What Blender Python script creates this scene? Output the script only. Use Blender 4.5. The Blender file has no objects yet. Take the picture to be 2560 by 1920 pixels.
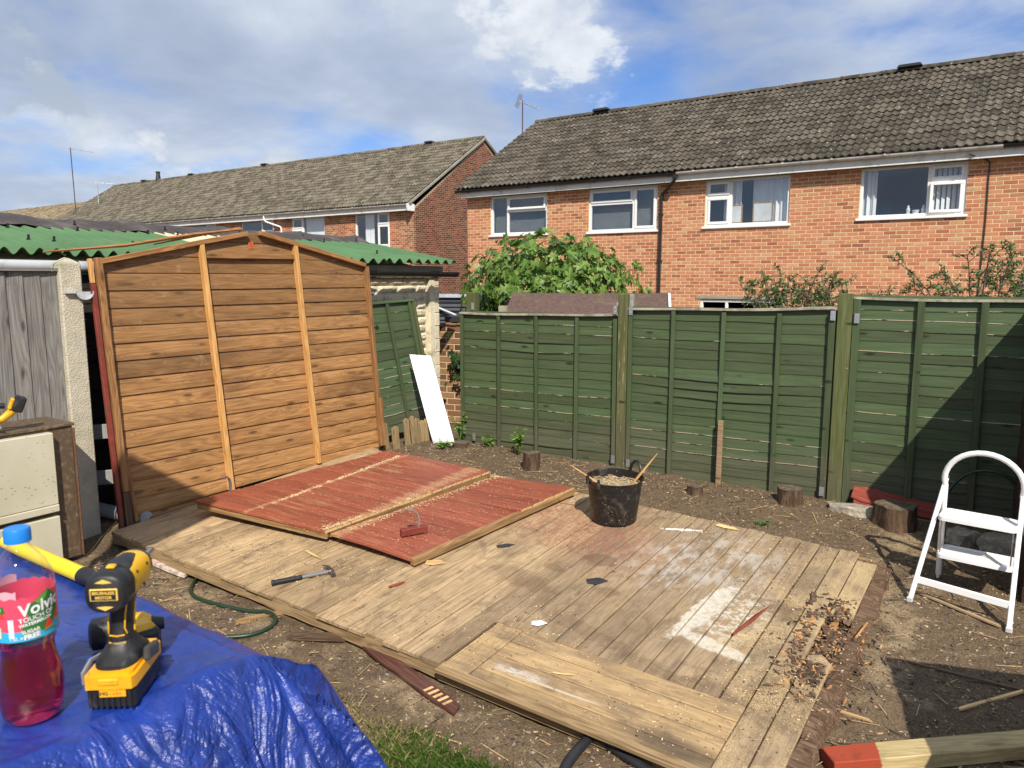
import bpy, bmesh, math, random
from math import sin, cos, pi, radians, sqrt, atan2
from mathutils import Matrix, Vector, noise as mnoise

rnd = random.Random(11)
scene = bpy.context.scene
COL = scene.collection

# ------------------------------------------------------------------ camera
H = 1.925
PITCH = math.atan((960 - 695) / 1890.0)
cam_d = bpy.data.cameras.new("camera")
cam = bpy.data.objects.new("camera", cam_d)
COL.objects.link(cam)
cam.location = (0, 0, H)
cam.rotation_euler = (pi / 2 - PITCH, 0, 0)
cam_d.sensor_width = 36.0
cam_d.sensor_fit = 'HORIZONTAL'
cam_d.lens = 1890.0 / 2560.0 * 36.0
cam_d.clip_start = 0.05
cam_d.clip_end = 3000
cam_d.dof.use_dof = True
cam_d.dof.focus_distance = 6.0
cam_d.dof.aperture_fstop = 8.5
scene.camera = cam

# ------------------------------------------------------------------ world, sun, exposure
SUN_EL = radians(44.0)
SUN_AZ = radians(171.0)          # compass-like angle from +Y towards +X where the sun stands
sun_dir = Vector((sin(SUN_AZ) * cos(SUN_EL), cos(SUN_AZ) * cos(SUN_EL), sin(SUN_EL)))

def lk(nt, a, b):
    nt.links.new(a, b)

def nd(nt, typ, ins=None, **props):
    n = nt.nodes.new(typ)
    for k_, v in props.items():
        setattr(n, k_, v)
    if ins:
        for k_, v in ins.items():
            s = n.inputs[k_]
            if isinstance(v, bpy.types.NodeSocket):
                nt.links.new(v, s)
            else:
                s.default_value = v
    return n

def c4(c):
    return (c[0], c[1], c[2], 1.0) if len(c) == 3 else c

def noi(nt, vec, scale, detail=4.0, rough=0.55, dist=0.0):
    return nd(nt, 'ShaderNodeTexNoise', {'Vector': vec, 'Scale': scale, 'Detail': detail, 'Roughness': rough, 'Distortion': dist}).outputs['Fac']

def vor(nt, vec, scale, rand=1.0, out='Distance', feature='F1'):
    return nd(nt, 'ShaderNodeTexVoronoi', {'Vector': vec, 'Scale': scale, 'Randomness': rand}, feature=feature).outputs[out]

def ramp(nt, fac, stops, interp='LINEAR'):
    n = nd(nt, 'ShaderNodeValToRGB', {'Fac': fac})
    cr = n.color_ramp
    cr.interpolation = interp
    while len(cr.elements) < len(stops):
        cr.elements.new(0.5)
    for e, (p, c) in zip(cr.elements, stops):
        e.position = p
        e.color = c4(c) if hasattr(c, '__len__') else (c, c, c, 1)
    return n.outputs['Color']

def mix(nt, fac, a, b, mode='MIX'):
    n = nd(nt, 'ShaderNodeMix', None, data_type='RGBA', blend_type=mode)
    for idx, v in ((0, fac), (6, a), (7, b)):
        if isinstance(v, bpy.types.NodeSocket):
            nt.links.new(v, n.inputs[idx])
        elif idx == 0:
            n.inputs[0].default_value = v
        else:
            n.inputs[idx].default_value = c4(v)
    return n.outputs[2]

def mth(nt, op, a, b=0.0, c=None, clamp=False):
    n = nd(nt, 'ShaderNodeMath', None, operation=op, use_clamp=clamp)
    for i, v in enumerate((a, b, c)):
        if v is None:
            continue
        if isinstance(v, bpy.types.NodeSocket):
            nt.links.new(v, n.inputs[i])
        else:
            n.inputs[i].default_value = v
    return n.outputs[0]

def vmt(nt, op, a, b=None, out=0):
    n = nd(nt, 'ShaderNodeVectorMath', None, operation=op)
    for i, v in enumerate((a, b)):
        if v is None:
            continue
        if isinstance(v, bpy.types.NodeSocket):
            nt.links.new(v, n.inputs[i])
        else:
            n.inputs[i].default_value = v
    return n.outputs[out]

def mapp(nt, vec, scale=(1, 1, 1), loc=(0, 0, 0), rot=(0, 0, 0)):
    return nd(nt, 'ShaderNodeMapping', {'Vector': vec, 'Scale': scale, 'Location': loc, 'Rotation': rot}).outputs[0]

def bump(nt, h, strength=0.3, dist=0.01, normal=None):
    ins = {'Height': h, 'Strength': strength, 'Distance': dist}
    if normal is not None:
        ins['Normal'] = normal
    return nd(nt, 'ShaderNodeBump', ins).outputs[0]

def step(nt, v, a, b):
    """smooth 0..1 as v runs from a to b"""
    n = nd(nt, 'ShaderNodeMapRange', {'Value': v, 'From Min': a, 'From Max': b}, interpolation_type='SMOOTHSTEP')
    return n.outputs[0]

world = bpy.data.worlds.new("World")
scene.world = world
world.use_nodes = True
wn = world.node_tree
wn.nodes.clear()
sky = nd(wn, 'ShaderNodeTexSky', None, sky_type='NISHITA', sun_disc=False)
sky.sun_elevation = SUN_EL
sky.sun_rotation = SUN_AZ
sky.altitude = 100
sky.air_density = 1.0
sky.dust_density = 0.6
sky.ozone_density = 2.0
wd = nd(wn, 'ShaderNodeTexCoord').outputs['Generated']
sx = nd(wn, 'ShaderNodeSeparateXYZ', {0: wd})
den = mth(wn, 'ADD', mth(wn, 'MAXIMUM', sx.outputs[2], 0.0), 0.22)
cp = nd(wn, 'ShaderNodeCombineXYZ', {0: mth(wn, 'DIVIDE', sx.outputs[0], den), 1: mth(wn, 'DIVIDE', sx.outputs[1], den), 2: 0.0}).outputs[0]
cmap = mapp(wn, cp, (1, 1, 1), (0.35, 1.10, 0.0))
big = noi(wn, cmap, 0.62, 3.0, 0.5, 0.3)
med = noi(wn, cmap, 2.3, 9.0, 0.56, 0.25)
cov = mth(wn, 'ADD', mth(wn, 'MULTIPLY', big, 0.62), mth(wn, 'MULTIPLY', med, 0.5))
mask = step(wn, cov, 0.36, 0.59)
shade = noi(wn, mapp(wn, cp, (1, 1, 1), (0.35 + .06, 1.10 + .12, 0.4)), 1.7, 7.0, 0.55, 0.2)
ccol = ramp(wn, shade, [(0.30, (3.4, 4.1, 5.4)), (0.5, (4.7, 5.4, 6.7)), (0.64, (6.2, 6.8, 7.7)), (0.78, (8.6, 8.9, 9.2))])
# puffs of brighter cumulus with crisper edges
puffv = mapp(wn, wd, (1.0, 1.0, 1.5), (0.0, 0.0, 0.0))
pn = noi(wn, puffv, 3.1, 10.0, 0.60, 0.15)
puff = step(wn, pn, 0.565, 0.610)
pcol = ramp(wn, noi(wn, mapp(wn, wd, (1, 1, 1.5), (0.02, 0.0, 0.05)), 4.2, 8.0, 0.6), [(0.35, (4.2, 4.9, 6.0)), (0.62, (9.2, 9.5, 9.8))])
skyc = mix(wn, 1.0, sky.outputs[0], (0.62, 0.86, 1.28), 'MULTIPLY')
skyc = mix(wn, mth(wn, 'MULTIPLY', mask, 0.96), skyc, ccol)
skyc = mix(wn, mth(wn, 'MULTIPLY', puff, 0.85), skyc, pcol)
bg = nd(wn, 'ShaderNodeBackground', {'Color': skyc, 'Strength': 0.085})
lk(wn, bg.outputs[0], nd(wn, 'ShaderNodeOutputWorld').inputs[0])

sun_d = bpy.data.lights.new("sun", 'SUN')
sun_d.energy = 4.6
sun_d.angle = radians(0.53)
sun_d.color = (1.0, 0.93, 0.82)
sun = bpy.data.objects.new("sun", sun_d)
COL.objects.link(sun)
sun.rotation_euler = (-sun_dir).to_track_quat('-Z', 'Y').to_euler()
sun.location = sun_dir * 60

scene.view_settings.view_transform = 'Standard'
scene.view_settings.look = 'None'
scene.view_settings.gamma = 1.0
scene.view_settings.exposure = 0.34
scene.cycles.max_bounces = 8
scene.cycles.transparent_max_bounces = 12
scene.cycles.caustics_reflective = False
scene.cycles.caustics_refractive = False

# ------------------------------------------------------------------ helpers: meshes, objects
class MB:
    def __init__(self):
        self.v, self.f, self.m = [], [], []
    def add(self, verts, faces, mat=0, M=None):
        o = len(self.v)
        if M is not None:
            verts = [M @ Vector(p) for p in verts]
        self.v.extend([tuple(p) for p in verts])
        for i, q in enumerate(faces):
            self.f.append(tuple(o + j for j in q))
            self.m.append(mat[i] if isinstance(mat, list) else mat)
        return self
    def box(self, x0, x1, y0, y1, z0, z1, mat=0, M=None):
        v = [(x0, y0, z0), (x1, y0, z0), (x1, y1, z0), (x0, y1, z0), (x0, y0, z1), (x1, y0, z1), (x1, y1, z1), (x0, y1, z1)]
        f = [(0, 3, 2, 1), (4, 5, 6, 7), (0, 1, 5, 4), (1, 2, 6, 5), (2, 3, 7, 6), (3, 0, 4, 7)]
        return self.add(v, f, mat, M)
    def cbox(self, x0, x1, y0, y1, z0, z1, c=0.003, mat=0, M=None):
        """box with chamfered edges"""
        xs, ys, zs = (x0, x1), (y0, y1), (z0, z1)
        v, idx = [], {}
        for i in (0, 1):
            for j in (0, 1):
                for k in (0, 1):
                    dx, dy, dz = (c if i == 0 else -c), (c if j == 0 else -c), (c if k == 0 else -c)
                    for a in range(3):
                        p = [xs[i], ys[j], zs[k]]
                        if a != 0: p[0] += dx
                        if a != 1: p[1] += dy
                        if a != 2: p[2] += dz
                        idx[(i, j, k, a)] = len(v); v.append(tuple(p))
        f = []
        I = lambda i, j, k, a: idx[(i, j, k, a)]
        f += [(I(0,0,0,0), I(0,0,1,0), I(0,1,1,0), I(0,1,0,0)), (I(1,0,0,0), I(1,1,0,0), I(1,1,1,0), I(1,0,1,0))]
        f += [(I(0,0,0,1), I(1,0,0,1), I(1,0,1,1), I(0,0,1,1)), (I(0,1,0,1), I(0,1,1,1), I(1,1,1,1), I(1,1,0,1))]
        f += [(I(0,0,0,2), I(0,1,0,2), I(1,1,0,2), I(1,0,0,2)), (I(0,0,1,2), I(1,0,1,2), I(1,1,1,2), I(0,1,1,2))]
        for j in (0, 1):
            for k in (0, 1):
                f.append((I(0,j,k,1), I(1,j,k,1), I(1,j,k,2), I(0,j,k,2)))
        for i in (0, 1):
            for k in (0, 1):
                f.append((I(i,0,k,0), I(i,1,k,0), I(i,1,k,2), I(i,0,k,2)))
        for i in (0, 1):
            for j in (0, 1):
                f.append((I(i,j,0,0), I(i,j,1,0), I(i,j,1,1), I(i,j,0,1)))
        for i in (0, 1):
            for j in (0, 1):
                for k in (0, 1):
                    f.append((I(i,j,k,0), I(i,j,k,1), I(i,j,k,2)))
        return self.add(v, f, mat, M)
    def tube(self, pts, r, seg=8, mat=0, M=None, cap=True):
        pts = [Vector(p) for p in pts]
        rs = r if hasattr(r, '__len__') else [r] * len(pts)
        v, f = [], []
        prev = None
        for i, p in enumerate(pts):
            t = (pts[min(i + 1, len(pts) - 1)] - pts[max(i - 1, 0)])
            if t.length < 1e-9: t = Vector((0, 0, 1))
            t.normalize()
            if prev is None:
                a = Vector((0, 0, 1)) if abs(t.z) < 0.9 else Vector((1, 0, 0))
                u = t.cross(a).normalized()
            else:
                u = (prev - t * prev.dot(t)).normalized()
            prev = u
            w = t.cross(u)
            for s in range(seg):
                an = 2 * pi * s / seg
                v.append(p + (u * cos(an) + w * sin(an)) * rs[i])
        for i in range(len(pts) - 1):
            for s in range(seg):
                a, b = i * seg + s, i * seg + (s + 1) % seg
                f.append((a, b, b + seg, a + seg))
        if cap:
            f.append(tuple(range(seg - 1, -1, -1)))
            f.append(tuple(range((len(pts) - 1) * seg, len(pts) * seg)))
        return self.add(v, f, mat, M)
    def lathe(self, prof, seg=24, mat=0, M=None, cap0=True, cap1=True):
        v, f = [], []
        for r, z in prof:
            for s in range(seg):
                a = 2 * pi * s / seg
                v.append((r * cos(a), r * sin(a), z))
        n = len(prof)
        for i in range(n - 1):
            for s in range(seg):
                a, b = i * seg + s, i * seg + (s + 1) % seg
                f.append((a, b, b + seg, a + seg))
        ms = mat
        if isinstance(mat, list):
            ms = [mat[i] for i in range(n - 1) for s in range(seg)]
        if cap0:
            f.append(tuple(range(seg - 1, -1, -1)))
            if isinstance(ms, list): ms.append(mat[0])
        if cap1:
            f.append(tuple(range((n - 1) * seg, n * seg)))
            if isinstance(ms, list): ms.append(mat[-1])
        return self.add(v, f, ms, M)
    def prism(self, poly, z0, z1, mat=0, M=None):
        """extrude an xy polygon from z0 to z1"""
        n = len(poly)
        v = [(p[0], p[1], z0) for p in poly] + [(p[0], p[1], z1) for p in poly]
        f = [tuple(range(n - 1, -1, -1)), tuple(range(n, 2 * n))]
        for i in range(n):
            j = (i + 1) % n
            f.append((i, j, n + j, n + i))
        return self.add(v, f, mat, M)
    def mesh(self, name, mats, smooth=False, fixn=True):
        me = bpy.data.meshes.new(name)
        me.from_pydata(self.v, [], self.f)
        for m_ in (mats if isinstance(mats, (list, tuple)) else [mats]):
            me.materials.append(m_)
        me.polygons.foreach_set('material_index', self.m)
        if fixn:
            bm = bmesh.new(); bm.from_mesh(me)
            bmesh.ops.recalc_face_normals(bm, faces=bm.faces)
            bm.to_mesh(me); bm.free()
        if smooth:
            me.polygons.foreach_set('use_smooth', [True] * len(me.polygons))
            try:
                me.set_sharp_from_angle(angle=radians(smooth if smooth is not True else 40))
            except Exception:
                pass
        me.update()
        return me
    def obj(self, name, mats, parent=None, M=None, smooth=False, fixn=True):
        return link(name, self.mesh(name, mats, smooth, fixn), parent, M)

def link(name, data, parent=None, M=None):
    o = bpy.data.objects.new(name, data)
    COL.objects.link(o)
    if parent is not None:
        o.parent = parent
    if M is not None:
        o.matrix_local = M
    return o

def tag(o, label, cat, group=None):
    o['label'] = label
    o['category'] = cat
    if group:
        o['group'] = group
    return o

def thing(name, label, cat, M=None, group=None):
    o = link(name, None, None, M)
    o.empty_display_size = 0.1
    return tag(o, label, cat, group)

def fr(o, x, z):
    """matrix with origin o, local x along x, local z close to z"""
    x = Vector(x).normalized()
    z = Vector(z)
    y = z.cross(x).normalized()
    z = x.cross(y).normalized()
    M = Matrix((( x.x, y.x, z.x, o[0]), (x.y, y.y, z.y, o[1]), (x.z, y.z, z.z, o[2]), (0, 0, 0, 1)))
    return M

def T(x, y, z):
    return Matrix.Translation((x, y, z))
def RX(a): return Matrix.Rotation(a, 4, 'X')
def RY(a): return Matrix.Rotation(a, 4, 'Y')
def RZ(a): return Matrix.Rotation(a, 4, 'Z')

def text_mesh(txt, size, extrude=0.0, bold=0.0, shear=0.0, align='CENTER', res=3):
    cu = bpy.data.curves.new('lettering', 'FONT')
    cu.body = txt
    cu.size = size
    cu.extrude = extrude
    cu.offset = bold
    cu.shear = shear
    cu.align_x = align
    cu.align_y = 'CENTER'
    cu.resolution_u = res
    o = bpy.data.objects.new('lettering', cu)
    COL.objects.link(o)
    dg = bpy.context.evaluated_depsgraph_get()
    dg.update()
    me = bpy.data.meshes.new_from_object(o.evaluated_get(dg))
    bpy.data.objects.remove(o)
    bpy.data.curves.remove(cu)
    return me

# ------------------------------------------------------------------ helpers: materials
def newmat(name):
    m = bpy.data.materials.new(name)
    m.use_nodes = True
    nt = m.node_tree
    b = nt.nodes['Principled BSDF']
    return m, nt, b

def objrand(nt, island=False):
    r = nd(nt, 'ShaderNodeObjectInfo').outputs['Random']
    if island:
        g = nd(nt, 'ShaderNodeNewGeometry').outputs['Random Per Island']
        r = mth(nt, 'FRACT', mth(nt, 'ADD', r, g))
    return r

def rcoord(nt, island=False):
    """object coordinates shifted per object so that alike pieces differ"""
    co = nd(nt, 'ShaderNodeTexCoord').outputs['Object']
    r = objrand(nt, island)
    off = nd(nt, 'ShaderNodeCombineXYZ', {0: mth(nt, 'MULTIPLY', r, 53.0), 1: mth(nt, 'MULTIPLY', r, 17.3), 2: mth(nt, 'MULTIPLY', r, 31.7)}).outputs[0]
    return vmt(nt, 'ADD', co, off), r

def plain(name, col, rough=0.6, metal=0.0, var=0.12, scale=30.0, bmp=0.15, bd=0.002, spec=0.5, dirt=None, dscale=6.0):
    m, nt, b = newmat(name)
    co = nd(nt, 'ShaderNodeTexCoord').outputs['Object']
    n1 = noi(nt, co, scale, 4)
    n2 = noi(nt, co, scale * 0.15, 3)
    k_ = mth(nt, 'ADD', mth(nt, 'MULTIPLY', n1, 0.5), mth(nt, 'MULTIPLY', n2, 0.5))
    lo = tuple(x * (1 - var * 2) for x in col); hi = tuple(min(1, x * (1 + var * 2)) for x in col)
    c = ramp(nt, k_, [(0.3, lo), (0.7, hi)])
    if dirt:
        d = step(nt, noi(nt, co, dscale, 6, 0.65), 0.50, 0.72)
        c = mix(nt, mth(nt, 'MULTIPLY', d, 0.8), c, dirt)
    lk(nt, c, b.inputs['Base Color'])
    b.inputs['Roughness'].default_value = rough
    b.inputs['Metallic'].default_value = metal
    b.inputs['Specular IOR Level'].default_value = spec
    if bmp:
        lk(nt, bump(nt, n1, bmp, bd), b.inputs['Normal'])
    return m

def wood(name, dark, mid, light, knots=0.7, rough=0.72, bmp=0.35, fine=1.0, var=0.25, island=False, extra=None, ringk=46.0, sat=1.0):
    """planed timber: grain runs along local x"""
    m, nt, b = newmat(name)
    co, r = rcoord(nt, island)
    g1 = noi(nt, mapp(nt, co, (0.9, 9, 9)), 1.0, 3, 0.5, 0.5)
    ring = mth(nt, 'SINE', mth(nt, 'MULTIPLY', g1, ringk * 1.8))
    g2 = noi(nt, mapp(nt, co, (5, 150 * fine, 150 * fine)), 1.0, 3, 0.6)
    g3 = noi(nt, mapp(nt, co, (1.8, 48, 48)), 1.0, 4, 0.6)
    k_ = mth(nt, 'ADD', mth(nt, 'MULTIPLY', ring, 0.10), mth(nt, 'ADD', mth(nt, 'MULTIPLY', g2, 0.60), mth(nt, 'MULTIPLY', g3, 0.40)))
    c = ramp(nt, k_, [(0.22, dark), (0.50, mid), (0.80, light)])
    if knots:
        kv = vor(nt, mapp(nt, co, (3.2, 10.5, 10.5)), 1.0, 1.0)
        ringk_ = mth(nt, 'SINE', mth(nt, 'MULTIPLY', kv, 60.0))
        halo = mth(nt, 'MULTIPLY', step(nt, kv, 0.34, 0.12), mth(nt, 'ADD', 0.25, mth(nt, 'MULTIPLY', ringk_, 0.22)))
        c = mix(nt, mth(nt, 'MULTIPLY', halo, knots), c, tuple(x * 0.35 for x in dark))
        c = mix(nt, mth(nt, 'MULTIPLY', step(nt, kv, 0.13, 0.08), knots), c, tuple(x * 0.3 for x in dark))
    vv = mth(nt, 'ADD', 1.0 - var, mth(nt, 'MULTIPLY', r, 2 * var))
    c = nd(nt, 'ShaderNodeHueSaturation', {'Color': c, 'Value': vv, 'Saturation': sat}).outputs[0]
    h = k_
    if extra:
        c, h2 = extra(nt, c, co)
        if h2 is not None:
            h = mth(nt, 'ADD', k_, h2)
    lk(nt, c, b.inputs['Base Color'])
    b.inputs['Roughness'].default_value = rough
    b.inputs['Specular IOR Level'].default_value = 0.3
    lk(nt, bump(nt, h, bmp, 0.003), b.inputs['Normal'])
    return m

def sawdust_layer(scale=1.0, amount=0.55, col=(0.62, 0.44, 0.20), ref=None):
    def f(nt, c, co):
        p = nd(nt, 'ShaderNodeNewGeometry').outputs['Position']
        a = noi(nt, p, 2.2 * scale, 5, 0.65)
        d = noi(nt, p, 260, 2, 0.7)
        s = mth(nt, 'MULTIPLY', step(nt, a, 0.62 - 0.15 * amount, 0.80 - 0.15 * amount), step(nt, d, 0.42, 0.58))
        sp = mth(nt, 'MULTIPLY', step(nt, vor(nt, p, 55.0), 0.16, 0.10), step(nt, noi(nt, p, 5, 3), 0.42, 0.6))
        s = mth(nt, 'MAXIMUM', s, mth(nt, 'MULTIPLY', sp, 0.8))
        return mix(nt, s, c, col), mth(nt, 'MULTIPLY', s, 0.4)
    return f

# ------------------------------------------------------------------ frames of the place
K = 0.0602
def gz_base(x, y):
    yy = max(-3.0, min(8.0, y))
    z = K * yy - 0.085
    d = (x + 0.426) * 0.505 + (y - 7.174) * 0.863       # distance beyond the fence line
    t = max(0.0, min(1.0, (d - 0.4) / 2.2)); t = t * t * (3 - 2 * t)
    return z * (1 - t) + (-0.68) * t

FU = Vector((0.55751454, 0.82866703, 0.04988475))       # along the floor boards, away from us
FV = Vector((0.83016718, -0.55650709, -0.03350105))     # along the shed's length, to the right
FN = Vector((0.0, -0.06009, 0.99819296))
FO = Vector((-2.514, 4.686, 0.282))
FM = Matrix(((FV.x, FU.x, FN.x, FO.x), (FV.y, FU.y, FN.y, FO.y), (FV.z, FU.z, FN.z, FO.z), (0, 0, 0, 1)))
FMI = FM.inverted()
def fpt(v, u, w=0.0):
    return FM @ Vector((v, u, w))

def gz(x, y):
    z = gz_base(x, y)
    q = FMI @ Vector((x, y, z))
    n = mnoise.noise(Vector((x * 1.3, y * 1.3, 0))) * 0.022 + mnoise.noise(Vector((x * 5, y * 5, 3))) * 0.018 + mnoise.noise(Vector((x * 14, y * 14, 7))) * 0.010
    inside = min(q.x + 0.15, 4.15 - q.x, q.y + 0.02, 2.4 - q.y)
    if inside > -0.1:
        n -= 0.03 * max(0.0, min(1.0, (inside + 0.1) / 0.2))
    d = (x + 0.426) * 0.505 + (y - 7.174) * 0.863
    if -0.9 < d < 0.3 and x > -1.0:
        n += 0.035 * max(0, 1 - abs(d + 0.25) / 0.6)       # soil banked against the fence
    return z + n

# ------------------------------------------------------------------ materials
def mat_ground():
    m, nt, b = newmat('soil')
    p = nd(nt, 'ShaderNodeNewGeometry').outputs['Position']
    a = noi(nt, p, 1.1, 6, 0.6)
    f = noi(nt, p, 16, 6, 0.7)
    ff = noi(nt, p, 110, 3, 0.7)
    soil = ramp(nt, mth(nt, 'ADD', mth(nt, 'MULTIPLY', f, 0.65), mth(nt, 'MULTIPLY', ff, 0.35)), [(0.30, (0.045, 0.030, 0.019)), (0.5, (0.125, 0.088, 0.054)), (0.72, (0.25, 0.18, 0.11))])
    soil = mix(nt, mth(nt, 'MULTIPLY', step(nt, a, 0.42, 0.68), 0.7), soil, (0.175, 0.124, 0.077), 'MIX')
    soil = mix(nt, 0.5, soil, ramp(nt, ff, [(0.35, (0.050, 0.034, 0.021)), (0.65, (0.235, 0.168, 0.104))]))
    # sawdust drifts
    co = nd(nt, 'ShaderNodeTexCoord', None, object=floor_ref).outputs['Object']
    sp = nd(nt, 'ShaderNodeSeparateXYZ', {0: co})
    front = mth(nt, 'MULTIPLY', step(nt, sp.outputs[1], -0.62, -0.15), step(nt, sp.outputs[1], 0.5, 0.1))
    right = mth(nt, 'MULTIPLY', step(nt, sp.outputs[0], 5.0, 4.1), step(nt, sp.outputs[0], 3.7, 4.1))
    s = mth(nt, 'MAXIMUM', mth(nt, 'MULTIPLY', front, 0.5), mth(nt, 'MULTIPLY', right, 0.7))
    sd = noi(nt, p, 3.2, 7, 0.72, 0.4)
    s = mth(nt, 'MULTIPLY', step(nt, mth(nt, 'ADD', sd, mth(nt, 'MULTIPLY', s, 0.34)), 0.66, 0.84), step(nt, noi(nt, p, 150, 3, 0.7), 0.34, 0.56))
    col = mix(nt, mth(nt, 'MULTIPLY', s, 0.85), soil, (0.40, 0.30, 0.175))
    # worn lawn
    g = mth(nt, 'ADD', mth(nt, 'MULTIPLY', step(nt, sp.outputs[1], -0.30, -0.75), 0.85), mth(nt, 'MULTIPLY', mth(nt, 'SUBTRACT', noi(nt, p, 2.4, 5, 0.6), 0.5), 1.7))
    g = mth(nt, 'MULTIPLY', g, step(nt, sp.outputs[0], 4.2, 3.5), clamp=True)
    gc = ramp(nt, noi(nt, p, 40, 4, 0.7), [(0.3, (0.045, 0.055, 0.018)), (0.55, (0.10, 0.098, 0.036)), (0.75, (0.20, 0.165, 0.085))])
    col = mix(nt, step(nt, g, 0.35, 0.75), col, gc)
    lk(nt, col, b.inputs['Base Color'])
    b.inputs['Roughness'].default_value = 0.95
    b.inputs['Specular IOR Level'].default_value = 0.15
    h = mth(nt, 'ADD', mth(nt, 'MULTIPLY', f, 1.0), mth(nt, 'MULTIPLY', ff, 0.35))
    lk(nt, bump(nt, h, 0.9, 0.02), b.inputs['Normal'])
    return m

def mat_brick(name, stops, dirt=0.3):
    m, nt, b = newmat(name)
    r = objrand(nt, True)
    co = nd(nt, 'ShaderNodeTexCoord').outputs['Object']
    p = nd(nt, 'ShaderNodeNewGeometry').outputs['Position']
    c = ramp(nt, r, stops)
    n1 = noi(nt, p, 18, 5, 0.65)
    c = mix(nt, 0.35, c, ramp(nt, n1, [(0.3, (0.35, 0.32, 0.32)), (0.7, (0.68, 0.66, 0.64))]), 'OVERLAY')
    w = noi(nt, p, 0.7, 5, 0.6)
    c = mix(nt, mth(nt, 'MULTIPLY', step(nt, w, 0.5, 0.75), dirt), c, tuple(x * 0.55 for x in stops[0][1]))
    lk(nt, c, b.inputs['Base Color'])
    b.inputs['Roughness'].default_value = 0.9
    b.inputs['Specular IOR Level'].default_value = 0.2
    lk(nt, bump(nt, noi(nt, p, 60, 4, 0.7), 0.4, 0.006), b.inputs['Normal'])
    return m

def mat_tile(name, cols, lichen=0.5, moss=0.35):
    m, nt, b = newmat(name)
    r = objrand(nt, True)
    p = nd(nt, 'ShaderNodeNewGeometry').outputs['Position']
    n1 = noi(nt, p, 7, 6, 0.68)
    c = ramp(nt, mth(nt, 'ADD', mth(nt, 'MULTIPLY', n1, 0.75), mth(nt, 'MULTIPLY', r, 0.25)), [(0.35, cols[0]), (0.52, cols[1]), (0.72, cols[2])])
    lf = noi(nt, p, 34, 3, 0.7)
    big_ = noi(nt, p, 0.8, 4, 0.6)
    l = step(nt, mth(nt, 'ADD', lf, mth(nt, 'MULTIPLY', big_, 0.35)), 0.86 - 0.1 * lichen, 0.92 - 0.1 * lichen)
    lc = ramp(nt, noi(nt, p, 3.0, 2), [(0.45, (0.42, 0.40, 0.33)), (0.60, (0.55, 0.53, 0.46)), (0.72, (0.50, 0.33, 0.10))])
    c = mix(nt, mth(nt, 'MULTIPLY', l, 0.85), c, lc)
    l2 = step(nt, vor(nt, p, 5.5), 0.13, 0.08)
    c = mix(nt, mth(nt, 'MULTIPLY', l2, 0.7), c, (0.48, 0.47, 0.42))
    ms = step(nt, noi(nt, p, 12, 5, 0.7), 0.56, 0.72)
    c = mix(nt, mth(nt, 'MULTIPLY', ms, moss), c, (0.05, 0.048, 0.025))
    lk(nt, c, b.inputs['Base Color'])
    b.inputs['Roughness'].default_value = 0.92
    b.inputs['Specular IOR Level'].default_value = 0.2
    lk(nt, bump(nt, noi(nt, p, 45, 5, 0.7), 0.5, 0.01), b.inputs['Normal'])
    return m

def mat_glass(name='window_glass', tint=(0.95, 0.97, 1.0), base=0.065):
    m, nt, b = newmat(name)
    nt.nodes.remove(b)
    tr = nd(nt, 'ShaderNodeBsdfTransparent', {'Color': c4(tint)})
    gl = nd(nt, 'ShaderNodeBsdfGlossy', {'Color': (1, 0.97, 0.93, 1), 'Roughness': 0.02})
    fz = mth(nt, 'MULTIPLY', mth(nt, 'POWER', nd(nt, 'ShaderNodeLayerWeight', {'Blend': 0.5}).outputs['Facing'], 3.0), 0.5)
    p = nd(nt, 'ShaderNodeNewGeometry').outputs['Position']
    nb = bump(nt, noi(nt, p, 1.3, 2), 0.03, 0.1)
    lk(nt, nb, gl.inputs['Normal'])
    fac = mth(nt, 'ADD', fz, base, clamp=True)
    mx = nd(nt, 'ShaderNodeMixShader', {0: fac, 1: tr.outputs[0], 2: gl.outputs[0]})
    lk(nt, mx.outputs[0], nt.nodes['Material Output'].inputs[0])
    return m

floor_ref = None  # set below, before the materials that refer to it

# the shed floor's own Empty is made first because the soil and the boards take their stains from its coordinates
shed_floor = thing('shed_floor', 'weathered timber shed floor of narrow boards, stained and rotten at one end', 'floor', FM)
floor_ref = shed_floor

M_soil = mat_ground()
M_brick2 = mat_brick('brick_orange', [(0.0, (0.30, 0.115, 0.068)), (0.10, (0.41, 0.158, 0.085)), (0.4, (0.50, 0.208, 0.110)), (0.8, (0.545, 0.25, 0.138)), (0.93, (0.53, 0.285, 0.145)), (1.0, (0.57, 0.345, 0.20))], 0.2)
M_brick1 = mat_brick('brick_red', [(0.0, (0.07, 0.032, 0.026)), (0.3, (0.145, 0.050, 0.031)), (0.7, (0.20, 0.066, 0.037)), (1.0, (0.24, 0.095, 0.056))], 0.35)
M_brick3 = mat_brick('brick_brown', [(0.0, (0.10, 0.05, 0.03)), (0.5, (0.26, 0.135, 0.07)), (1.0, (0.36, 0.22, 0.11))], 0.4)
M_mortar = plain('mortar_buff', (0.70, 0.53, 0.32), 0.95, var=0.08, scale=40, bmp=0.3)
M_mortar1 = plain('mortar_grey', (0.58, 0.46, 0.31), 0.95, var=0.1, scale=40, bmp=0.3)
M_mortar2 = plain('mortar_dark', (0.40, 0.31, 0.21), 0.95, var=0.1, scale=40, bmp=0.3)
M_verge = plain('verge_mortar', (0.26, 0.245, 0.20), 0.95, var=0.2, scale=14, bmp=0.5)
M_tile2 = mat_tile('roof_tile_grey', ((0.045, 0.038, 0.029), (0.088, 0.075, 0.057), (0.15, 0.128, 0.098)), 0.55, 0.35)
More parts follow.
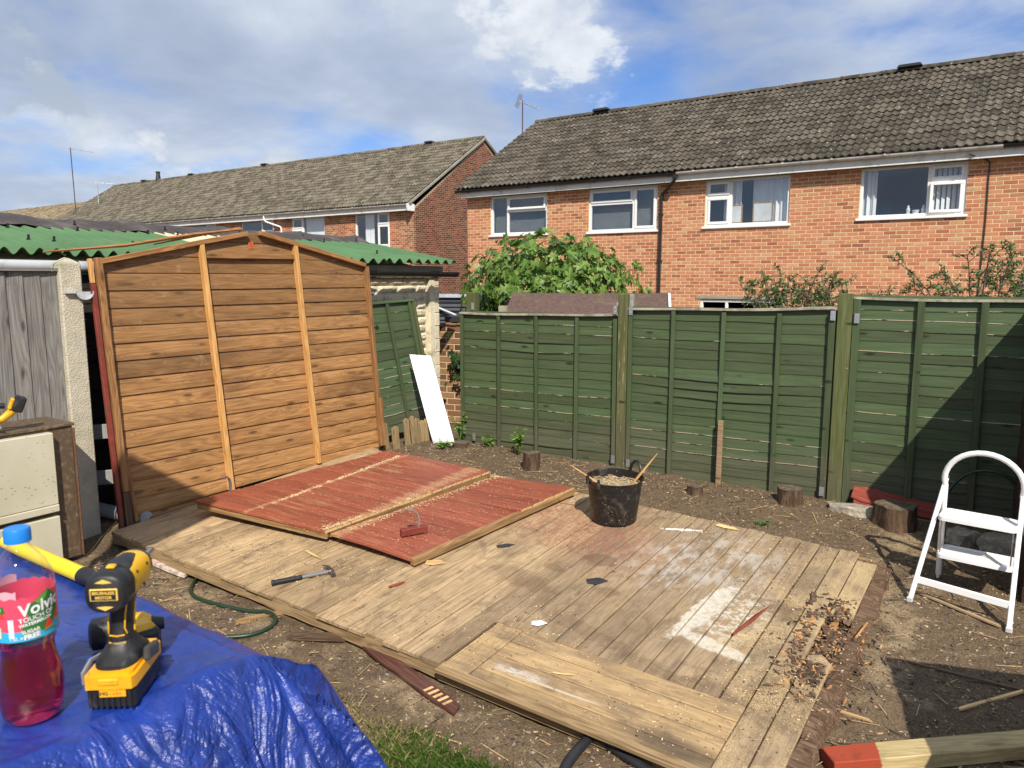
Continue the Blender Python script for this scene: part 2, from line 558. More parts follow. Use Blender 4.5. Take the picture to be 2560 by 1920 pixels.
M_tile1 = mat_tile('roof_tile_brown', ((0.07, 0.06, 0.044), (0.14, 0.12, 0.088), (0.215, 0.19, 0.14)), 0.25, 0.3)
M_white = plain('white_upvc', (0.80, 0.80, 0.78), 0.35, var=0.02, scale=8, bmp=0.0)
M_whitep = plain('white_painted_board', (0.72, 0.71, 0.67), 0.55, var=0.04, scale=6, bmp=0.1, dirt=(0.46, 0.43, 0.37), dscale=3.5)
M_gutw = plain('gutter_white_grimy', (0.60, 0.59, 0.55), 0.5, var=0.1, scale=8, bmp=0.0, dirt=(0.13, 0.12, 0.09), dscale=5)
M_gutb = plain('gutter_black', (0.016, 0.016, 0.017), 0.35, var=0.1, scale=20, bmp=0.0)
M_gutg = plain('pipe_grey', (0.45, 0.46, 0.47), 0.4, var=0.06, scale=8, bmp=0.0, dirt=(0.25, 0.25, 0.24), dscale=7)
M_glass = mat_glass()
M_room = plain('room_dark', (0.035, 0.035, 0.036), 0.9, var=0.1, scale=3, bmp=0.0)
M_curt = plain('curtain_cream', (0.84, 0.83, 0.77), 0.9, var=0.05, scale=20, bmp=0.1)
M_blind = plain('blind_white', (0.55, 0.56, 0.54), 0.6, var=0.04, scale=20, bmp=0.0)
M_metal = plain('galvanised_steel', (0.55, 0.56, 0.57), 0.42, 0.85, var=0.12, scale=60, bmp=0.1)
M_rust = plain('rusty_steel', (0.16, 0.075, 0.04), 0.8, 0.2, var=0.3, scale=40, bmp=0.3)
M_dark = plain('dark_plastic', (0.02, 0.02, 0.022), 0.45, var=0.15, scale=40, bmp=0.1)
M_frieze = plain('frieze_beige', (0.50, 0.46, 0.37), 0.7, var=0.06)
M_lead = plain('lead_flashing', (0.03, 0.03, 0.032), 0.5, var=0.1, scale=10, bmp=0.1)

# ------------------------------------------------------------------ the ground
def make_ground():
    def axis(lo, hi, st, far):
        a = []
        x = lo
        while x < hi + 1e-6:
            a.append(x); x += st
        d = st
        x = hi
        while x < far:
            d *= 1.35; x += d; a.append(x)
        x = lo; d = st
        while x > -far:
            d *= 1.35; x -= d; a.insert(0, x)
        return a
    xs = axis(-4.4, 4.4, 0.055, 700)
    ys = axis(0.4, 8.6, 0.055, 900)
    v = []
    for y in ys:
        for x in xs:
            v.append((x, y, gz(x, y)))
    n = len(xs)
    f = [(j * n + i, j * n + i + 1, (j + 1) * n + i + 1, (j + 1) * n + i) for j in range(len(ys) - 1) for i in range(n - 1)]
    mb = MB(); mb.v = v; mb.f = f; mb.m = [0] * len(f)
    o = mb.obj('ground', M_soil, smooth=180, fixn=False)
    o['kind'] = 'structure'
make_ground()

# ------------------------------------------------------------------ houses
AZ = radians(125.0)
HD = Vector((sin(AZ), cos(AZ), 0)); HI = Vector((-HD.y, HD.x, 0))      # along the terrace, into the house
def house_M(o):
    return fr(o, HD, (0, 0, 1))

_brick_mesh = {}
def brick_piece(w, key):
    if key not in _brick_mesh:
        mb = MB()
        c = 0.003
        mb.add([(0, 0.012, 0), (w, 0.012, 0), (w, 0.012, 0.063), (0, 0.012, 0.063),
                (c, 0, c), (w - c, 0, c), (w - c, 0, 0.063 - c), (c, 0, 0.063 - c)],
               [(4, 5, 6, 7), (0, 1, 5, 4), (1, 2, 6, 5), (2, 3, 7, 6), (3, 0, 4, 7)])
        _brick_mesh[key] = mb
    return _brick_mesh[key]

def brick_wall(parent, x0, x1, z0, z1, holes, mats, keep, M=None, top=None, name='brick', back=True, ydep=0.0):
    """stretcher bond; holes = [(xa, xb, za, zb)]; keep(x, z) says how large a brick shows; biggest 300 become parts"""
    mbrick, mmort = mats
    M = M or Matrix()
    cs = 0.075
    items = []
    nz = int((z1 - z0) / cs)
    for j in range(nz):
        z = z0 + j * cs
        xx = x0 - (0.1125 if j % 2 else 0.0)
        xe = x1
        xs_ = x0
        if top:
            a, b_ = top(z + 0.07)
            xs_, xe = max(x0, a), min(x1, b_)
        while xx < xe:
            a, b_ = max(xx, xs_), min(xx + 0.212, xe)
            segs = [(a, b_)] if b_ - a > 0.02 else []
            for (ha, hb, hz0, hz1) in holes:
                if z + 0.0375 > hz0 and z + 0.0375 < hz1:
                    ns = []
                    for (s0, s1) in segs:
                        if s1 <= ha or s0 >= hb: ns.append((s0, s1))
                        else:
                            if s0 < ha - 0.015: ns.append((s0, ha))
                            if s1 > hb + 0.015: ns.append((hb, s1))
                    segs = ns
            for (s0, s1) in segs:
                items.append((s0, s1, z))
            xx += 0.225
    full = [it for it in items if abs(it[1] - it[0] - 0.212) < 1e-4]
    full.sort(key=lambda it: -keep(it[0], it[2]))
    single = set((round(it[0], 4), round(it[2], 4)) for it in full[:300] if keep(it[0], it[2]) > 0)
    bm_ = brick_piece(0.212, 'full')
    me = bm_.mesh(name, mbrick, fixn=False) if single else None
    rest = MB()
    for (s0, s1, z) in items:
        off = T(s0, ydep - 0.002 + rnd.uniform(-0.001, 0.001), z + 0.005 + rnd.uniform(-0.001, 0.001))
        if abs(s1 - s0 - 0.212) < 1e-4:
            if (round(s0, 4), round(z, 4)) in single:
                link(name, me, parent, M @ off)
            else:
                rest.add(bm_.v, bm_.f, 0, off)
        else:
            mb = brick_piece(s1 - s0, 'cut')
            _brick_mesh.pop('cut')
            rest.add(mb.v, mb.f, 0, off)
    if rest.v:
        o = rest.obj('brickwork', mbrick, parent, M, fixn=False)
        o['kind'] = 'stuff'

def backing(parent, x0, x1, z0, z1, holes, mat, M=None, y=0.003, t=0.1, name='mortar', top=None):
    """wall behind the bricks with real openings"""
    xs = sorted(set([x0, x1] + [h[0] for h in holes] + [h[1] for h in holes]))
    zs = sorted(set([z0, z1] + [h[2] for h in holes] + [h[3] for h in holes]))
    mb = MB()
    for i in range(len(xs) - 1):
        for j in range(len(zs) - 1):
            cx, cz = (xs[i] + xs[i + 1]) / 2, (zs[j] + zs[j + 1]) / 2
            if any(h[0] < cx < h[1] and h[2] < cz < h[3] for h in holes):
                continue
            mb.box(xs[i], xs[i + 1], y, y + t, zs[j], zs[j + 1])
    return mb.obj(name, mat, parent, M)

def tile_mesh(w, g, nroll=2, nseg=12):
    mb = MB()
    v, f = [], []
    for j in (0, 1):
        for i in range(nseg + 1):
            u = i / nseg
            ph = u * nroll
            hgt = 0.036 * (0.5 + 0.5 * cos(2 * pi * (ph - 0.25))) ** 1.6
            v.append((u * w, (0.0 if j == 0 else g + 0.05), hgt + (0.026 if j == 0 else -0.002)))
    for i in range(nseg + 1):
        p = v[i]
        v.append((p[0], 0.0, p[2] - 0.024))
    n = nseg + 1
    for i in range(nseg):
        f.append((i, i + 1, n + i + 1, n + i))
        f.append((2 * n + i, 2 * n + i + 1, i + 1, i))
    mb.add(v, f)
    return mb

def tiled_slope(parent, M, L, S, mat, keep, w=0.30, gauge=0.268, x0=0.0, single=True, name='roof_tile', r=None):
    r = r or rnd
    tm = tile_mesh(w, gauge)
    me = tm.mesh(name, mat, smooth=50, fixn=False)
    rows = int(round(S / gauge)); cols = int(round(L / w))
    its = []
    for j in range(rows):
        for i in range(cols):
            its.append((i * w + x0, j * gauge))
    order = sorted(its, key=lambda t_: -keep(*t_))
    singles = set(order[:300]) if single else set()
    rest = MB()
    for (x, y) in its:
        off = T(x + r.uniform(-.004, .004), y + r.uniform(-.012, .012), r.uniform(-.004, .006)) @ RZ(r.uniform(-.008, .008)) @ RX(r.uniform(-.012, .012))
        if (x, y) in singles:
            link(name, me, parent, M @ off)
        else:
            rest.add(tm.v, tm.f, 0, off)
    o = rest.obj('roof_tiling', mat, parent, M, smooth=50, fixn=False)
    o['kind'] = 'stuff'
    # ridge tiles
    return rows * gauge

def ridge(parent, M, L, mat, x0=0.0):
    mb = MB()
    v, f = [], []
    n = 7
    for i in range(n):
        a = pi * i / (n - 1)
        v.append((0, cos(a) * 0.125, sin(a) * 0.105)); v.append((0.45, cos(a) * 0.12, sin(a) * 0.10))
    for i in range(n - 1):
        f.append((2 * i, 2 * i + 1, 2 * i + 3, 2 * i + 2))
    f.append(tuple(2 * i for i in range(n))); f.append(tuple(2 * i + 1 for i in range(n)))
    mb.add(v, f)
    me = mb.mesh('ridge_tile', mat, smooth=40)
    x = x0
    while x < x0 + L - 0.2:
        link('ridge_tile', me, parent, M @ T(x, rnd.uniform(-.01, .01), rnd.uniform(-.008, .008)) @ RZ(rnd.uniform(-.02, .02)))
        x += 0.44

def half_gutter(parent, x0, x1, y, z, r, mat, name='gutter', closed=True):
    mb = MB()
    n = 8
    v, f = [], []
    for x in (x0, x1):
        for rr in (r, r - 0.004):
            for i in range(n + 1):
                a = pi + pi * i / n
                v.append((x, y + cos(a) * rr, z + sin(a) * rr))
    m_ = n + 1
    for i in range(n):
        f.append((i, i + 1, 2 * m_ + i + 1, 2 * m_ + i))
        f.append((m_ + i, m_ + i + 1, 3 * m_ + i + 1, 3 * m_ + i))
    f.append((0, m_, 3 * m_, 2 * m_)); f.append((n, m_ + n, 3 * m_ + n, 2 * m_ + n))
    for o_ in (0, 2 * m_):
        f.append(tuple(o_ + i for i in range(m_)))
    mb.add(v, f)
    o = mb.obj(name, mat, parent, smooth=40)
    k_ = MB()
    x = x0 + 0.4
    while x < x1 - 0.1:
        k_.box(x - 0.015, x + 0.015, y - r - 0.006, y + r, z - 0.02, z + 0.012)
        k_.box(x - 0.015, x + 0.015, y - 0.3 * r, y + r, z - r - 0.008, z - 0.02)
        x += 0.95
    if k_.v:
        k_.obj('gutter_clip', mat, o)
    return o

def window(parent, x0, x1, z0, z1, lay, curtain=None, sill=True, open_light=None, y=0.03):
    """lay: list of lights (fx0, fx1, fz0, fz1, sash) in fractions of the opening"""
    w, h = x1 - x0, z1 - z0
    root = link('window', None, parent, T(x0, y, z0))
    root.empty_display_size = 0.1
    fw = 0.055
    mb = MB()
    mb.cbox(0, w, 0, 0.07, 0, fw, 0.006); mb.cbox(0, w, 0, 0.07, h - fw, h, 0.006)
    mb.cbox(0, fw, 0.0015, 0.0685, fw, h - fw, 0.006); mb.cbox(w - fw, w, 0.0015, 0.0685, fw, h - fw, 0.006)
    xs = sorted(set(l[0] for l in lay if l[0] > 0.01))
    for fx in xs:
        mb.cbox(fx * w - 0.03, fx * w + 0.03, 0.001, 0.069, fw, h - fw, 0.006)
    for l in lay:
        if l[2] > 0.01:
            a = max(fw, l[0] * w + (0.03 if l[0] > 0.01 else 0)); b_ = min(w - fw, l[1] * w - (0.03 if l[1] < .99 else 0))
            mb.cbox(a, b_, 0.002, 0.068, l[2] * h - 0.03, l[2] * h + 0.03, 0.006)
    mb.obj('frame', M_white, root, smooth=30)
    for l in lay:
        a = l[0] * w + (0.03 if l[0] > 0.01 else fw); b_ = l[1] * w - (0.03 if l[1] < .99 else fw)
        c = l[2] * h + (0.03 if l[2] > 0.01 else fw); d = l[3] * h - (0.03 if l[3] < .99 else fw)
        if l[4]:
            sh = MB(); s = 0.05; e = -0.004
            yo = -0.018
            sh.cbox(a + e, b_ - e, yo, 0.03, c + e, c + s, 0.006); sh.cbox(a + e, b_ - e, yo, 0.03, d - s, d - e, 0.006)
            sh.cbox(a + e, a + s, yo + .001, 0.029, c + s, d - s, 0.006); sh.cbox(b_ - s, b_ - e, yo + .001, 0.029, c + s, d - s, 0.006)
            so = sh.obj('sash', M_white, root, smooth=30)
            if l[4] == 2:      # top-hung light standing slightly open
                so.matrix_local = T(0, yo, d) @ RX(radians(-7)) @ T(0, -yo, -d)
            if l[4] == 3:      # side-hung casement ajar, hinged at its right edge
                so.matrix_local = T(b_, yo, 0) @ RZ(radians(5)) @ T(-b_, -yo, 0)
            p = MB().box(a + s - .004, b_ - s + .004, 0.004, 0.008, c + s - .004, d - s + .004).obj('pane', M_glass, so)
        else:
            MB().box(a - .004, b_ + .004, 0.028, 0.032, c - .004, d + .004).obj('pane', M_glass, root)
    if sill:
        MB().cbox(-0.05, w + 0.05, -0.075, 0.03, -0.05, -0.0015, 0.008).obj('sill', M_white, root, smooth=30)
    # the room behind
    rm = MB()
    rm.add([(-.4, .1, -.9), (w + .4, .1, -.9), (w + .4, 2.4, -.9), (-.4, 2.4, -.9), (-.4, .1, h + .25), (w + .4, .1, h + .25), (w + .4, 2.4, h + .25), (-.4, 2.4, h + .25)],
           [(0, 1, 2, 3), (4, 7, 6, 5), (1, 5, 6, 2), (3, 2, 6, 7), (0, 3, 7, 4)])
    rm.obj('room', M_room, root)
    for cu in (curtain or []):
        kind, fa, fb = cu[0], cu[1], cu[2]
        if kind == 'curtain':
            n = 40; v = []; f = []
            zb = cu[3] if len(cu) > 3 else 0.02
            for j in (0, 1):
                for i in range(n + 1):
                    u = i / n
                    yy = 0.16 + 0.028 * sin(u * (fb - fa) * w * 60) + 0.012 * sin(u * 37)
                    v.append((w * (fa + (fb - fa) * u), yy, h * 0.99 if j else h * zb))
            for i in range(n):
                f.append((i, i + 1, n + 2 + i, n + 1 + i))
            MB().add(v, f).obj('curtain', M_curt, root, smooth=80)
        elif kind == 'vertical':
            mb = MB()
            n = int((fb - fa) * w / 0.085)
            for i in range(n):
                xx = w * fa + i * 0.085
                mb.add([(xx, 0.13, 0.03), (xx + .06, 0.17, 0.03), (xx + .06, 0.17, h * .99), (xx, 0.13, h * .99)], [(0, 1, 2, 3)])
            mb.obj('vertical_blind', M_curt, root)
        elif kind == 'venetian':
            mb = MB()
            z = 0.03 + (cu[3] if len(cu) > 3 else 0) * h
            while z < h - 0.02:
                mb.add([(w * fa, 0.13, z), (w * fb, 0.13, z), (w * fb, 0.15, z + .009), (w * fa, 0.15, z + .009)], [(0, 1, 2, 3)])
                z += 0.024
            mb.obj('venetian_blind', M_blind, root)
    return root

# ---- house facing us behind the fence
def near_house():
    R = thing('brick_house', 'orange brick terraced house with grey tiled roof directly behind the green fence', 'house', house_M((4.292, 17.121, 0)))
    XL, XR = -6.72, 8.6
    Z0, Z1 = -0.69, 4.12
    wins = [(-5.93, -4.16, 3.05), (-2.96, -1.16, 3.03), (-0.02, 1.80, 3.05), (3.15, 4.97, 3.08)]
    holes = [(a, b, z - 0.05, 4.13) for a, b, z in wins] + [(-0.06, 1.75, 0.35, 1.46), (3.3, 4.3, 0.35, 1.44)]
    brick_wall(R, XL, XR, Z0, Z1, holes, (M_brick2, M_mortar), lambda x, z: (x + 2.0 if (z > 1.62 and x < 5.55) else -5))
    backing(R, XL, XR, Z0, Z1, holes, M_mortar)
    # left end wall and rear, closing the shell
    mb = MB(); mb.box(XL + .004, XL + 0.1, 0.104, 7.4, Z0, 4.1); mb.box(XR - 0.1, XR - .004, 0.104, 7.4, Z0, 4.1); mb.box(XL + .11, XR - .11, 7.3, 7.4, Z0, 4.1)
    mb.prism([(0.104, 4.105), (7.4, 4.105), (3.75, 6.50)], XL + .01, XL + 0.1, 0, Matrix(((0, 0, 1, 0), (1, 0, 0, 0), (0, 1, 0, 0), (0, 0, 0, 1))))
    mb.obj('end_wall', M_brick2, R)
    wtop = [4.10, 4.10, 4.11, 4.11]
    window(R, *wins[0][:2], 3.05, 4.055, [(0, .30, 0, 1, 0), (.30, 1, 0, .60, 0), (.30, 1, .60, 1, 2)], [('venetian', .02, .98, .04)])
    window(R, *wins[1][:2], 3.03, 4.055, [(0, .66, 0, .64, 0), (0, .66, .64, 1, 1), (.66, 1, 0, 1, 1)], [('venetian', .02, .98, 0)])
    w3 = window(R, *wins[2][:2], 3.05, 4.058, [(0, .31, 0, .64, 1), (0, .31, .64, 1, 1), (.31, 1, 0, 1, 0)], [('curtain', .20, .42), ('curtain', .55, .99)])
    w4 = window(R, *wins[3][:2], 3.09, 4.058, [(0, .66, 0, 1, 0), (.66, 1, 0, .66, 3), (.66, 1, .66, 1, 1)], [('curtain', .02, .15), ('vertical', .68, .99)])
    window(R, -0.06, 1.75, 0.40, 1.445, [(0, .33, 0, .85, 0), (.33, 1, 0, .85, 0)], [])
    window(R, 3.3, 4.3, 0.40, 1.43, [(0, 1, 0, 1, 0)], [])
    MB().cbox(-0.17, 1.86, -0.012, 0.1, 1.462, 1.53, 0.004).obj('lintel', plain('lintel_concrete', (0.30, 0.27, 0.20), 0.9), R)
    # things on the sills inside
    fm = plain('frame_oak', (0.35, 0.20, 0.08), 0.5)
    pm = plain('picture_back', (0.70, 0.69, 0.62), 0.7)
    for (xa, xb, zh) in ((0.47, 0.80, 0.40), (1.02, 1.45, 0.43)):
        f_ = MB(); t_ = 0.025
        f_.box(xa, xb, .10, .12, .06, .06 + t_); f_.box(xa, xb, .10, .12, .06 + zh - t_, .06 + zh); f_.box(xa, xa + t_, .1005, .1195, .06 + t_, .06 + zh - t_); f_.box(xb - t_, xb, .1005, .1195, .06 + t_, .06 + zh - t_)
        fo = f_.obj('picture_frame', fm, w3)
        MB().box(xa + t_, xb - t_, .106, .114, .06 + t_, .06 + zh - t_).obj('picture', pm, fo)
    orn = plain('china_white', (0.72, 0.70, 0.64), 0.3, bmp=0)
    for xo in (0.86, 1.12):
        mb = MB(); mb.lathe([(0.035, .055), (0.04, .07), (0.028, .10), (0.04, .13), (0.03, .165), (0.018, .18), (0.022, .20), (0.005, .225)], 10, 0, T(xo, .10, 0)); mb.obj('ornament', orn, w4, smooth=60)
    mb = MB(); mb.lathe([(0.05, .055), (0.065, .13), (0.055, .13), (0.05, .11)], 10, 0, T(0.99, .10, 0)); mb.obj('plant_pot', orn, w4, smooth=60)
    # eaves
    MB().box(XL - 0.05, XR, -0.215, -0.19, 4.05, 4.20).obj('fascia', M_whitep, R)
    MB().box(XL - 0.05, XR, -0.189, 0.002, 4.125, 4.14).obj('soffit', M_frieze, R)
    MB().box(XL - 0.05, XR, -0.03, -0.008, 4.06, 4.124).obj('frieze', M_frieze, R)
    half_gutter(R, XL - 0.17, -0.60, -0.275, 4.235, 0.058, M_gutb)
    half_gutter(R, -0.595, 5.50, -0.275, 4.245, 0.055, M_gutw)
    half_gutter(R, 5.505, XR, -0.275, 4.25, 0.058, M_gutb)
    mb = MB(); mb.tube([(-0.64, -.275, 4.20), (-0.64, -.275, 4.10), (-0.68, -.25, 4.04), (-0.95, -.09, 3.86), (-1.03, -.055, 3.80), (-1.04, -.05, 3.7), (-1.06, -.05, -0.6)], 0.036, 10)
    dp = mb.obj('downpipe', M_gutb, R, smooth=50)
    mb = MB()
    for z in (3.35, 2.3, 1.3): mb.box(-1.11, -1.0, -.06, 0.0, z, z + .03)
    mb.lathe([(0.043, 0), (0.043, 0.07)], 12, 0, T(-1.04, -.05, 3.70)); mb.lathe([(0.05, 0), (0.05, 0.1)], 12, 0, T(-0.64, -.275, 4.12))
    mb.obj('pipe_bracket', M_gutb, dp)
    # cable down the wall
    mb = MB(); mb.tube([(5.0, -.30, 4.12), (5.22, -.02, 4.06), (5.30, -.02, 4.0), (5.31, -.02, 3.0), (5.27, -.02, 0.4)], 0.012, 6); mb.obj('cable', M_dark, R)
    # roof
    eave, rid = Vector((0, -0.27, 4.265)), Vector((0, 3.75, 6.66))
    sl = rid - eave
    RM = fr((XL - 0.24, eave.y, eave.z), (1, 0, 0), Vector((1, 0, 0)).cross(sl))
    tiled_slope(R, RM, XR - XL + 0.3, sl.length, M_tile2, lambda x, y: x * 1.0 if x < 12.9 else -x)
    dk = MB(); dk.box(0.2, XR - XL + 0.2, 0.05, sl.length, -0.06, -0.008, 0, RM); dk.obj('roof_deck', M_lead, R)
    rid2 = MB(); rid2.add([(XL - .2, 3.75, 6.62), (XR, 3.75, 6.62), (XR, 7.9, 4.2), (XL - .2, 7.9, 4.2)], [(0, 1, 2, 3)]); rid2.obj('rear_roof', M_tile2, R)
    ridge(R, T(XL - 0.24, 3.78, 6.655), XR - XL + 0.2, M_tile2)
    v = MB()
    for x in (-4.65, 3.35):
        v.prism([(-.26, 0), (.26, 0), (.22, .055), (-.22, .055)], -0.14, 0.14, 0, T(x, 3.72, 6.73) @ RX(pi / 2))
    v.obj('ridge_vent', M_lead, R)
    vb = MB(); vb.prism([(XL - .2, 0), (XL - .10, 0), (XL - .10, .035), (XL - .2, .035)], 0, 1); 
    ug = MB(); ug.box(0.0, 0.09, 0.0, sl.length, -0.05, -0.009, 0, RM); ug.obj('verge', M_verge, R)
near_house()

def far_house():
    R = thing('terraced_house', 'red brick terrace with long brown tiled roof and exposed gable end beyond the garage', 'house', house_M((-3.63, 28.469, 0)))
    XL = -28.9
    Z0, Z1 = 1.2, 4.50
    wins = [(-3.07, -1.23), (-6.86, -4.85), (-10.3, -8.05), (-14.2, -12.2)]
    holes = [(a, b, 3.05, 4.44) for a, b in wins]
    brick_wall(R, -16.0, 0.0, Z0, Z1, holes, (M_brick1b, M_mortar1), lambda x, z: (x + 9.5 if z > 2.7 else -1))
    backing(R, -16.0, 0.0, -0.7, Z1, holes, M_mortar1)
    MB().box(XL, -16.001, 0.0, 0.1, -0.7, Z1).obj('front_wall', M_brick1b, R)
    window(R, *wins[0], 3.1, 4.43, [(0, .66, 0, 1, 0), (.66, 1, 0, .63, 1), (.66, 1, .63, 1, 1)], [('curtain', .2, .48)])
    window(R, *wins[1], 3.1, 4.43, [(0, .33, 0, .63, 1), (0, .33, .63, 1, 1), (.33, 1, 0, 1, 0)], [('vertical', .36, .98)])
    window(R, *wins[2], 3.1, 4.43, [(0, .62, 0, 1, 0), (.62, 1, 0, .6, 1), (.62, 1, .6, 1, 1)], [])
    window(R, *wins[3], 3.1, 4.43, [(0, .62, 0, 1, 0), (.62, 1, 0, .6, 1), (.62, 1, .6, 1, 1)], [])
    # gable end, facing along +x
    GM = fr((0, 0, 0), (0, 1, 0), (0, 0, 1))      # local x = into the terrace
    D = 8.6
    slope = (7.45 - 4.45) / 4.3
    def topf(z):
        if z <= 4.45: return (0, D)
        k_ = (z - 4.45) / slope
        return (k_, D - k_)
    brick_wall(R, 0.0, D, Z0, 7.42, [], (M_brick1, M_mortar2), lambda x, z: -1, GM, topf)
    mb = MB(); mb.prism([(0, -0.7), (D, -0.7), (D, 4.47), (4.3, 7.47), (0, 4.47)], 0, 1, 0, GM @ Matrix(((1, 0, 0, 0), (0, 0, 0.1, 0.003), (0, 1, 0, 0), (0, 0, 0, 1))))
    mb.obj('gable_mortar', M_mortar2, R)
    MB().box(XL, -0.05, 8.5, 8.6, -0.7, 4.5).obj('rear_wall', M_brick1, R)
    # eaves
    MB().box(XL, 0.06, -0.25, -0.225, 4.38, 4.57).obj('fascia', M_whitep, R)
    MB().box(XL, 0.0, -0.224, 0.0, 4.455, 4.47).obj('soffit', M_whitep, R)
    MB().prism([(-0.36, 4.36), (0.0, 4.36), (0.02, 4.60), (-0.2, 4.66), (-0.42, 4.60)], 0.004, 0.05, 0, Matrix(((0, 0, 1, 0), (1, 0, 0, 0), (0, 1, 0, 0), (0, 0, 0, 1)))).obj('eaves_box', M_white, R)
    half_gutter(R, XL, 0.0, -0.31, 4.61, 0.058, M_gutw)
    mb = MB(); mb.tube([(-8.30, -.31, 4.56), (-8.30, -.31, 4.40), (-8.2, -.28, 4.30), (-7.55, -.06, 4.08), (-7.50, -.05, 4.0), (-7.50, -.05, 1.0)], 0.036, 10); mb.obj('downpipe', M_white, R, smooth=50)
    eave, rid = Vector((0, -0.32, 4.64)), Vector((0, 4.3, 7.60))
    sl = rid - eave
    L = 29.2
    RM = fr((0.12 - L, eave.y, eave.z), (1, 0, 0), Vector((1, 0, 0)).cross(sl))
    tiled_slope(R, RM, L, sl.length, M_tile1, lambda x, y: x, w=0.30, gauge=0.28)
    MB().box(0.02, L - 0.16, 0.05, sl.length, -0.06, -0.008, 0, RM).obj('roof_deck', M_lead, R)
    MB().add([(0.10 - L, 4.3, 7.56), (0.10, 4.3, 7.56), (0.10, 9.1, 4.55), (0.10 - L, 9.1, 4.55)], [(0, 1, 2, 3)]).obj('rear_roof', M_tile1, R)
    ridge(R, T(0.12 - L, 4.33, 7.60), L, M_tile1)
    vg = MB()
    vg.box(L - 0.14, L - 0.03, 0, sl.length, -0.075, -0.009, 0, RM)
    RM2 = fr((0.12, 9.1, 4.63), (-1, 0, 0), Vector((-1, 0, 0)).cross(Vector((0, 4.3 - 9.1, 2.97))))
    vg.box(0.03, 0.14, 0, 5.65, -0.075, 0.01, 0, RM2)
    vg.obj('verge', M_verge, R)
    v = MB()
    for x in (-2.9, -14.1, -20.6, -25.5):
        v.prism([(-.22, 0), (.22, 0), (.18, .06), (-.18, .06)], -0.14, 0.14, 0, T(x, 4.3, 7.685) @ RX(pi / 2))
    v.obj('ridge_vent', M_lead, R)
    MB().lathe([(0.16, 0), (0.10, 0.4), (0.13, 0.42), (0.13, 0.5)], 10, 0, T(-24.0, 4.3, 7.62)).obj('flue_terminal', M_dark, R, smooth=40)
    mb = MB(); mb.tube([(0.03, 3.4, 3.55), (0.03, 3.4, 1.0)], 0.02, 6); mb.tube([(0.03, 3.4, 1.75), (0.03, 6.5, 1.70)], 0.015, 6); mb.obj('cable', M_dark, R)
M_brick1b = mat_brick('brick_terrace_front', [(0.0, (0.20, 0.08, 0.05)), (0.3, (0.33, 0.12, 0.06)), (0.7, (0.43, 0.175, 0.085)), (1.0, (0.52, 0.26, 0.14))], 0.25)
far_house()

def third_house():
    R = thing('distant_terrace', 'distant terrace with pale brown tiled roof at the far left beyond an aerial', 'house', house_M((-3.63, 28.469, 0) ))
    R.matrix_local = house_M(Vector((-3.63, 28.469, -0.1)) + HD * -29.4 + HI * 1.5)
    L = 34.0
    MB().box(-L, 0, 0, 0.2, -0.6, 4.3).obj('front_wall', M_brick1, R)
    MB().prism([(0, -0.6), (8.4, -0.6), (8.4, 4.3), (4.2, 7.0), (0, 4.3)], -0.2, 0.0, 0, Matrix(((0, 0, 1, 0), (1, 0, 0, 0), (0, 1, 0, 0), (0, 0, 0, 1)))).obj('end_wall', M_brick1, R)
    eave, rid = Vector((0, -0.42, 4.43)), Vector((0, 4.3, 7.20))
    sl = rid - eave
    RM = fr((0.1 - L, eave.y, eave.z), (1, 0, 0), Vector((1, 0, 0)).cross(sl))
    tiled_slope(R, RM, L, sl.length, M_tile3, lambda x, y: x, w=0.30, gauge=0.28, single=False)
    MB().box(0.02, L - 0.02, 0.05, sl.length, -0.06, -0.008, 0, RM).obj('roof_deck', M_lead, R)
    MB().add([(0.1 - L, 4.3, 7.16), (0.1, 4.3, 7.16), (0.1, 9.1, 4.4), (0.1 - L, 9.1, 4.4)], [(0, 1, 2, 3)]).obj('rear_roof', M_tile3, R)
    ridge(R, T(0.12 - L, 4.33, 7.20), L, M_tile3)
    return R
M_tile3 = mat_tile('roof_tile_tan', ((0.13, 0.10, 0.065), (0.23, 0.18, 0.115), (0.33, 0.27, 0.17)), 0.2, 0.2)
third_house()

def aerial(name, label, M, mast, boom, n, tilt, refl, mat, mast_r=0.02, cat='aerial'):
    R = thing(name, label, cat, M)
    MB().tube([(0, 0, 0), (0, 0, mast)], mast_r, 8).obj('mast', mat, R, smooth=50)
    B = T(0, 0, mast - 0.06) @ RY(tilt)
    mb = MB()
    mb.tube([(-0.12, 0, 0), (boom, 0, 0)], 0.012, 6, 0, B)
    bo = mb.obj('boom', M_alu, R)
    el = MB()
    for i in range(n):
        x = 0.12 + (boom - 0.16) * i / max(1, n - 1)
        l = 0.16 - 0.05 * i / max(1, n)
        el.tube([(x, -l, 0), (x, l, 0)], 0.005, 4, 0, B); el.tube([(x, 0, -.05), (x, 0, .05)], 0.004, 4, 0, B)
    el.obj('element', M_alu, bo)
    if refl:
        rf = MB()
        for i in range(9):
            z = -0.2 + i * 0.05
            rf.box(-0.16, -0.152, -0.13, 0.13, z - .008, z + .008, 0, B)
        for yy in (-0.13, -.05, .05, 0.13): rf.box(-0.151, -0.146, yy - .012, yy + .012, -0.21, 0.21, 0, B)
        rf.obj('reflector', M_alu, bo)
M_alu = plain('aluminium', (0.62, 0.62, 0.60), 0.4, 0.7, var=0.08, bmp=0)
M_mastb = plain('mast_brown', (0.10, 0.055, 0.04), 0.6, 0.2, bmp=0)
aerial('roof_aerial', 'silver grid-backed aerial on a thin mast left of the orange house roof', fr((0.335, 25.0, 5.6), (0.9, -0.43, 0), (0, 0, 1)), 1.90, 0.62, 9, radians(24), True, M_mastb)
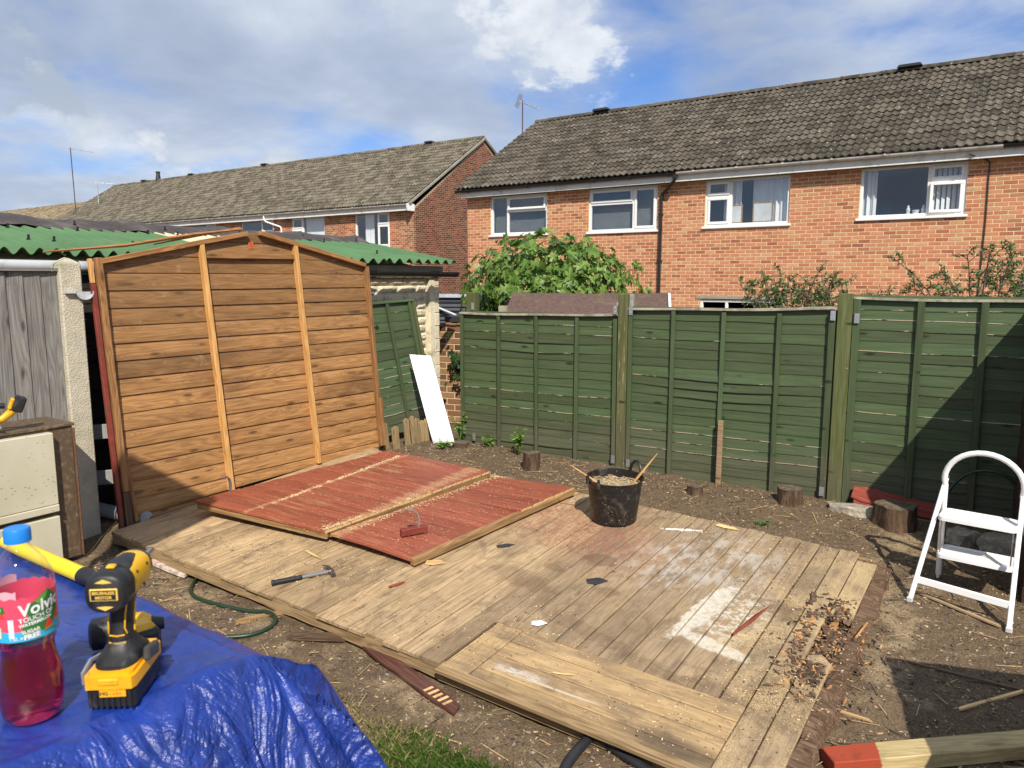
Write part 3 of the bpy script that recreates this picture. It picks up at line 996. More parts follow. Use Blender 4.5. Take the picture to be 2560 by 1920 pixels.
aerial('roof_aerial', 'tall rusty aerial mast with long bare boom at the far left', fr((-21.45, 38.0, 5.1), (0.97, -0.2, 0), (-0.06, 0, 1)), 3.1, 1.25, 3, radians(9), False, M_mastb, 0.022)
aerial('roof_aerial', 'small white aerial peeping over the terrace ridge, next to the tall rusty mast', fr((-24.3, 45.5, 5.6), (0.9, 0.4, 0), (0, 0, 1)), 1.9, 0.9, 4, radians(0), False, M_alu, 0.03)

# ------------------------------------------------------------------ neighbour's garage with corrugated roof
UH = Vector((0.5582, 0.8297, 0)); VH = Vector((0.8297, -0.5582, 0))
M_green_sheet = plain('green_corrugated', (0.075, 0.165, 0.062), 0.6, var=0.16, scale=3, bmp=0.1, dirt=(0.10, 0.155, 0.085), dscale=4)
M_cream_sheet = plain('cream_corrugated', (0.55, 0.50, 0.33), 0.6, var=0.08, scale=6, bmp=0.1)
M_felt_ridge = plain('ridge_cap_brown', (0.055, 0.042, 0.038), 0.7, var=0.2, scale=20, bmp=0.3, dirt=(0.13, 0.11, 0.10), dscale=3)
M_cream = plain('cream_block', (0.66, 0.58, 0.41), 0.85, var=0.12, scale=35, bmp=0.7, bd=0.01, dirt=(0.30, 0.25, 0.16), dscale=7)
M_bolt = plain('bolt_black', (0.012, 0.012, 0.013), 0.5, bmp=0)

def rough_block(w, h, d, seed, amp=0.012):
    r = random.Random(seed)
    nx, nz = 7, 4
    v, f = [], []
    for j in range(nz + 1):
        for i in range(nx + 1):
            e = min(i, nx - i, 1) * min(j, nz - j, 1)
            v.append((w * i / nx, (-d * (0.75 + r.random() * 0.5) * e), h * j / nz))
    for j in range(nz):
        for i in range(nx):
            a = j * (nx + 1) + i
            f.append((a, a + 1, a + nx + 2, a + nx + 1))
    return MB().add(v, f)

def corrugated(parent, name, M, x0, x1, S, pitch, amp, mat, t=0.004, sag=0.0):
    mb = MB()
    n = max(4, int((x1 - x0) / pitch * 10))
    ny = 3
    v, f = [], []
    for lay in (0, 1):
        for j in range(ny + 1):
            for i in range(n + 1):
                x = x0 + (x1 - x0) * i / n
                z = amp * sin(2 * pi * (x - x0) / pitch) - lay * t - sag * sin(pi * j / ny)
                v.append((x, S * j / ny, z))
    w_ = n + 1
    o_ = (ny + 1) * w_
    for lay in (0, 1):
        for j in range(ny):
            for i in range(n):
                a = lay * o_ + j * w_ + i
                f.append((a, a + 1, a + w_ + 1, a + w_))
    for i in range(n):
        f.append((i, i + 1, o_ + i + 1, o_ + i))
        a = ny * w_
        f.append((a + i, a + i + 1, o_ + a + i + 1, o_ + a + i))
    mb.add(v, f)
    o = mb.obj(name, mat, parent, M, smooth=60)
    return o

def garage():
    R = thing('garage', 'cream block garage with green corrugated roof and dark ridge behind the shed wall', 'garage', fr((-0.865, 8.62, 0), UH, (0, 0, 1)))
    # local: x towards the far end (0 = far corner), y into the garage
    X0 = -6.6
    bs = [rough_block(0.292, 0.078, 0.022, i).mesh('block', M_cream, smooth=30) for i in range(6)]
    rest = MB()
    nrow = 24
    for j in range(nrow):
        z = -0.06 + j * 0.087
        x = -0.20 - (0.15 if j % 2 else 0)
        first = True
        while x > X0:
            xa = x - 0.292
            if xa < X0: break
            if x > -2.6 and z > 0.35:
                link('block', bs[(j * 7 + int(-x * 10)) % 6], R, T(xa, -0.012, z))
            else:
                b_ = rough_block(0.292, 0.078, 0.022, j)
                rest.add(b_.v, b_.f, 0, T(xa, -0.012, z))
            if first and j % 2:
                b_ = rough_block(0.142, 0.078, 0.022, j + 50)
                rest.add(b_.v, b_.f, 0, T(x + 0.008, -0.012, z))
            first = False
            x -= 0.30
    o = rest.obj('blockwork', M_cream, R); o['kind'] = 'stuff'
    MB().box(X0, -0.165, -0.008, 0.06, -0.7, 2.02).obj('wall', M_cream, R)
    MB().box(-0.06, -0.002, 0.07, 2.66, -0.7, 2.0).obj('end_wall', M_cream, R)
    MB().box(X0, -0.06, 2.6, 2.67, -0.7, 2.0).obj('rear_wall', M_cream, R)
    MB().prism([(0.0, 2.0), (2.67, 2.0), (1.335, 2.27)], -0.05, -0.01, 0, Matrix(((0, 0, 1, 0), (1, 0, 0, 0), (0, 1, 0, 0), (0, 0, 0, 1)))).obj('gable_infill', M_cream, R)
    # corner column: smooth post and toothed quoin blocks
    MB().cbox(-0.163, -0.075, -0.05, 0.06, -0.7, 2.0, 0.006).obj('corner_post', M_cream, R)
    for j in range(14):
        MB().cbox(-0.073, 0.012, -0.045 + 0.004 * (j % 2), 0.06, -0.1 + j * 0.149, 0.044 + j * 0.149, 0.006).obj('quoin', M_cream, R)
    # roof
    eave, rid = Vector((0, -0.17, 2.065)), Vector((0, 1.335, 2.325))
    sl = rid - eave
    RM = fr((0, eave.y, eave.z), (1, 0, 0), Vector((1, 0, 0)).cross(sl))
    S = sl.length
    for (a, b_, p, am, mt, nm, up) in ((-6.9, -5.50, .105, .023, M_green_sheet, 'roof_sheet', 0), (-5.52, -4.07, .105, .023, M_green_sheet, 'roof_sheet', .006), (-4.09, -2.66, .105, .023, M_green_sheet, 'roof_sheet', 0),
                         (-2.68, -1.93, .11, .021, M_cream_sheet, 'roof_sheet', .004), (-1.95, -0.95, .15, .026, M_green_sheet, 'roof_sheet', 0), (-0.97, 0.16, .15, .026, M_green_sheet, 'roof_sheet', .006)):
        so = corrugated(R, nm, RM @ T(0, 0, 0.03 + up), a, b_, S, p, am, mt)
        bl = MB()
        for row in (0.35, 1.15):
            x = a + p * 1.25
            while x < b_ - 0.05:
                bl.lathe([(0.014, 0), (0.014, .006), (0.008, .008), (0.008, .024), (0.010, .026), (0.009, .033), (0.004, .035)], 8, 0, T(x, row * S / 1.54 + rnd.uniform(-.05, .05), am + 0.0))
                x += p * rnd.choice((5, 6, 7))
        if bl.v:
            bl.obj('roof_bolt', M_bolt, so)
    rs = corrugated(R, 'rear_roof_sheet', fr((0, 2.84, 2.065), (-1, 0, 0), Vector((-1, 0, 0)).cross(Vector((0, -1.505, .26)))) @ T(0, 0, 0.03), -0.16, 6.9, S, .15, .026, M_green_sheet)
    # ridge cap, slightly wavy
    mb = MB(); v = []; f = []
    n = 60
    for i in range(n + 1):
        x = -6.9 + 7.0 * i / n
        wv = 0.012 * sin(x * 6.1) + 0.008 * sin(x * 13)
        for (dy, dz) in ((-0.24, -0.035), (-0.10, 0.035), (0, 0.065), (0.10, 0.035), (0.24, -0.035)):
            v.append((x, 1.335 + dy + wv * 0.6, 2.365 + dz + wv + rnd.uniform(-.004, .004)))
    for i in range(n):
        for j in range(4):
            a = i * 5 + j
            f.append((a, a + 1, a + 6, a + 5))
    mb.add(v, f)
    cap = mb.obj('ridge_cap', M_felt_ridge, R, smooth=60)
    bl = MB()
    for i in range(9):
        bl.lathe([(0.015, 0), (0.015, .007), (0.008, .010), (0.008, .034), (0.004, .037)], 8, 0, T(-6.6 + i * 0.82, 1.19, 2.37))
    bl.obj('roof_bolt', M_bolt, cap)
    # eaves boards and gutters
    MB().box(X0, 0.05, -0.07, -0.045, 1.93, 2.055).obj('eaves_board', plain('eaves_board', (0.20, 0.18, 0.13), 0.85), R)
    half_gutter(R, -2.55, 0.10, -0.215, 1.99, 0.055, M_gutb)
    MB().tube([(-6.9, -0.20, 2.012), (-2.75, -0.20, 1.995)], 0.040, 12).obj('waste_pipe', M_gutg, R, smooth=50)
    mb = MB()
    for x in (-5.17, -4.72, -4.05): mb.tube([(x - .03, -.20, 2.005), (x + .03, -.20, 2.005)], 0.044, 12)
    mb.obj('pipe_collar', M_gutb, R, smooth=50)
garage()

# dark corrugated panel, brick pier with slab and ivy between garage and fence
def between():
    M = fr((-1.15, 11.4, 0.0), UH * 0.2 + VH, (0, 0, 1))
    R = thing('corrugated_panel', 'dark grey corrugated metal panel between garage and fence', 'panel', fr((-1.10, 10.9, 0.55), (0.98, -0.2, 0), (0, 0, 1)))
    mb = MB(); v = []; f = []
    n = 60
    for lay in (0, 1):
        for i in range(n + 1):
            z = 1.12 * i / n
            y = 0.012 * sin(z * 2 * pi / 0.062) + lay * 0.006
            v.append((0, y, z)); v.append((1.5, y, z))
    o_ = 2 * (n + 1)
    for lay in (0, 1):
        for i in range(n):
            a = lay * o_ + 2 * i
            f.append((a, a + 1, a + 3, a + 2))
    mb.add(v, f)
    mb.obj('sheet', plain('grey_steel_sheet', (0.045, 0.05, 0.065), 0.5, var=0.15), R, smooth=60)
    MB().box(-0.02, 1.52, -0.03, 0.03, 1.10, 1.15).obj('cap_rail', plain('rail_pale', (0.42, 0.46, 0.52), 0.5), R)
    mb = MB(); mb.tube([(0.0, -0.05, 0.98), (0.3, -.06, 0.86), (0.62, -.06, 0.66)], 0.016, 6); mb.obj('rope', plain('rope_white', (0.6, 0.62, 0.66), 0.8), R)
    P = thing('brick_pier', 'brown brick garden wall end with broken tile coping between garage and fence', 'wall', fr((-0.905, 9.35, 0.0), (0.93, -0.37, 0), (0, 0, 1)))
    br = brick_piece(0.205, 'pierbrick'); me = br.mesh('brick', M_brick3, fixn=False); _brick_mesh.pop('pierbrick')
    hb = brick_piece(0.098, 'half'); meh = hb.mesh('brick', M_brick3, fixn=False); _brick_mesh.pop('half')
    for j in range(20):
        z = -0.15 + j * 0.075
        if j % 2:
            link('brick', meh, P, T(0.0, -0.006, z)); link('brick', me, P, T(0.108, -0.006, z)); link('brick', me, P, T(0.323, -0.006, z))
        else:
            link('brick', me, P, T(0.0, -0.006, z)); link('brick', me, P, T(0.215, -0.006, z)); link('brick', meh, P, T(0.43, -0.006, z))
    MB().box(0.002, 0.52, 0.0, 0.22, -0.6, 1.348).obj('mortar', M_mortar1, P)
    cp_ = MB()
    for i in range(6):
        cp_.cbox(-0.02 + i * 0.09, 0.07 + i * 0.09, -0.03, 0.24, 1.352 + (i % 2) * .006, 1.374 + (i % 2) * .006, 0.003)
    cp_.obj('coping', plain('coping_tile', (0.24, 0.13, 0.07), 0.9, var=0.3), P)
    S = thing('slab', 'dark square slab lying on top of the brown brick pier', 'slab', fr((-0.80, 9.37, 1.386), (0.93, -0.37, 0), (0, 0, 1)))
    MB().cbox(-0.03, 0.33, -0.02, 0.26, 0.0, 0.075, 0.006).obj('block', M_lead, S)
between()

# ------------------------------------------------------------------ green fence
FD = Vector((0.863, -0.505, 0)).normalized(); FIN = Vector((-FD.y, FD.x, 0))
FA = Vector((-0.426, 7.174, 0))
def fence_M(s, z, y=0.0):
    return fr(FA + FD * s + FIN * y + Vector((0, 0, z)), FD, (0, 0, 1))

def mat_fence(name, lo, mid, hi, sheen=0.6, pale=None, pm=(5, 5, 30), pt=0.655, vert=False):
    m, nt, b = newmat(name)
    co, r = rcoord(nt)
    p = nd(nt, 'ShaderNodeNewGeometry').outputs['Position']
    g = noi(nt, mapp(nt, co, (40, 40, 2) if vert else (2, 40, 40)), 1.0, 5, 0.6, 0.3)
    g2 = noi(nt, mapp(nt, co, (160, 160, 6) if vert else (6, 160, 160)), 1.0, 3, 0.6)
    kv = vor(nt, mapp(nt, co, (3.0, 9, 9)), 1.0)
    k_ = mth(nt, 'ADD', mth(nt, 'MULTIPLY', g, 0.6), mth(nt, 'MULTIPLY', g2, 0.4))
    c = ramp(nt, k_, [(0.3, lo), (0.5, mid), (0.7, hi)])
    c = mix(nt, step(nt, kv, 0.16, 0.06), c, tuple(x * 0.4 for x in lo))
    c = nd(nt, 'ShaderNodeHueSaturation', {'Color': c, 'Value': mth(nt, 'ADD', 0.78, mth(nt, 'MULTIPLY', r, 0.44)), 'Hue': mth(nt, 'ADD', 0.485, mth(nt, 'MULTIPLY', r, 0.03))}).outputs[0]
    # bare, greyed timber where splashing soil has worn the paint off near the ground
    z = nd(nt, 'ShaderNodeSeparateXYZ', {0: p})
    hgt = mth(nt, 'SUBTRACT', z.outputs[2], mth(nt, 'MULTIPLY', z.outputs[1], K))
    wn_ = noi(nt, mapp(nt, p, (1.5, 1.5, 9)), 1.0, 5, 0.65)
    wear = mth(nt, 'MULTIPLY', step(nt, mth(nt, 'ADD', hgt, mth(nt, 'MULTIPLY', mth(nt, 'SUBTRACT', wn_, 0.5), 0.75)), 0.42, 0.10), step(nt, hgt, -0.25, 0.02))
    c = mix(nt, mth(nt, 'MULTIPLY', wear, 0.40), c, ramp(nt, k_, [(0.3, (0.065, 0.05, 0.038)), (0.7, (0.17, 0.135, 0.10))]))
    # chips in the paint
    ch = mth(nt, 'MULTIPLY', step(nt, vor(nt, p, 9.0), 0.05, 0.03), step(nt, noi(nt, p, 2.5, 3), 0.5, 0.62))
    c = mix(nt, ch, c, (0.5, 0.45, 0.34))
    if pale:
        pe = noi(nt, mapp(nt, p, pm), 1.0, 4, 0.7)
        c = mix(nt, step(nt, mth(nt, 'ADD', pe, mth(nt, 'MULTIPLY', mth(nt, 'SUBTRACT', r, 0.5), 0.42)), pt, pt + 0.04), c, pale)
    lk(nt, c, b.inputs['Base Color'])
    b.inputs['Roughness'].default_value = sheen
    b.inputs['Specular IOR Level'].default_value = 0.35
    lk(nt, bump(nt, k_, 0.45, 0.004), b.inputs['Normal'])
    return m
GREEN = ((0.040, 0.061, 0.024), (0.060, 0.087, 0.037), (0.084, 0.115, 0.055))
M_fence = mat_fence('fence_green', *GREEN)
M_fence_v = mat_fence('fence_green_upright', *GREEN, vert=True)
M_fence_edge = mat_fence('fence_green_edge', *GREEN, pale=(0.52, 0.42, 0.30))
M_fpost = mat_fence('fence_post_green', (0.05, 0.06, 0.018), (0.085, 0.095, 0.032), (0.15, 0.15, 0.07), vert=True)
M_fpost_split = mat_fence('fence_post_split', (0.06, 0.07, 0.02), (0.10, 0.105, 0.04), (0.20, 0.18, 0.09), pale=(0.5, 0.42, 0.26), pm=(45, 45, 2.2), pt=0.60, vert=True)
M_cap = plain('fence_capping', (0.32, 0.29, 0.22), 0.9, var=0.35, scale=14, bmp=0.5, dirt=(0.09, 0.10, 0.05), dscale=9)

def slat_mesh(L, h, r, sag=0.0, cut=None, warp=0.0, skew=0.0):
    n = 12
    v, f, mi = [], [], []
    a1, a2, p1, p2 = r.uniform(.0015, .0045), r.uniform(.001, .003), r.uniform(0, 6), r.uniform(0, 6)
    for i in range(n + 1):
        u = i / n
        x = L * u
        wz = a1 * sin(u * 7 + p1) + a2 * sin(u * 17 + p2) - sag * sin(pi * u) + skew * u
        oy = warp * sin(pi * u) ** 2
        v += [(x, -0.0125 - oy, wz), (x, -0.006 - oy, wz), (x, 0.0, h), (x, -0.007, h), (x, -0.0132 - oy * .95, wz + .0055)]
    for i in range(n):
        a = 5 * i; b_ = a + 5
        f += [(a + 4, b_ + 4, b_ + 3, a + 3), (a, b_, b_ + 4, a + 4), (a + 1, a, b_, b_ + 1)[::-1], (a + 1, b_ + 1, b_ + 2, a + 2)]
        mi += [0, 1, 1, 0]
    f += [(0, 1, 2, 3, 4), tuple(5 * n + i for i in range(5))]
    mi += [0, 0]
    return MB().add(v, f, mi)

def fence_panel(label, s0, s1, ztl, ztr, zb, batt, seed, cap=True, sk=0.0, special=None):
    r = random.Random(seed)
    R = thing('garden_fence', label, 'fence panel', fence_M(s0, 0), 'green waney-lap fence panels')
    L = s1 - s0
    zt = min(ztl, ztr)
    n = int((zt - zb) / 0.074)
    e = (zt - zb) / n
    for i in range(n):
        sg = r.uniform(0, 0.006); wp = r.uniform(0, 0.004)
        dz = 0.0
        if special and i in special:
            sg += special[i][0]; wp += special[i][1]
        o = slat_mesh(L, e + 0.028, r, sg, None, wp, (sk if i < n - 2 else sk * 0.5)).obj('slat', [M_fence, M_fence_edge], R, T(0, 0.0 + r.uniform(-.001, .001), zb + i * e) @ RY(r.uniform(-.002, .002)))
    for (x, w_, zlo) in batt:
        MB().cbox(x - w_ / 2, x + w_ / 2, -0.043, -0.018, zlo, zt - 0.004 + r.uniform(-.004, .002), 0.002).obj('batten', M_fence_v, R, T(x, 0, 0) @ RY(r.uniform(-.006, .006)) @ T(-x, 0, 0))
    if cap:
        mb = MB(); nn = 16; v = []; f = []
        for i in range(nn + 1):
            u = i / nn
            z = ztl + (ztr - ztl) * u + 0.003 * sin(u * 9 + seed) - 0.010 * sin(pi * u)
            v += [(L * u, -0.045, z), (L * u, 0.03, z), (L * u, 0.03, z + .018), (L * u, -0.045, z + .016)]
        for i in range(nn):
            a = 4 * i
            for k_ in range(4):
                f.append((a + k_, a + (k_ + 1) % 4, a + 4 + (k_ + 1) % 4, a + 4 + k_))
        f += [(0, 1, 2, 3), tuple(4 * nn + i for i in range(4))]
        mb.add(v, f); mb.obj('capping', M_cap, R)
    return R

fence_panel('green fence panel with worn grey base behind the black tub, furthest left of the three', -0.06, 1.546, 1.590, 1.612, 0.27,
            [(0.02, .032, .36), (0.43, .030, .28), (0.83, .030, .24), (1.22, .032, .22), (1.585, .034, .25)], 3, special={13: (.010, .010), 14: (.004, .014), 2: (0.012, .01)})
fence_panel('green fence panel with a bare stake nailed at its foot, middle one of the three', 1.636, 3.248, 1.665, 1.70, 0.20,
            [(0.02, .034, .24), (0.385, .032, .22), (0.785, .034, .20), (1.21, .034, .20), (1.58, .045, .20)], 5, special={12: (.016, .018), 11: (.012, .016), 10: (.008, .012)})
fence_panel('green fence panel half in deep shadow behind the white stepladder, tallest of the three', 3.352, 5.15, 1.775, 1.775, 0.22,
            [(0.025, .048, .20), (0.43, .045, .18), (0.815, .045, .18), (1.24, .045, .18), (1.72, .045, .18)], 9)

def fence_post(label, s, zt, mat, w=0.085, y=0.0, lean=0.0):
    R = thing('fence_post', label, 'post', fence_M(s, 0, y) @ RY(lean), 'green fence posts')
    mb = MB(); mb.cbox(-w / 2, w / 2, -0.045, 0.04, -0.1, zt, 0.004)
    mb.obj('post', mat, R)
    return R
def clip(R, x, z, y=-0.058):
    mb = MB(); mb.box(x - .018, x + .018, y, y + .003, z - .035, z + .035); mb.box(x - .018, x - .015, y, y + .05, z - .035, z + .035); mb.lathe([(0.005, 0), (0.004, .003)], 6, 0, T(x, y, z + .015) @ RX(pi / 2)); mb.lathe([(0.005, 0), (0.004, .003)], 6, 0, T(x, y, z - .015) @ RX(pi / 2))
    mb.obj('panel_clip', M_metal, R)
p0 = fence_post('short green fence post with metal clip rising behind the leftmost fence panel', 0.01, 1.79, M_fpost, 0.095, 0.09)
clip(p0, 0.03, 1.66)
clip(p0, -0.02, 0.47, -0.14); clip(p0, 0.09, 0.42, -0.14)
p1 = fence_post('split green fence post with pale cracks behind the black tub', 1.59, 1.795, M_fpost_split, 0.085)
MB().cbox(0.046, 0.075, -0.02, 0.03, 0.2, 1.79, 0.003).obj('backing_post', plain('grey_timber', (0.30, 0.29, 0.26), 0.9, var=0.2), p1)
clip(p1, -0.062, 1.66); clip(p1, 0.072, 1.655, -0.05); clip(p1, -0.06, 0.38); clip(p1, 0.075, 0.36, -0.05)
p2 = fence_post('tall mossy green fence post between the middle panel and the shadowed panel', 3.30, 1.815, M_fpost, 0.10)
clip(p2, -0.077, 1.655); clip(p2, 0.082, 1.64); clip(p2, -0.085, 0.34)
for (s, zt, lb, yy) in ((0.30, 1.665, 'short grey timber stub sticking up behind the leftmost fence panel top', 0.16), (1.50, 1.715, 'pale timber block showing beside the top of the split fence post', 0.14)):
    R = thing('timber_stub', lb, 'post', fence_M(s, 0, yy))
    MB().cbox(-.033, .033, -.03, .03, -0.1, zt, .003).obj('post', plain('stub_timber', (0.38, 0.33, 0.24), 0.9, var=0.2), R)
R = thing('timber_stake', 'bare grey timber stake standing against the middle fence panel', 'stake', fence_M(2.445, 0.14, -0.075) @ RY(0.006))
MB().cbox(-.020, .020, -.014, .014, 0, .67, .003).obj('stake', wood('stake_timber', (0.20, 0.13, 0.07), (0.33, 0.22, 0.13), (0.44, 0.32, 0.20), 0.6), R, RY(radians(90)) if False else None)

# ------------------------------------------------------------------ standing gable wall of the shed
GAZ = radians(36.35)
GUv = Vector((sin(GAZ), cos(GAZ), 0)); GNv = Vector((GUv.y, -GUv.x, 0))
LEAN = radians(5.0)
GUP = Vector((0, 0, 1)) * cos(LEAN) - GNv * sin(LEAN)
GM_ = fr((-2.598, 4.882, 0.294), GUv, GUP.cross(GUv) * -1 if False else GUP)
def gable_stain(nt, c, co):
    p = nd(nt, 'ShaderNodeNewGeometry').outputs['Position']
    s = step(nt, noi(nt, mapp(nt, p, (1.1, 1.1, 3.2)), 1.0, 6, 0.62, 0.3), 0.50, 0.72)
    c = mix(nt, mth(nt, 'MULTIPLY', s, 0.62), c, (0.085, 0.047, 0.022))
    zz = nd(nt, 'ShaderNodeSeparateXYZ', {0: p}).outputs[2]
    t_ = mth(nt, 'MULTIPLY', step(nt, mth(nt, 'ADD', zz, mth(nt, 'MULTIPLY', noi(nt, mapp(nt, p, (2, 2, 9)), 1.0, 5, 0.65), 0.9)), 1.75, 2.35), 0.42)
    c = mix(nt, t_, c, (0.12, 0.068, 0.03))
    k2 = vor(nt, mapp(nt, co, (1.7, 8.0, 8.0), (4.1, 2.2, 0)), 1.0)
    c = mix(nt, mth(nt, 'MULTIPLY', step(nt, k2, 0.15, 0.09), 0.6), c, (0.06, 0.03, 0.014))
    c = mix(nt, mth(nt, 'MULTIPLY', mth(nt, 'MULTIPLY', step(nt, k2, 0.42, 0.2), step(nt, mth(nt, 'SINE', mth(nt, 'MULTIPLY', k2, 90.0)), 0.2, 0.9)), 0.35), c, (0.14, 0.07, 0.03))
    w_ = mth(nt, 'MULTIPLY', step(nt, noi(nt, p, 7, 5, 0.7), 0.60, 0.70), 0.25)
    return mix(nt, w_, c, (0.50, 0.36, 0.20)), None
M_gable = wood('shed_wall_wood', (0.185, 0.088, 0.030), (0.33, 0.168, 0.062), (0.46, 0.255, 0.110), 0.7, 0.6, 0.35, var=0.17, extra=gable_stain)
M_stud = wood('stud_wood', (0.36, 0.175, 0.05), (0.58, 0.315, 0.105), (0.70, 0.42, 0.17), 0.5, 0.7, 0.4, var=0.1, fine=0.5)
M_rafter = wood('rafter_wood', (0.13, 0.06, 0.02), (0.28, 0.135, 0.05), (0.42, 0.23, 0.10), 0.6, 0.75, 0.4, var=0.15)
M_red = plain('red_paint', (0.20, 0.035, 0.022), 0.55, var=0.2, scale=25, bmp=0.25, dirt=(0.10, 0.05, 0.035), dscale=9)

def board_poly(pts, t, mat, name, parent, M=None, y=0.0):
    """flat board given by its outline (x, z), thickness t in y"""
    mb = MB()
    n = len(pts)
    v = [(p[0], y, p[1]) for p in pts] + [(p[0], y + t, p[1]) for p in pts]
    f = [tuple(range(n)), tuple(range(2 * n - 1, n - 1, -1))] + [(i, (i + 1) % n, n + (i + 1) % n, n + i) for i in range(n)]
    mb.add(v, f)
    return mb.obj(name, mat, parent, M)

def gable():
    R = thing('shed_gable_wall', 'standing orange timber gable end wall of the dismantled shed', 'shed wall', GM_)
    W = 2.37
    xl, xr = 0.0, W
    eb = 1.745                       # eaves
    ax, ab = 1.215, 1.985            # apex
    def rl(x):                        # top of the wall
        return eb + (ab - eb) * (x - xl) / (ax - xl) if x < ax else eb + (ab - eb) * (xr - x) / (xr - ax)
    e = 0.1170
    zs = [1.748 + e * 0.92, 1.748]
    z = 1.742
    k_ = 0
    # shiplap boards, tops scalloped like the real cladding: each a shallow wedge with a shadow gap
    tops = [0.0]
    zz = 0.035
    i = 0
    lines = []
    while zz < ab:
        lines.append(zz); zz += e
    lines = [-0.02] + lines
    for i in range(len(lines)):
        z0 = lines[i]
        z1 = min(z0 + e - 0.0025 if i else lines[1] - 0.0025, ab)
        if i == 0:
            z0b = 0.0
        sk = rnd.uniform(-.003, .003)
        xa, xb = xl + 0.01, xr - 0.01
        slo = 0.0487
        if z0 >= eb - 0.005 or z1 > eb:
            pts = []
            def cross(z, left):
                if z <= eb: return xa if left else xb
                k2 = (z - eb) / (ab - eb)
                return xl + (ax - xl) * k2 if left else xr - (xr - ax) * k2
            p_ = [(cross(z0, True), z0), (cross(z0, False), z0)]
            if z0 < eb < z1: p_ += [(xb, eb)]
            if z1 >= ab - 1e-4: p_ += [(ax, ab)]
            else: p_ += [(cross(z1, False), z1), (cross(z1, True), z1)]
            if z0 < eb < z1: p_ += [(xa, eb)]
            pts = p_
        else:
            zl = max(z0, -0.02); zr_ = z0
            if z0 < 0.14:
                zr_ = max(z0, 0.10)
                if z1 - zr_ < 0.012:
                    xcut = xl + (z1 - 0.012 + 0.02) / 0.0487
                    xb = min(xb, xcut); zr_ = z1 - 0.012
            pts = [(xa, zl), (xb, zr_), (xb, z1 + sk), (xa, z1)]
        # front face with a slight hollow: middle pushed back
        yo = rnd.uniform(-.0015, .0015)
        mb = MB()
        if len(pts) == 4:
            nseg = 5
            prof = [(0.0, -0.0050), (0.25, -0.0065), (0.75, -0.001), (1.0, 0.006)]
            v, f = [], []
            for s in range(nseg + 1):
                u = s / nseg
                bx = pts[0][0] + (pts[1][0] - pts[0][0]) * u; tx = pts[3][0] + (pts[2][0] - pts[3][0]) * u
                bz = pts[0][1] + (pts[1][1] - pts[0][1]) * u; tz = pts[3][1] + (pts[2][1] - pts[3][1]) * u
                wv = 0.0015 * sin(u * 5 + i)
                for (q, yy) in prof:
                    v.append((bx + (tx - bx) * q, yo - yy * -1 + wv, bz + (tz - bz) * q))
                v.append((tx, yo + 0.008, tz)); v.append((tx, yo + 0.009, tz + .012)); v.append((tx, yo + 0.016, tz + .012)); v.append((bx, yo + 0.016, bz))
            m6 = 8
            for s in range(nseg):
                for q in range(m6):
                    a, b_ = s * m6 + q, s * m6 + (q + 1) % m6
                    f.append((a, b_, b_ + m6, a + m6))
            f.append(tuple(range(m6))); f.append(tuple(nseg * m6 + q for q in range(m6)))
            mb.add(v, f)
            mb.obj('cladding_board', M_gable, R)
        else:
            board_poly(pts, 0.012, M_gable, 'cladding_board', R, None, yo)
    # framing, standing proud on our side (y < 0)
    def bar(name, a, b_, w_, d, mat, y0=-0.002, parent=R):
        a = Vector((a[0], 0, a[1])); b_ = Vector((b_[0], 0, b_[1]))
        L = (b_ - a).length
        Mx = fr((a.x, y0, a.z), b_ - a, (0, -1, 0))
        return MB().cbox(0, L, -w_ / 2, w_ / 2, 0, d, 0.003).obj(name, mat, parent, Mx)
    bar('stud', (0.800, 0.052), (0.760, 1.888), 0.036, 0.045, M_stud)
    bar('stud', (1.628, 0.092), (1.590, 1.905), 0.036, 0.045, M_stud)
    bar('stud', (2.350, 0.11), (2.350, 1.735), 0.036, 0.045, M_rafter)
    bar('stud', (2.352, 0.115), (2.358, 0.55), 0.03, 0.022, M_rafter, -0.048)
    bar('corner_stud', (0.020, 0.22), (0.020, 1.765), 0.042, 0.045, M_rafter)
    bar('corner_stud', (0.025, -0.10), (0.022, 0.218), 0.05, 0.04, M_gdark)
    bar('splint', (0.075, -0.0), (0.052, 0.42), 0.026, 0.03, M_rafter)
    bar('corner_trim', (-0.022, -0.16), (-0.024, 1.60), 0.03, 0.030, M_red, 0.002)
    bar('corner_trim', (-0.024, 1.602), (-0.026, 1.76), 0.026, 0.028, M_stud, 0.002)
    bar('corner_trim', (2.385, 0.06), (2.385, 1.70), 0.022, 0.02, M_gdark, 0.002)
    bar('top_rail', (0.782, 1.795), (1.570, 1.803), 0.036, 0.032, M_rafter)
    bar('rafter', (0.030, 1.742), (1.155, 1.972), 0.036, 0.044, M_rafter, -0.004)
    bar('rafter', (1.262, 1.982), (2.335, 1.748), 0.036, 0.044, M_rafter, -0.004)
    # torn strips of roof edging lying along the left rafter
    st = MB()
    st.tube([(-0.30, -0.02, 1.795), (0.2, -0.03, 1.850), (0.7, -0.02, 1.945), (1.13, -0.01, 2.008)], [.006, .012, .013, .008], 5)
    st.tube([(0.42, 0.0, 1.868), (0.8, 0.01, 1.955), (1.12, 0.0, 2.018)], [.004, .011, .007], 5)
    st.obj('torn_edging', M_rafter, R)
    # red stamped square with a number near the apex
    q = MB().box(1.17, 1.215, -0.0065, -0.005, 1.862, 1.915)
    q.obj('stamp', plain('stamp_red', (0.50, 0.10, 0.03), 0.7), R)
    tm = text_mesh('5', 0.045)
    tm.materials.append(plain('stamp_ink', (0.30, 0.03, 0.015), 0.7))
    link('stamp_number', tm, R, T(1.193, -0.0075, 1.889) @ RX(pi / 2))
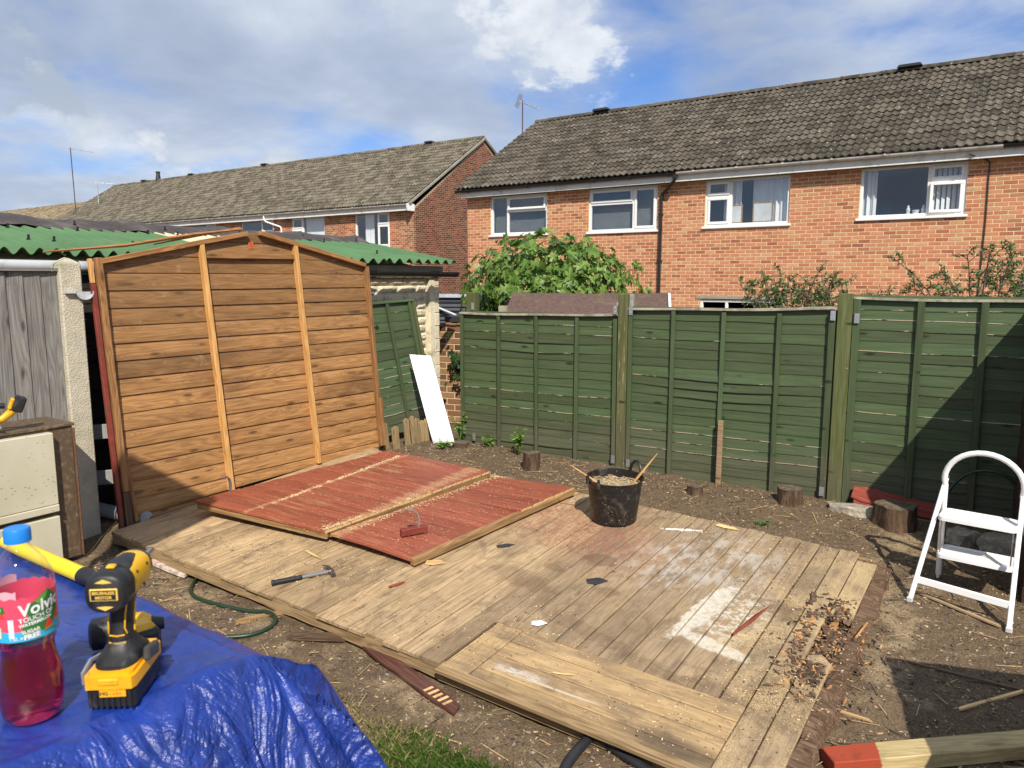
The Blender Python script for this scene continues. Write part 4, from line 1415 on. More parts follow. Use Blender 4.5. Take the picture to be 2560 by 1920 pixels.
    # bits of gutter bracket left on both corners
    for (x, z, rr, mt) in ((-0.085, 1.55, 0.055, M_gutg), (2.43, 1.51, 0.03, M_gutg)):
        n = 9; v = []; f = []
        for yy in (-0.03, 0.0):
            for i2 in range(n + 1):
                a = pi + pi * i2 / n
                v.append((x + cos(a) * rr, yy, z + sin(a) * rr)); v.append((x + cos(a) * (rr - .006), yy, z + sin(a) * (rr - .006)))
        m2 = 2 * (n + 1)
        for i2 in range(n):
            a = 2 * i2
            f += [(a, a + 2, a + 3, a + 1), (m2 + a, m2 + a + 2, m2 + a + 3, m2 + a + 1), (a, a + 2, m2 + a + 2, m2 + a), (a + 1, a + 3, m2 + a + 3, m2 + a + 1)]
        mb = MB().add(v, f)
        if rr > .04:
            mb.box(x - rr - .06, x - rr + .01, -.03, 0.0, z - .012, z); mb.add([(x + cos(pi + pi * q / 8) * rr * .97, -.002, z + sin(pi + pi * q / 8) * rr * .97) for q in range(9)], [tuple(range(9))])
        mb.obj('gutter_bracket', mt, R, smooth=40)
M_gdark = wood('dark_rotten_wood', (0.035, 0.02, 0.012), (0.10, 0.06, 0.035), (0.20, 0.13, 0.08), 0.3, 0.85, 0.6, var=0.2)
gable()

# ------------------------------------------------------------------ shed floor
def ell(nt, co, cx, cy, rx, ry, amp=0.5, sc=6.0, rot=0.0, soft=0.25):
    q = mapp(nt, co, (1, 1, 0), (-cx, -cy, 0))
    if rot:
        q = mapp(nt, q, (1, 1, 0), (0, 0, 0), (0, 0, rot))
    q = mapp(nt, q, (1 / rx, 1 / ry, 0))
    d = vmt(nt, 'LENGTH', q, None, 1)
    d = mth(nt, 'ADD', d, mth(nt, 'MULTIPLY', mth(nt, 'SUBTRACT', noi(nt, co, sc, 6, 0.65), 0.5), amp * 2))
    return step(nt, d, 1.0 + soft, 1.0 - soft)

def floor_extra(nt, c, co_):
    co = nd(nt, 'ShaderNodeTexCoord', None, object=shed_floor).outputs['Object']
    sp = nd(nt, 'ShaderNodeSeparateXYZ', {0: co})
    # greyer, dirtier towards the right-hand end
    g = noi(nt, co, 1.3, 5, 0.6)
    c = mix(nt, mth(nt, 'MULTIPLY', step(nt, mth(nt, 'ADD', sp.outputs[0], mth(nt, 'MULTIPLY', g, 1.6)), 2.2, 4.2), 0.75), c, mix(nt, 0.65, c, (0.205, 0.155, 0.108)))
    # walked-in dirt
    d1 = noi(nt, mapp(nt, co, (2.0, 1.2, 1)), 1.6, 6, 0.65, 0.4)
    c = mix(nt, mth(nt, 'MULTIPLY', step(nt, d1, 0.48, 0.70), 0.50), c, (0.135, 0.092, 0.056))
    c = mix(nt, mth(nt, 'MULTIPLY', step(nt, noi(nt, mapp(nt, co, (9, 1.2, 1)), 1.0, 4, 0.6), 0.54, 0.74), 0.55), c, (0.10, 0.076, 0.056))
    c = mix(nt, mth(nt, 'MULTIPLY', step(nt, noi(nt, mapp(nt, co, (26, 2.5, 1)), 1.0, 5, 0.7), 0.56, 0.66), 0.45), c, (0.13, 0.095, 0.065))
    c = mix(nt, mth(nt, 'MULTIPLY', step(nt, noi(nt, co, 9, 6, 0.72), 0.54, 0.66), 0.45), c, (0.13, 0.094, 0.064))
    c = mix(nt, mth(nt, 'MULTIPLY', step(nt, noi(nt, mapp(nt, co, (5, 3, 1), (7, 3, 0)), 1.0, 8, 0.7, 0.6), 0.55, 0.63), 0.40), c, (0.115, 0.08, 0.05))
    # front edge damp darkening on the timber ends
    # red paint dust
    r_ = mth(nt, 'MULTIPLY', ell(nt, co, 2.42, 1.75, 0.65, 0.36, 0.55, 5.0, 0.35, 0.5), step(nt, noi(nt, co, 28, 5, 0.7), 0.40, 0.62))
    c = mix(nt, mth(nt, 'MULTIPLY', r_, 0.55), c, (0.30, 0.075, 0.055))
    # brown stains
    for (x, y, rx, ry, a) in ((2.72, 1.39, .10, .085, .65), (3.15, 1.42, .10, .07, .5), (2.47, .93, .22, .09, .5), (2.95, 1.05, .07, .05, .5), (3.82, 1.38, .16, .10, .6), (2.55, 1.15, .07, .04, .45), (3.7, .45, .13, .12, .45), (3.05, .62, .3, .06, .4), (3.45, .5, .2, .06, .4), (4.0, .55, .15, .2, .5)):
        c = mix(nt, mth(nt, 'MULTIPLY', ell(nt, co, x, y, rx, ry, 0.9, 13.0, 0.2, 0.28), a * .85), c, (0.11, 0.066, 0.036))
    # white wash and a flaky white plaster patch
    w1 = mth(nt, 'MULTIPLY', ell(nt, co, 3.25, 1.72, 0.34, 0.45, 0.7, 4.0, 0.5, 0.5), step(nt, noi(nt, mapp(nt, co, (14, 5, 1)), 1.0, 5, 0.7), 0.42, 0.62))
    c = mix(nt, mth(nt, 'MULTIPLY', w1, 0.65), c, (0.52, 0.48, 0.43))
    w2 = mth(nt, 'MAXIMUM', ell(nt, co, 3.46, 1.16, 0.065, 0.34, 0.75, 9.0, 0.12, 0.12), mth(nt, 'MAXIMUM', ell(nt, co, 3.60, .84, 0.18, 0.05, 0.7, 10.0, 0.2, 0.2), mth(nt, 'MULTIPLY', ell(nt, co, 3.60, 1.18, 0.14, 0.30, 0.6, 7.0, 0.1, 0.5), step(nt, noi(nt, co, 18, 5, 0.7), 0.46, 0.58))))
    c = mix(nt, mth(nt, 'MULTIPLY', mth(nt, 'MULTIPLY', w2, 0.9), ramp(nt, noi(nt, co, 30, 5, 0.7), [(0.30, 0.35), (0.55, 1.0)])), c, (0.60, 0.56, 0.47))
    w3 = ell(nt, co, 2.95, 2.10, 0.13, 0.018, 0.9, 18.0, -0.45, 0.25)
    c = mix(nt, w3, c, (0.72, 0.71, 0.68))
    # sawdust
    a_ = noi(nt, co, 1.5, 6, 0.7, 0.5)
    near_r = mth(nt, 'MULTIPLY', step(nt, sp.outputs[0], 3.3, 4.0), 0.16)
    s = mth(nt, 'MULTIPLY', step(nt, mth(nt, 'ADD', a_, near_r), 0.60, 0.78), step(nt, noi(nt, co, 190, 2, 0.7), 0.44, 0.58))
    sp_ = mth(nt, 'MULTIPLY', step(nt, vor(nt, co, 48.0), 0.14, 0.09), step(nt, noi(nt, co, 3.5, 4), 0.36, 0.58))
    s = mth(nt, 'MAXIMUM', s, mth(nt, 'MULTIPLY', sp_, 0.75))
    c = mix(nt, s, c, (0.60, 0.44, 0.22))
    dk_ = mth(nt, 'MULTIPLY', step(nt, vor(nt, mapp(nt, co, (1, 1, 1), (3.3, 1.1, 0)), 21.0), 0.07, 0.045), step(nt, noi(nt, co, 2.0, 4), 0.42, 0.55))
    c = mix(nt, mth(nt, 'MULTIPLY', dk_, 0.8), c, (0.06, 0.04, 0.025))
    return c, mth(nt, 'MULTIPLY', s, 0.3)

M_floor = wood('floor_board_wood', (0.22, 0.142, 0.072), (0.40, 0.275, 0.148), (0.53, 0.39, 0.23), 0.5, 0.8, 0.45, var=0.22, extra=floor_extra, ringk=38)
M_bearer = wood('bearer_wood', (0.12, 0.075, 0.035), (0.30, 0.20, 0.10), (0.42, 0.30, 0.17), 0.3, 0.85, 0.6, var=0.15)
M_plank = wood('plank_wood', (0.30, 0.175, 0.065), (0.50, 0.315, 0.130), (0.60, 0.41, 0.19), 0.5, 0.75, 0.3, var=0.1, extra=None)

def plank_extra(nt, c, co_):
    co = nd(nt, 'ShaderNodeTexCoord', None, object=shed_floor).outputs['Object']
    c = mix(nt, mth(nt, 'MULTIPLY', step(nt, noi(nt, mapp(nt, co, (3, 9, 1)), 1.0, 6, 0.65), 0.44, 0.66), 0.7), c, (0.18, 0.125, 0.08))
    c = mix(nt, mth(nt, 'MULTIPLY', step(nt, noi(nt, co, 11, 6, 0.72), 0.55, 0.68), 0.4), c, (0.13, 0.09, 0.055))
    c = mix(nt, mth(nt, 'MULTIPLY', mth(nt, 'MULTIPLY', ell(nt, co, 2.98, 0.135, 0.14, 0.026, 0.8, 16, -0.05, 0.5), step(nt, noi(nt, mapp(nt, co, (18, 60, 1)), 1.0, 4, 0.7), 0.36, 0.60)), 0.75), c, (0.60, 0.57, 0.51))
    c = mix(nt, mth(nt, 'MULTIPLY', ell(nt, co, 3.20, 0.12, 0.17, 0.006, 0.25, 12, -0.03, 0.4), 0.6), c, (0.60, 0.57, 0.50))
    c = mix(nt, mth(nt, 'MULTIPLY', ell(nt, co, 3.72, 0.06, 0.20, 0.06, 0.4, 7, 0.0, 0.5), 0.7), c, (0.06, 0.045, 0.035))
    s = mth(nt, 'MULTIPLY', step(nt, vor(nt, co, 60.0), 0.15, 0.10), step(nt, noi(nt, co, 4, 4), 0.42, 0.58))
    c = mix(nt, mth(nt, 'MULTIPLY', s, 0.6), c, (0.62, 0.48, 0.27))
    k_ = mth(nt, 'MULTIPLY', step(nt, vor(nt, co, 17.0), 0.09, 0.06), step(nt, noi(nt, co, 2.5, 3), 0.4, 0.55))
    c = mix(nt, mth(nt, 'MULTIPLY', k_, 0.7), c, (0.09, 0.055, 0.03))
    return c, None
M_plank = wood('plank_wood', (0.27, 0.172, 0.080), (0.40, 0.27, 0.135), (0.50, 0.355, 0.19), 0.5, 0.75, 0.3, var=0.14, extra=plank_extra)

def floor():
    R = shed_floor
    pitch = 0.1145
    n = 37
    v0 = -0.12
    for i in range(n):
        a = v0 + i * pitch
        b_ = a + pitch - rnd.uniform(0.005, 0.009)
        c = (a + b_) / 2
        u0 = rnd.uniform(-0.010, 0.008); u1 = 2.36 + rnd.uniform(-.015, .02)
        if 2.63 < c < 3.84: u0 = 0.452
        if c > 4.0: u1 -= rnd.uniform(0, .05)
        pieces = [(u0, u1)]
        if c > 3.96 and c < 4.05: pieces = [(u0 + .02, 0.93 + rnd.uniform(-.06, .06)), (1.24 + rnd.uniform(-.06, .06), u1)]
        if c > 4.05: pieces = [(u0 + 0.05, 1.02), (1.46, u1 - .1)]
        mat = M_floor if c < 4.02 else M_floor
        for (ua, ub) in pieces:
            L = ub - ua
            w_ = b_ - a
            mb = MB()
            nseg = 6
            vv, f = [], []
            lf = rnd.uniform(-.0015, .002)
            rag0, rag1 = (rnd.uniform(.03, .09) if ua > 0.9 else 0), (rnd.uniform(.03, .09) if ub < 1.2 else 0)
            for s in range(nseg + 1):
                x = L * s / nseg
                dz = lf + 0.0012 * sin(s * 1.7 + i)
                xo = (rag0 if s == 0 else (-rag1 if s == nseg else 0))
                cup = 0.0012
                vv += [(x, -w_ / 2, dz - .004), (x + xo, -w_ / 2 + .004, dz), (x - xo * .6, 0, dz - cup), (x + xo * .4, w_ / 2 - .004, dz), (x, w_ / 2, dz - .004), (x, w_ / 2, -.018), (x, -w_ / 2, -.018)]
            for s in range(nseg):
                for q in range(7):
                    A_, B_ = s * 7 + q, s * 7 + (q + 1) % 7
                    f.append((A_, B_, B_ + 7, A_ + 7))
            f.append(tuple(range(7))); f.append(tuple(nseg * 7 + q for q in range(7)))
            mb.add(vv, f)
            mb.obj('floor_board', mat, R, fr((c, ua, 0), (0, 1, 0), (0, 0, 1)), smooth=25)
    # bearers below, running along the length
    for (u, x0, x1, h) in ((0.028, -.12, 2.63, .062), (0.028, 3.89, 4.1, .062), (0.62, -.1, 4.1, .06), (1.2, -.1, 3.9, .06), (1.78, -.1, 4.1, .06), (2.33, -.1, 4.1, .06)):
        vv = []; mb = MB(); nn = 22; f = []
        for s in range(nn + 1):
            x = x0 + (x1 - x0) * s / nn
            j = rnd.uniform(-.004, .004)
            vv += [(x, -.024 + j, -.0195 - h + j), (x, .024, -.0195 - h), (x, .024, -.0195), (x, -.024 + j * 1.4, -.0195)]
        for s in range(nn):
            for q in range(4):
                f.append((4 * s + q, 4 * s + (q + 1) % 4, 4 * s + 4 + (q + 1) % 4, 4 * s + 4 + q))
        f += [(0, 1, 2, 3), tuple(4 * nn + q for q in range(4))]
        mb.add(vv, f)
        mb.obj('bearer', M_bearer, R, T(0, u, 0))
    # the doorway: newer planks let in lengthways along the front edge
    def pl(x0, x1, y0, y1, z=0.006, along='x', m=M_plank):
        if along == 'x':
            MB().cbox(0, x1 - x0, -(y1 - y0) / 2, (y1 - y0) / 2, -0.022, z, 0.003).obj('plank', m, R, T(x0, (y0 + y1) / 2, 0) @ RX(rnd.uniform(-.008, .008)))
        else:
            MB().cbox(0, y1 - y0, -(x1 - x0) / 2, (x1 - x0) / 2, -0.022, z, 0.002).obj('plank', m, R, fr(((x0 + x1) / 2, y0, 0), (0, 1, 0), (0, 0, 1)))
    pl(2.645, 2.790, 0.0, 0.448, 0.001, 'y')
    pl(2.797, 3.884, 0.338, 0.449, 0.003)
    pl(2.797, 3.884, 0.208, 0.332, 0.0015)
    pl(2.797, 3.884, 0.078, 0.202, 0.001)
    pl(2.797, 3.884, 0.014, 0.073, -0.001)
    pl(2.64, 3.95, -0.045, 0.010, -0.001, 'x', M_bearer)
    MB().cbox(0, 1.36, -.024, .024, -.088, -.0225, .004).obj('bearer', M_bearer, R, T(2.62, 0.02, 0))
    # rotten end: crumbling edge timber
    rot = MB()
    r = random.Random(4)
    for i in range(110):
        u = r.uniform(0.78, 1.55); v_ = 4.03 + r.gauss(0, 0.05)
        L = r.uniform(.04, .16); w_ = r.uniform(.008, .03)
        rot.box(0, L, -w_ / 2, w_ / 2, 0, r.uniform(.004, .016), r.choice((0, 0, 1)), T(v_, u, -0.06 + r.uniform(0, .045)) @ RZ(pi / 2 + r.gauss(0, .3)) @ RY(r.gauss(0, .10)) @ RX(r.uniform(-.6, .6)))
    ro = rot.obj('rotten_splinters', [M_gdark, M_rotl], R); ro['kind'] = 'stuff'
    # ragged old end joist
    mb = MB(); vv = []; f = []; nn = 34
    for s in range(nn + 1):
        u = -0.02 + 2.3 * s / nn
        k_ = 0.5 if 0.8 < u < 1.35 else 1.0
        vv += [(4.115 + r.uniform(-.012, .012), u, -.095), (4.20 + r.uniform(-.035, .01), u, -.095), (4.19 + r.uniform(-.05, .01), u, -.02 * k_ - .045 * (1 - k_) + r.uniform(-.012, .004)), (4.112 + r.uniform(-.006, .006), u, -.012 - .05 * (1 - k_) + r.uniform(-.01, .004))]
    for s in range(nn):
        for q in range(4):
            f.append((4 * s + q, 4 * s + (q + 1) % 4, 4 * s + 4 + (q + 1) % 4, 4 * s + 4 + q))
    f += [(0, 1, 2, 3), tuple(4 * nn + q for q in range(4))]
    mb.add(vv, f)
    mb.obj('end_joist', M_gdark, R)
M_rotl = wood('rotten_orange', (0.22, 0.10, 0.035), (0.42, 0.21, 0.08), (0.52, 0.30, 0.13), 0.0, 0.9, 0.5)
floor()

# ------------------------------------------------------------------ red wall sections lying on the floor
def red_extra(nt, c, co_):
    co = nd(nt, 'ShaderNodeTexCoord', None, object=shed_floor).outputs['Object']
    p = co
    d = noi(nt, p, 260, 2, 0.6)
    s1 = noi(nt, mapp(nt, p, (0.8, 10, 1)), 2.0, 5, 0.7)
    sp = nd(nt, 'ShaderNodeSeparateXYZ', {0: p})
    # heavier dusting along the saw cuts
    def line(y, w_, xlo, xhi):
        e = mth(nt, 'ABSOLUTE', mth(nt, 'SUBTRACT', sp.outputs[0], y))
        return mth(nt, 'MULTIPLY', step(nt, e, w_, 0.0), 1.0)
    cut = mth(nt, 'MAXIMUM', line(0.545, 0.035, 0, 0), mth(nt, 'MAXIMUM', line(1.24, 0.13, 0, 0), mth(nt, 'MULTIPLY', line(0.75, 0.5, 0, 0), 0.35)))
    k_ = mth(nt, 'ADD', s1, mth(nt, 'MULTIPLY', cut, 0.30))
    s = mth(nt, 'MULTIPLY', step(nt, k_, 0.58, 0.78), step(nt, d, 0.46, 0.62))
    fl = mth(nt, 'MULTIPLY', step(nt, vor(nt, p, 62.0), 0.17, 0.11), step(nt, noi(nt, p, 4, 4), 0.40, 0.60))
    s = mth(nt, 'MAXIMUM', s, mth(nt, 'MULTIPLY', fl, 0.85))
    c = mix(nt, mth(nt, 'MULTIPLY', s, 0.9), c, (0.64, 0.46, 0.24))
    dk = noi(nt, mapp(nt, p, (1.3, 3, 1)), 2.2, 5, 0.6)
    c = mix(nt, mth(nt, 'MULTIPLY', step(nt, dk, 0.60, 0.78), 0.5), c, (0.05, 0.03, 0.028))
    return c, None
M_redb = wood('red_cladding', (0.18, 0.045, 0.024), (0.26, 0.070, 0.038), (0.33, 0.102, 0.060), 0.2, 0.5, 0.25, var=0.14, extra=red_extra)
M_cutedge = plain('fresh_cut_edge', (0.62, 0.42, 0.18), 0.85, var=0.25, scale=60, bmp=0.5)
M_frame_t = wood('frame_timber', (0.11, 0.06, 0.024), (0.27, 0.16, 0.068), (0.41, 0.265, 0.13), 0.4, 0.8, 0.5, var=0.12)

def red_section(label, C, nb, seed, frame_edges, gap_board=None, t=0.012, lift=0.0):
    """C: corners in floor coordinates (v,u,w): near-left, near-right, far-right, far-left; boards run near/far-left to right"""
    R = thing('red_wall_section', label, 'shed panel', FM, 'cut sections of red shed wall')
    r = random.Random(seed)
    A, B, D_, E_ = [Vector(c) for c in C]
    def pt(a, b_):   # a along left->right, b near->far
        return (A * (1 - a) + B * a) * (1 - b_) + (E_ * (1 - a) + D_ * a) * b_
    for i in range(nb):
        b0, b1 = i / nb, (i + 1) / nb - 0.004
        nseg = 6
        vv, f, mi = [], [], []
        dl, dr = r.uniform(-.008, .008) , r.uniform(-.006, .006)
        up = lift * 0 + (gap_board[1] if gap_board and i in gap_board[0] else 0.0)
        for s in range(nseg + 1):
            a = s / nseg
            aa = a + (dl * (1 - a) + dr * a) * 0.6
            bow = up * (a ** 2) + 0.002 * sin(a * 4 + i) + 0.012 * sin(pi * (i + .5) / nb) * -1 * 0
            p0, p1 = pt(aa, b0), pt(aa, b1)
            n_ = Vector((0, 0, 1))
            m_ = p0 * .75 + p1 * .25
            vv += [p0 + n_ * (bow + .002), m_ + n_ * (bow + .006), p1 + n_ * (bow + .004), p1 + n_ * (bow - t), p0 + n_ * (bow - t)]
        c0 = vv[0].copy()
        for s in range(nseg):
            for q in range(5):
                a_, b_ = s * 5 + q, s * 5 + (q + 1) % 5
                f.append((a_, b_, b_ + 5, a_ + 5)); mi.append(0)
        f += [tuple(range(5)), tuple(nseg * 5 + q for q in range(5))]; mi += [0, 1]
        xd = (pt(1, b0) - pt(0, b0)).normalized()
        Mx = fr(c0, xd, (0, 0, 1))
        inv = Mx.inverted()
        MB().add([inv @ p for p in vv], f, mi).obj('cladding_board', [M_redb, M_cutedge], R, Mx)
    for (a0, b0, a1, b1, w_, h_, dz, mat) in frame_edges:
        p, q = pt(a0, b0), pt(a1, b1)
        Mx = fr(p + Vector((0, 0, -t + dz)), q - p, (0, 0, 1))
        MB().cbox(0, (q - p).length, -w_ / 2, w_ / 2, -h_, 0, 0.003).obj('frame_rail', mat, R, Mx)
    return R, pt

def bracket(label, v, u, w, rz, scale=1.0, block=True, lean=0.0):
    R = thing('gutter_bracket', label, 'bracket', FM @ T(v, u, w) @ RZ(rz))
    if block:
        MB().cbox(-0.085, 0.085, -0.02, 0.02, 0, 0.042, 0.003).obj('block', M_red, R)
    z0 = 0.042 if block else 0.0
    pts = [(0.03, 0, z0), (0.035, 0, z0 + .05), (0.025, 0, z0 + .09), (-0.005, 0, z0 + .118), (-0.035, 0, z0 + .125)]
    vv, f = [], []
    for i, p in enumerate(pts):
        q = Vector(pts[min(i + 1, 4)]) - Vector(pts[max(i - 1, 0)])
        n_ = Vector((q.z, 0, -q.x)).normalized() * 0.004
        P = Vector(p)
        vv += [P + n_ + Vector((0, -.012, 0)), P + n_ + Vector((0, .012, 0)), P - n_ + Vector((0, .012, 0)), P - n_ + Vector((0, -.012, 0))]
    for i in range(4):
        for q in range(4):
            f.append((4 * i + q, 4 * i + (q + 1) % 4, 4 * i + 4 + (q + 1) % 4, 4 * i + 4 + q))
    f += [(0, 1, 2, 3), (16, 17, 18, 19)]
    MB().add(vv, f).obj('arm', M_metal, R, smooth=30)

red_section('larger red boarded wall section lying nearest the standing gable, dusted with sawdust',
            [(0.10, 0.47, 0.112), (1.195, 0.635, 0.085), (1.385, 2.15, 0.105), (0.30, 2.16, 0.085)], 15, 21,
            [(0.0, 0.012, 1.0, 0.012, .024, .042, -.0015, M_frame_t), (0.985, 0.03, 0.985, 1.0, .03, .042, -.001, M_frame_t), (0.02, 0.05, 0.02, .99, .03, .042, -.001, M_frame_t), (0.02, 0.985, 0.97, .985, .03, .042, -.0015, M_frame_t)])
R2, pt2 = red_section('smaller red boarded wall section with a gutter bracket, nearest the black tub',
            [(1.215, 0.665, 0.062), (1.885, 0.685, 0.066), (2.060, 2.265, 0.070), (1.405, 2.16, 0.062)], 13, 22,
            [(0.978, 0.0, 0.985, 1.0, .036, .045, .004, M_frame_t), (0.03, 0.05, 0.03, 1.0, .03, .042, -.001, M_frame_t), (0.03, 0.985, 0.97, .985, .03, .042, -.0015, M_frame_t), (.86, .03, .86, .25, .035, .042, -.001, M_frame_t)],
            ((0, 1, 2, 3, 4, 5, 6, 7), -0.020))
bracket('grey curved gutter bracket standing on a red block on the smaller red section', 1.655, 0.945, 0.072, radians(62))
bracket('grey curved gutter bracket on the larger red section by the gable stud', 0.135, 0.70, 0.118, radians(100), block=False)
# a pale sawdust seam along the first cut, as small crumbs
def crumbs(name, n, fn, mats, size=(0.002, 0.008), label=None, cat='sawdust', seed=1, flat=0.5):
    r = random.Random(seed)
    mb = MB()
    cnt = 0
    while cnt < n:
        q = fn(r)
        if q is None: continue
        p, nrm = q
        L = r.uniform(*size); w_ = L * r.uniform(.25, .6); h_ = L * r.uniform(.1, .35)
        Mx = T(*p) @ RZ(r.uniform(0, 6.3)) @ RX(r.gauss(0, flat)) @ RY(r.gauss(0, flat * .5))
        v = [(-L, -w_, 0), (L, -w_ * r.uniform(.2, 1), 0), (L * r.uniform(.5, 1), w_, 0), (-L, w_ * r.uniform(.3, 1), 0), (0, 0, h_ * 2)]
        mb.add(v, [(0, 1, 4), (1, 2, 4), (2, 3, 4), (3, 0, 4)], r.randrange(len(mats)), Mx)
        cnt += 1
    o = mb.obj(name, mats, fixn=False)
    o['kind'] = 'stuff'
    if label: tag(o, label, cat)
    return o
M_saw = [plain('sawdust_pale', (0.64, 0.47, 0.25), 0.95, bmp=0), plain('sawdust_tan', (0.50, 0.34, 0.16), 0.95, bmp=0), plain('sawdust_light', (0.70, 0.56, 0.34), 0.95, bmp=0)]
M_chip = [plain('chip_brown', (0.16, 0.10, 0.06), 0.95, bmp=0), plain('chip_tan', (0.36, 0.25, 0.14), 0.95, bmp=0), plain('chip_pale', (0.50, 0.38, 0.22), 0.95, bmp=0), plain('chip_dark', (0.05, 0.036, 0.026), 0.95, bmp=0), plain('chip_grey', (0.25, 0.21, 0.17), 0.95, bmp=0)]

def seam(r):
    k_ = r.random()
    if k_ < 0.40:
        u = r.uniform(0.62, 2.07); v = 0.565 - (u - .6) * 0.03 + r.gauss(0, .012)
        return fpt(v, u, 0.103), None
    if k_ < 0.80:
        t_ = r.random(); u = 0.64 + t_ * 1.5; v = 1.19 + t_ * 0.19 - abs(r.gauss(0, .03))
        return fpt(v, u, 0.092 + .01 * t_), None
    t_ = r.random(); u = 0.75 + t_ * 1.4; v = 1.25 + t_ * 0.17 + abs(r.gauss(0, .035))
    return fpt(v, u, 0.073), None
crumbs('sawdust', 3600, seam, M_saw, (0.002, 0.0065), 'pale sawdust lying along the cuts in the red wall sections', 'sawdust', 3)
def scatter_red(r):
    a, b_ = r.random(), r.random()
    if r.random() < .55: b_ = min(1, max(0, round(b_ * 15) / 15 + abs(r.gauss(0, .006))))
    if r.random() < .6:
        v = 0.15 + a * 1.02 + b_ * 0.19; u = 0.5 + b_ * 1.62; w = .103
    else:
        v = 1.24 + a * .62 + b_ * .18; u = .7 + b_ * 1.45; w = .074
    return fpt(v, u, w), None
crumbs('sawdust_specks', 2600, scatter_red, M_saw, (0.0015, 0.004), 'scattered flecks of sawdust over the red wall sections', 'sawdust', 5)
def scatter_floor(r):
    v = r.uniform(-.05, 4.2); u = r.uniform(0.0, 2.35)
    d = mnoise.noise(Vector((v * 1.6, u * 1.6, 2))) + (0.25 if v > 3.6 else 0) + (.2 if u > 2.1 else 0)
    if d < r.uniform(-.15, .7): return None
    return fpt(v, u, 0.003), None
def scatter_rot(r):
    u = r.gauss(1.15, .22); v = 4.05 + r.gauss(0, .07)
    if not 0.6 < u < 1.7: return None
    return fpt(v, u, -0.055 + r.random() * .05 if 3.97 < v < 4.12 and .95 < u < 1.4 else 0.003 if v < 4.1 else -.07), None
crumbs('rotten_crumbs', 1600, scatter_rot, [M_gdark, M_rotl, M_gdark, M_chip[3], M_chip[0]], (0.004, 0.022), 'crumbled rotten wood filling the broken end of the shed floor', 'rotten wood', 23, .7)
crumbs('floor_chips', 5200, scatter_floor, M_saw + M_chip, (0.0015, 0.0065), 'wood crumbs and sawdust strewn over the shed floor', 'sawdust', 6)
def scatter_dirt(r):
    x = r.uniform(-2.6, 3.4); y = r.uniform(2.2, 7.1)
    q = FMI @ Vector((x, y, gz(x, y)))
    if -.1 < q.x < 4.15 and 0.0 < q.y < 2.38: return None
    if (x + 0.426) * 0.505 + (y - 7.174) * 0.863 > -0.03: return None
    if q.y < -0.8: return None
    return Vector((x, y, gz(x, y) + .002)), None
crumbs('wood_chips', 19000, scatter_dirt, M_chip + [M_chip[0], M_chip[3], M_chip[1], M_chip[4], M_chip[0]], (0.002, 0.011), 'wood chips and bark litter scattered over the bare soil', 'wood chips', 8)
def scatter_sticks(r):
    q = scatter_dirt(r)
    return q
def sticks(n, seed):
    r = random.Random(seed); mb = MB(); c = 0
    while c < n:
        q = scatter_dirt(r)
        if q is None: continue
        p = q[0]; L = r.uniform(.02, .085)
        mb.box(-L, L, -.0016, .0016, 0, .002, r.randrange(4), T(p.x, p.y, p.z + .003) @ RZ(r.uniform(0, 6.3)) @ RY(r.gauss(0, .12)))
        c += 1
    o = mb.obj('twigs', [M_chip[0], M_chip[1], M_chip[3], M_saw[1]]); o['kind'] = 'stuff'
    tag(o, 'thin twigs and splinters littering the soil around the shed floor', 'twigs')
sticks(700, 9)

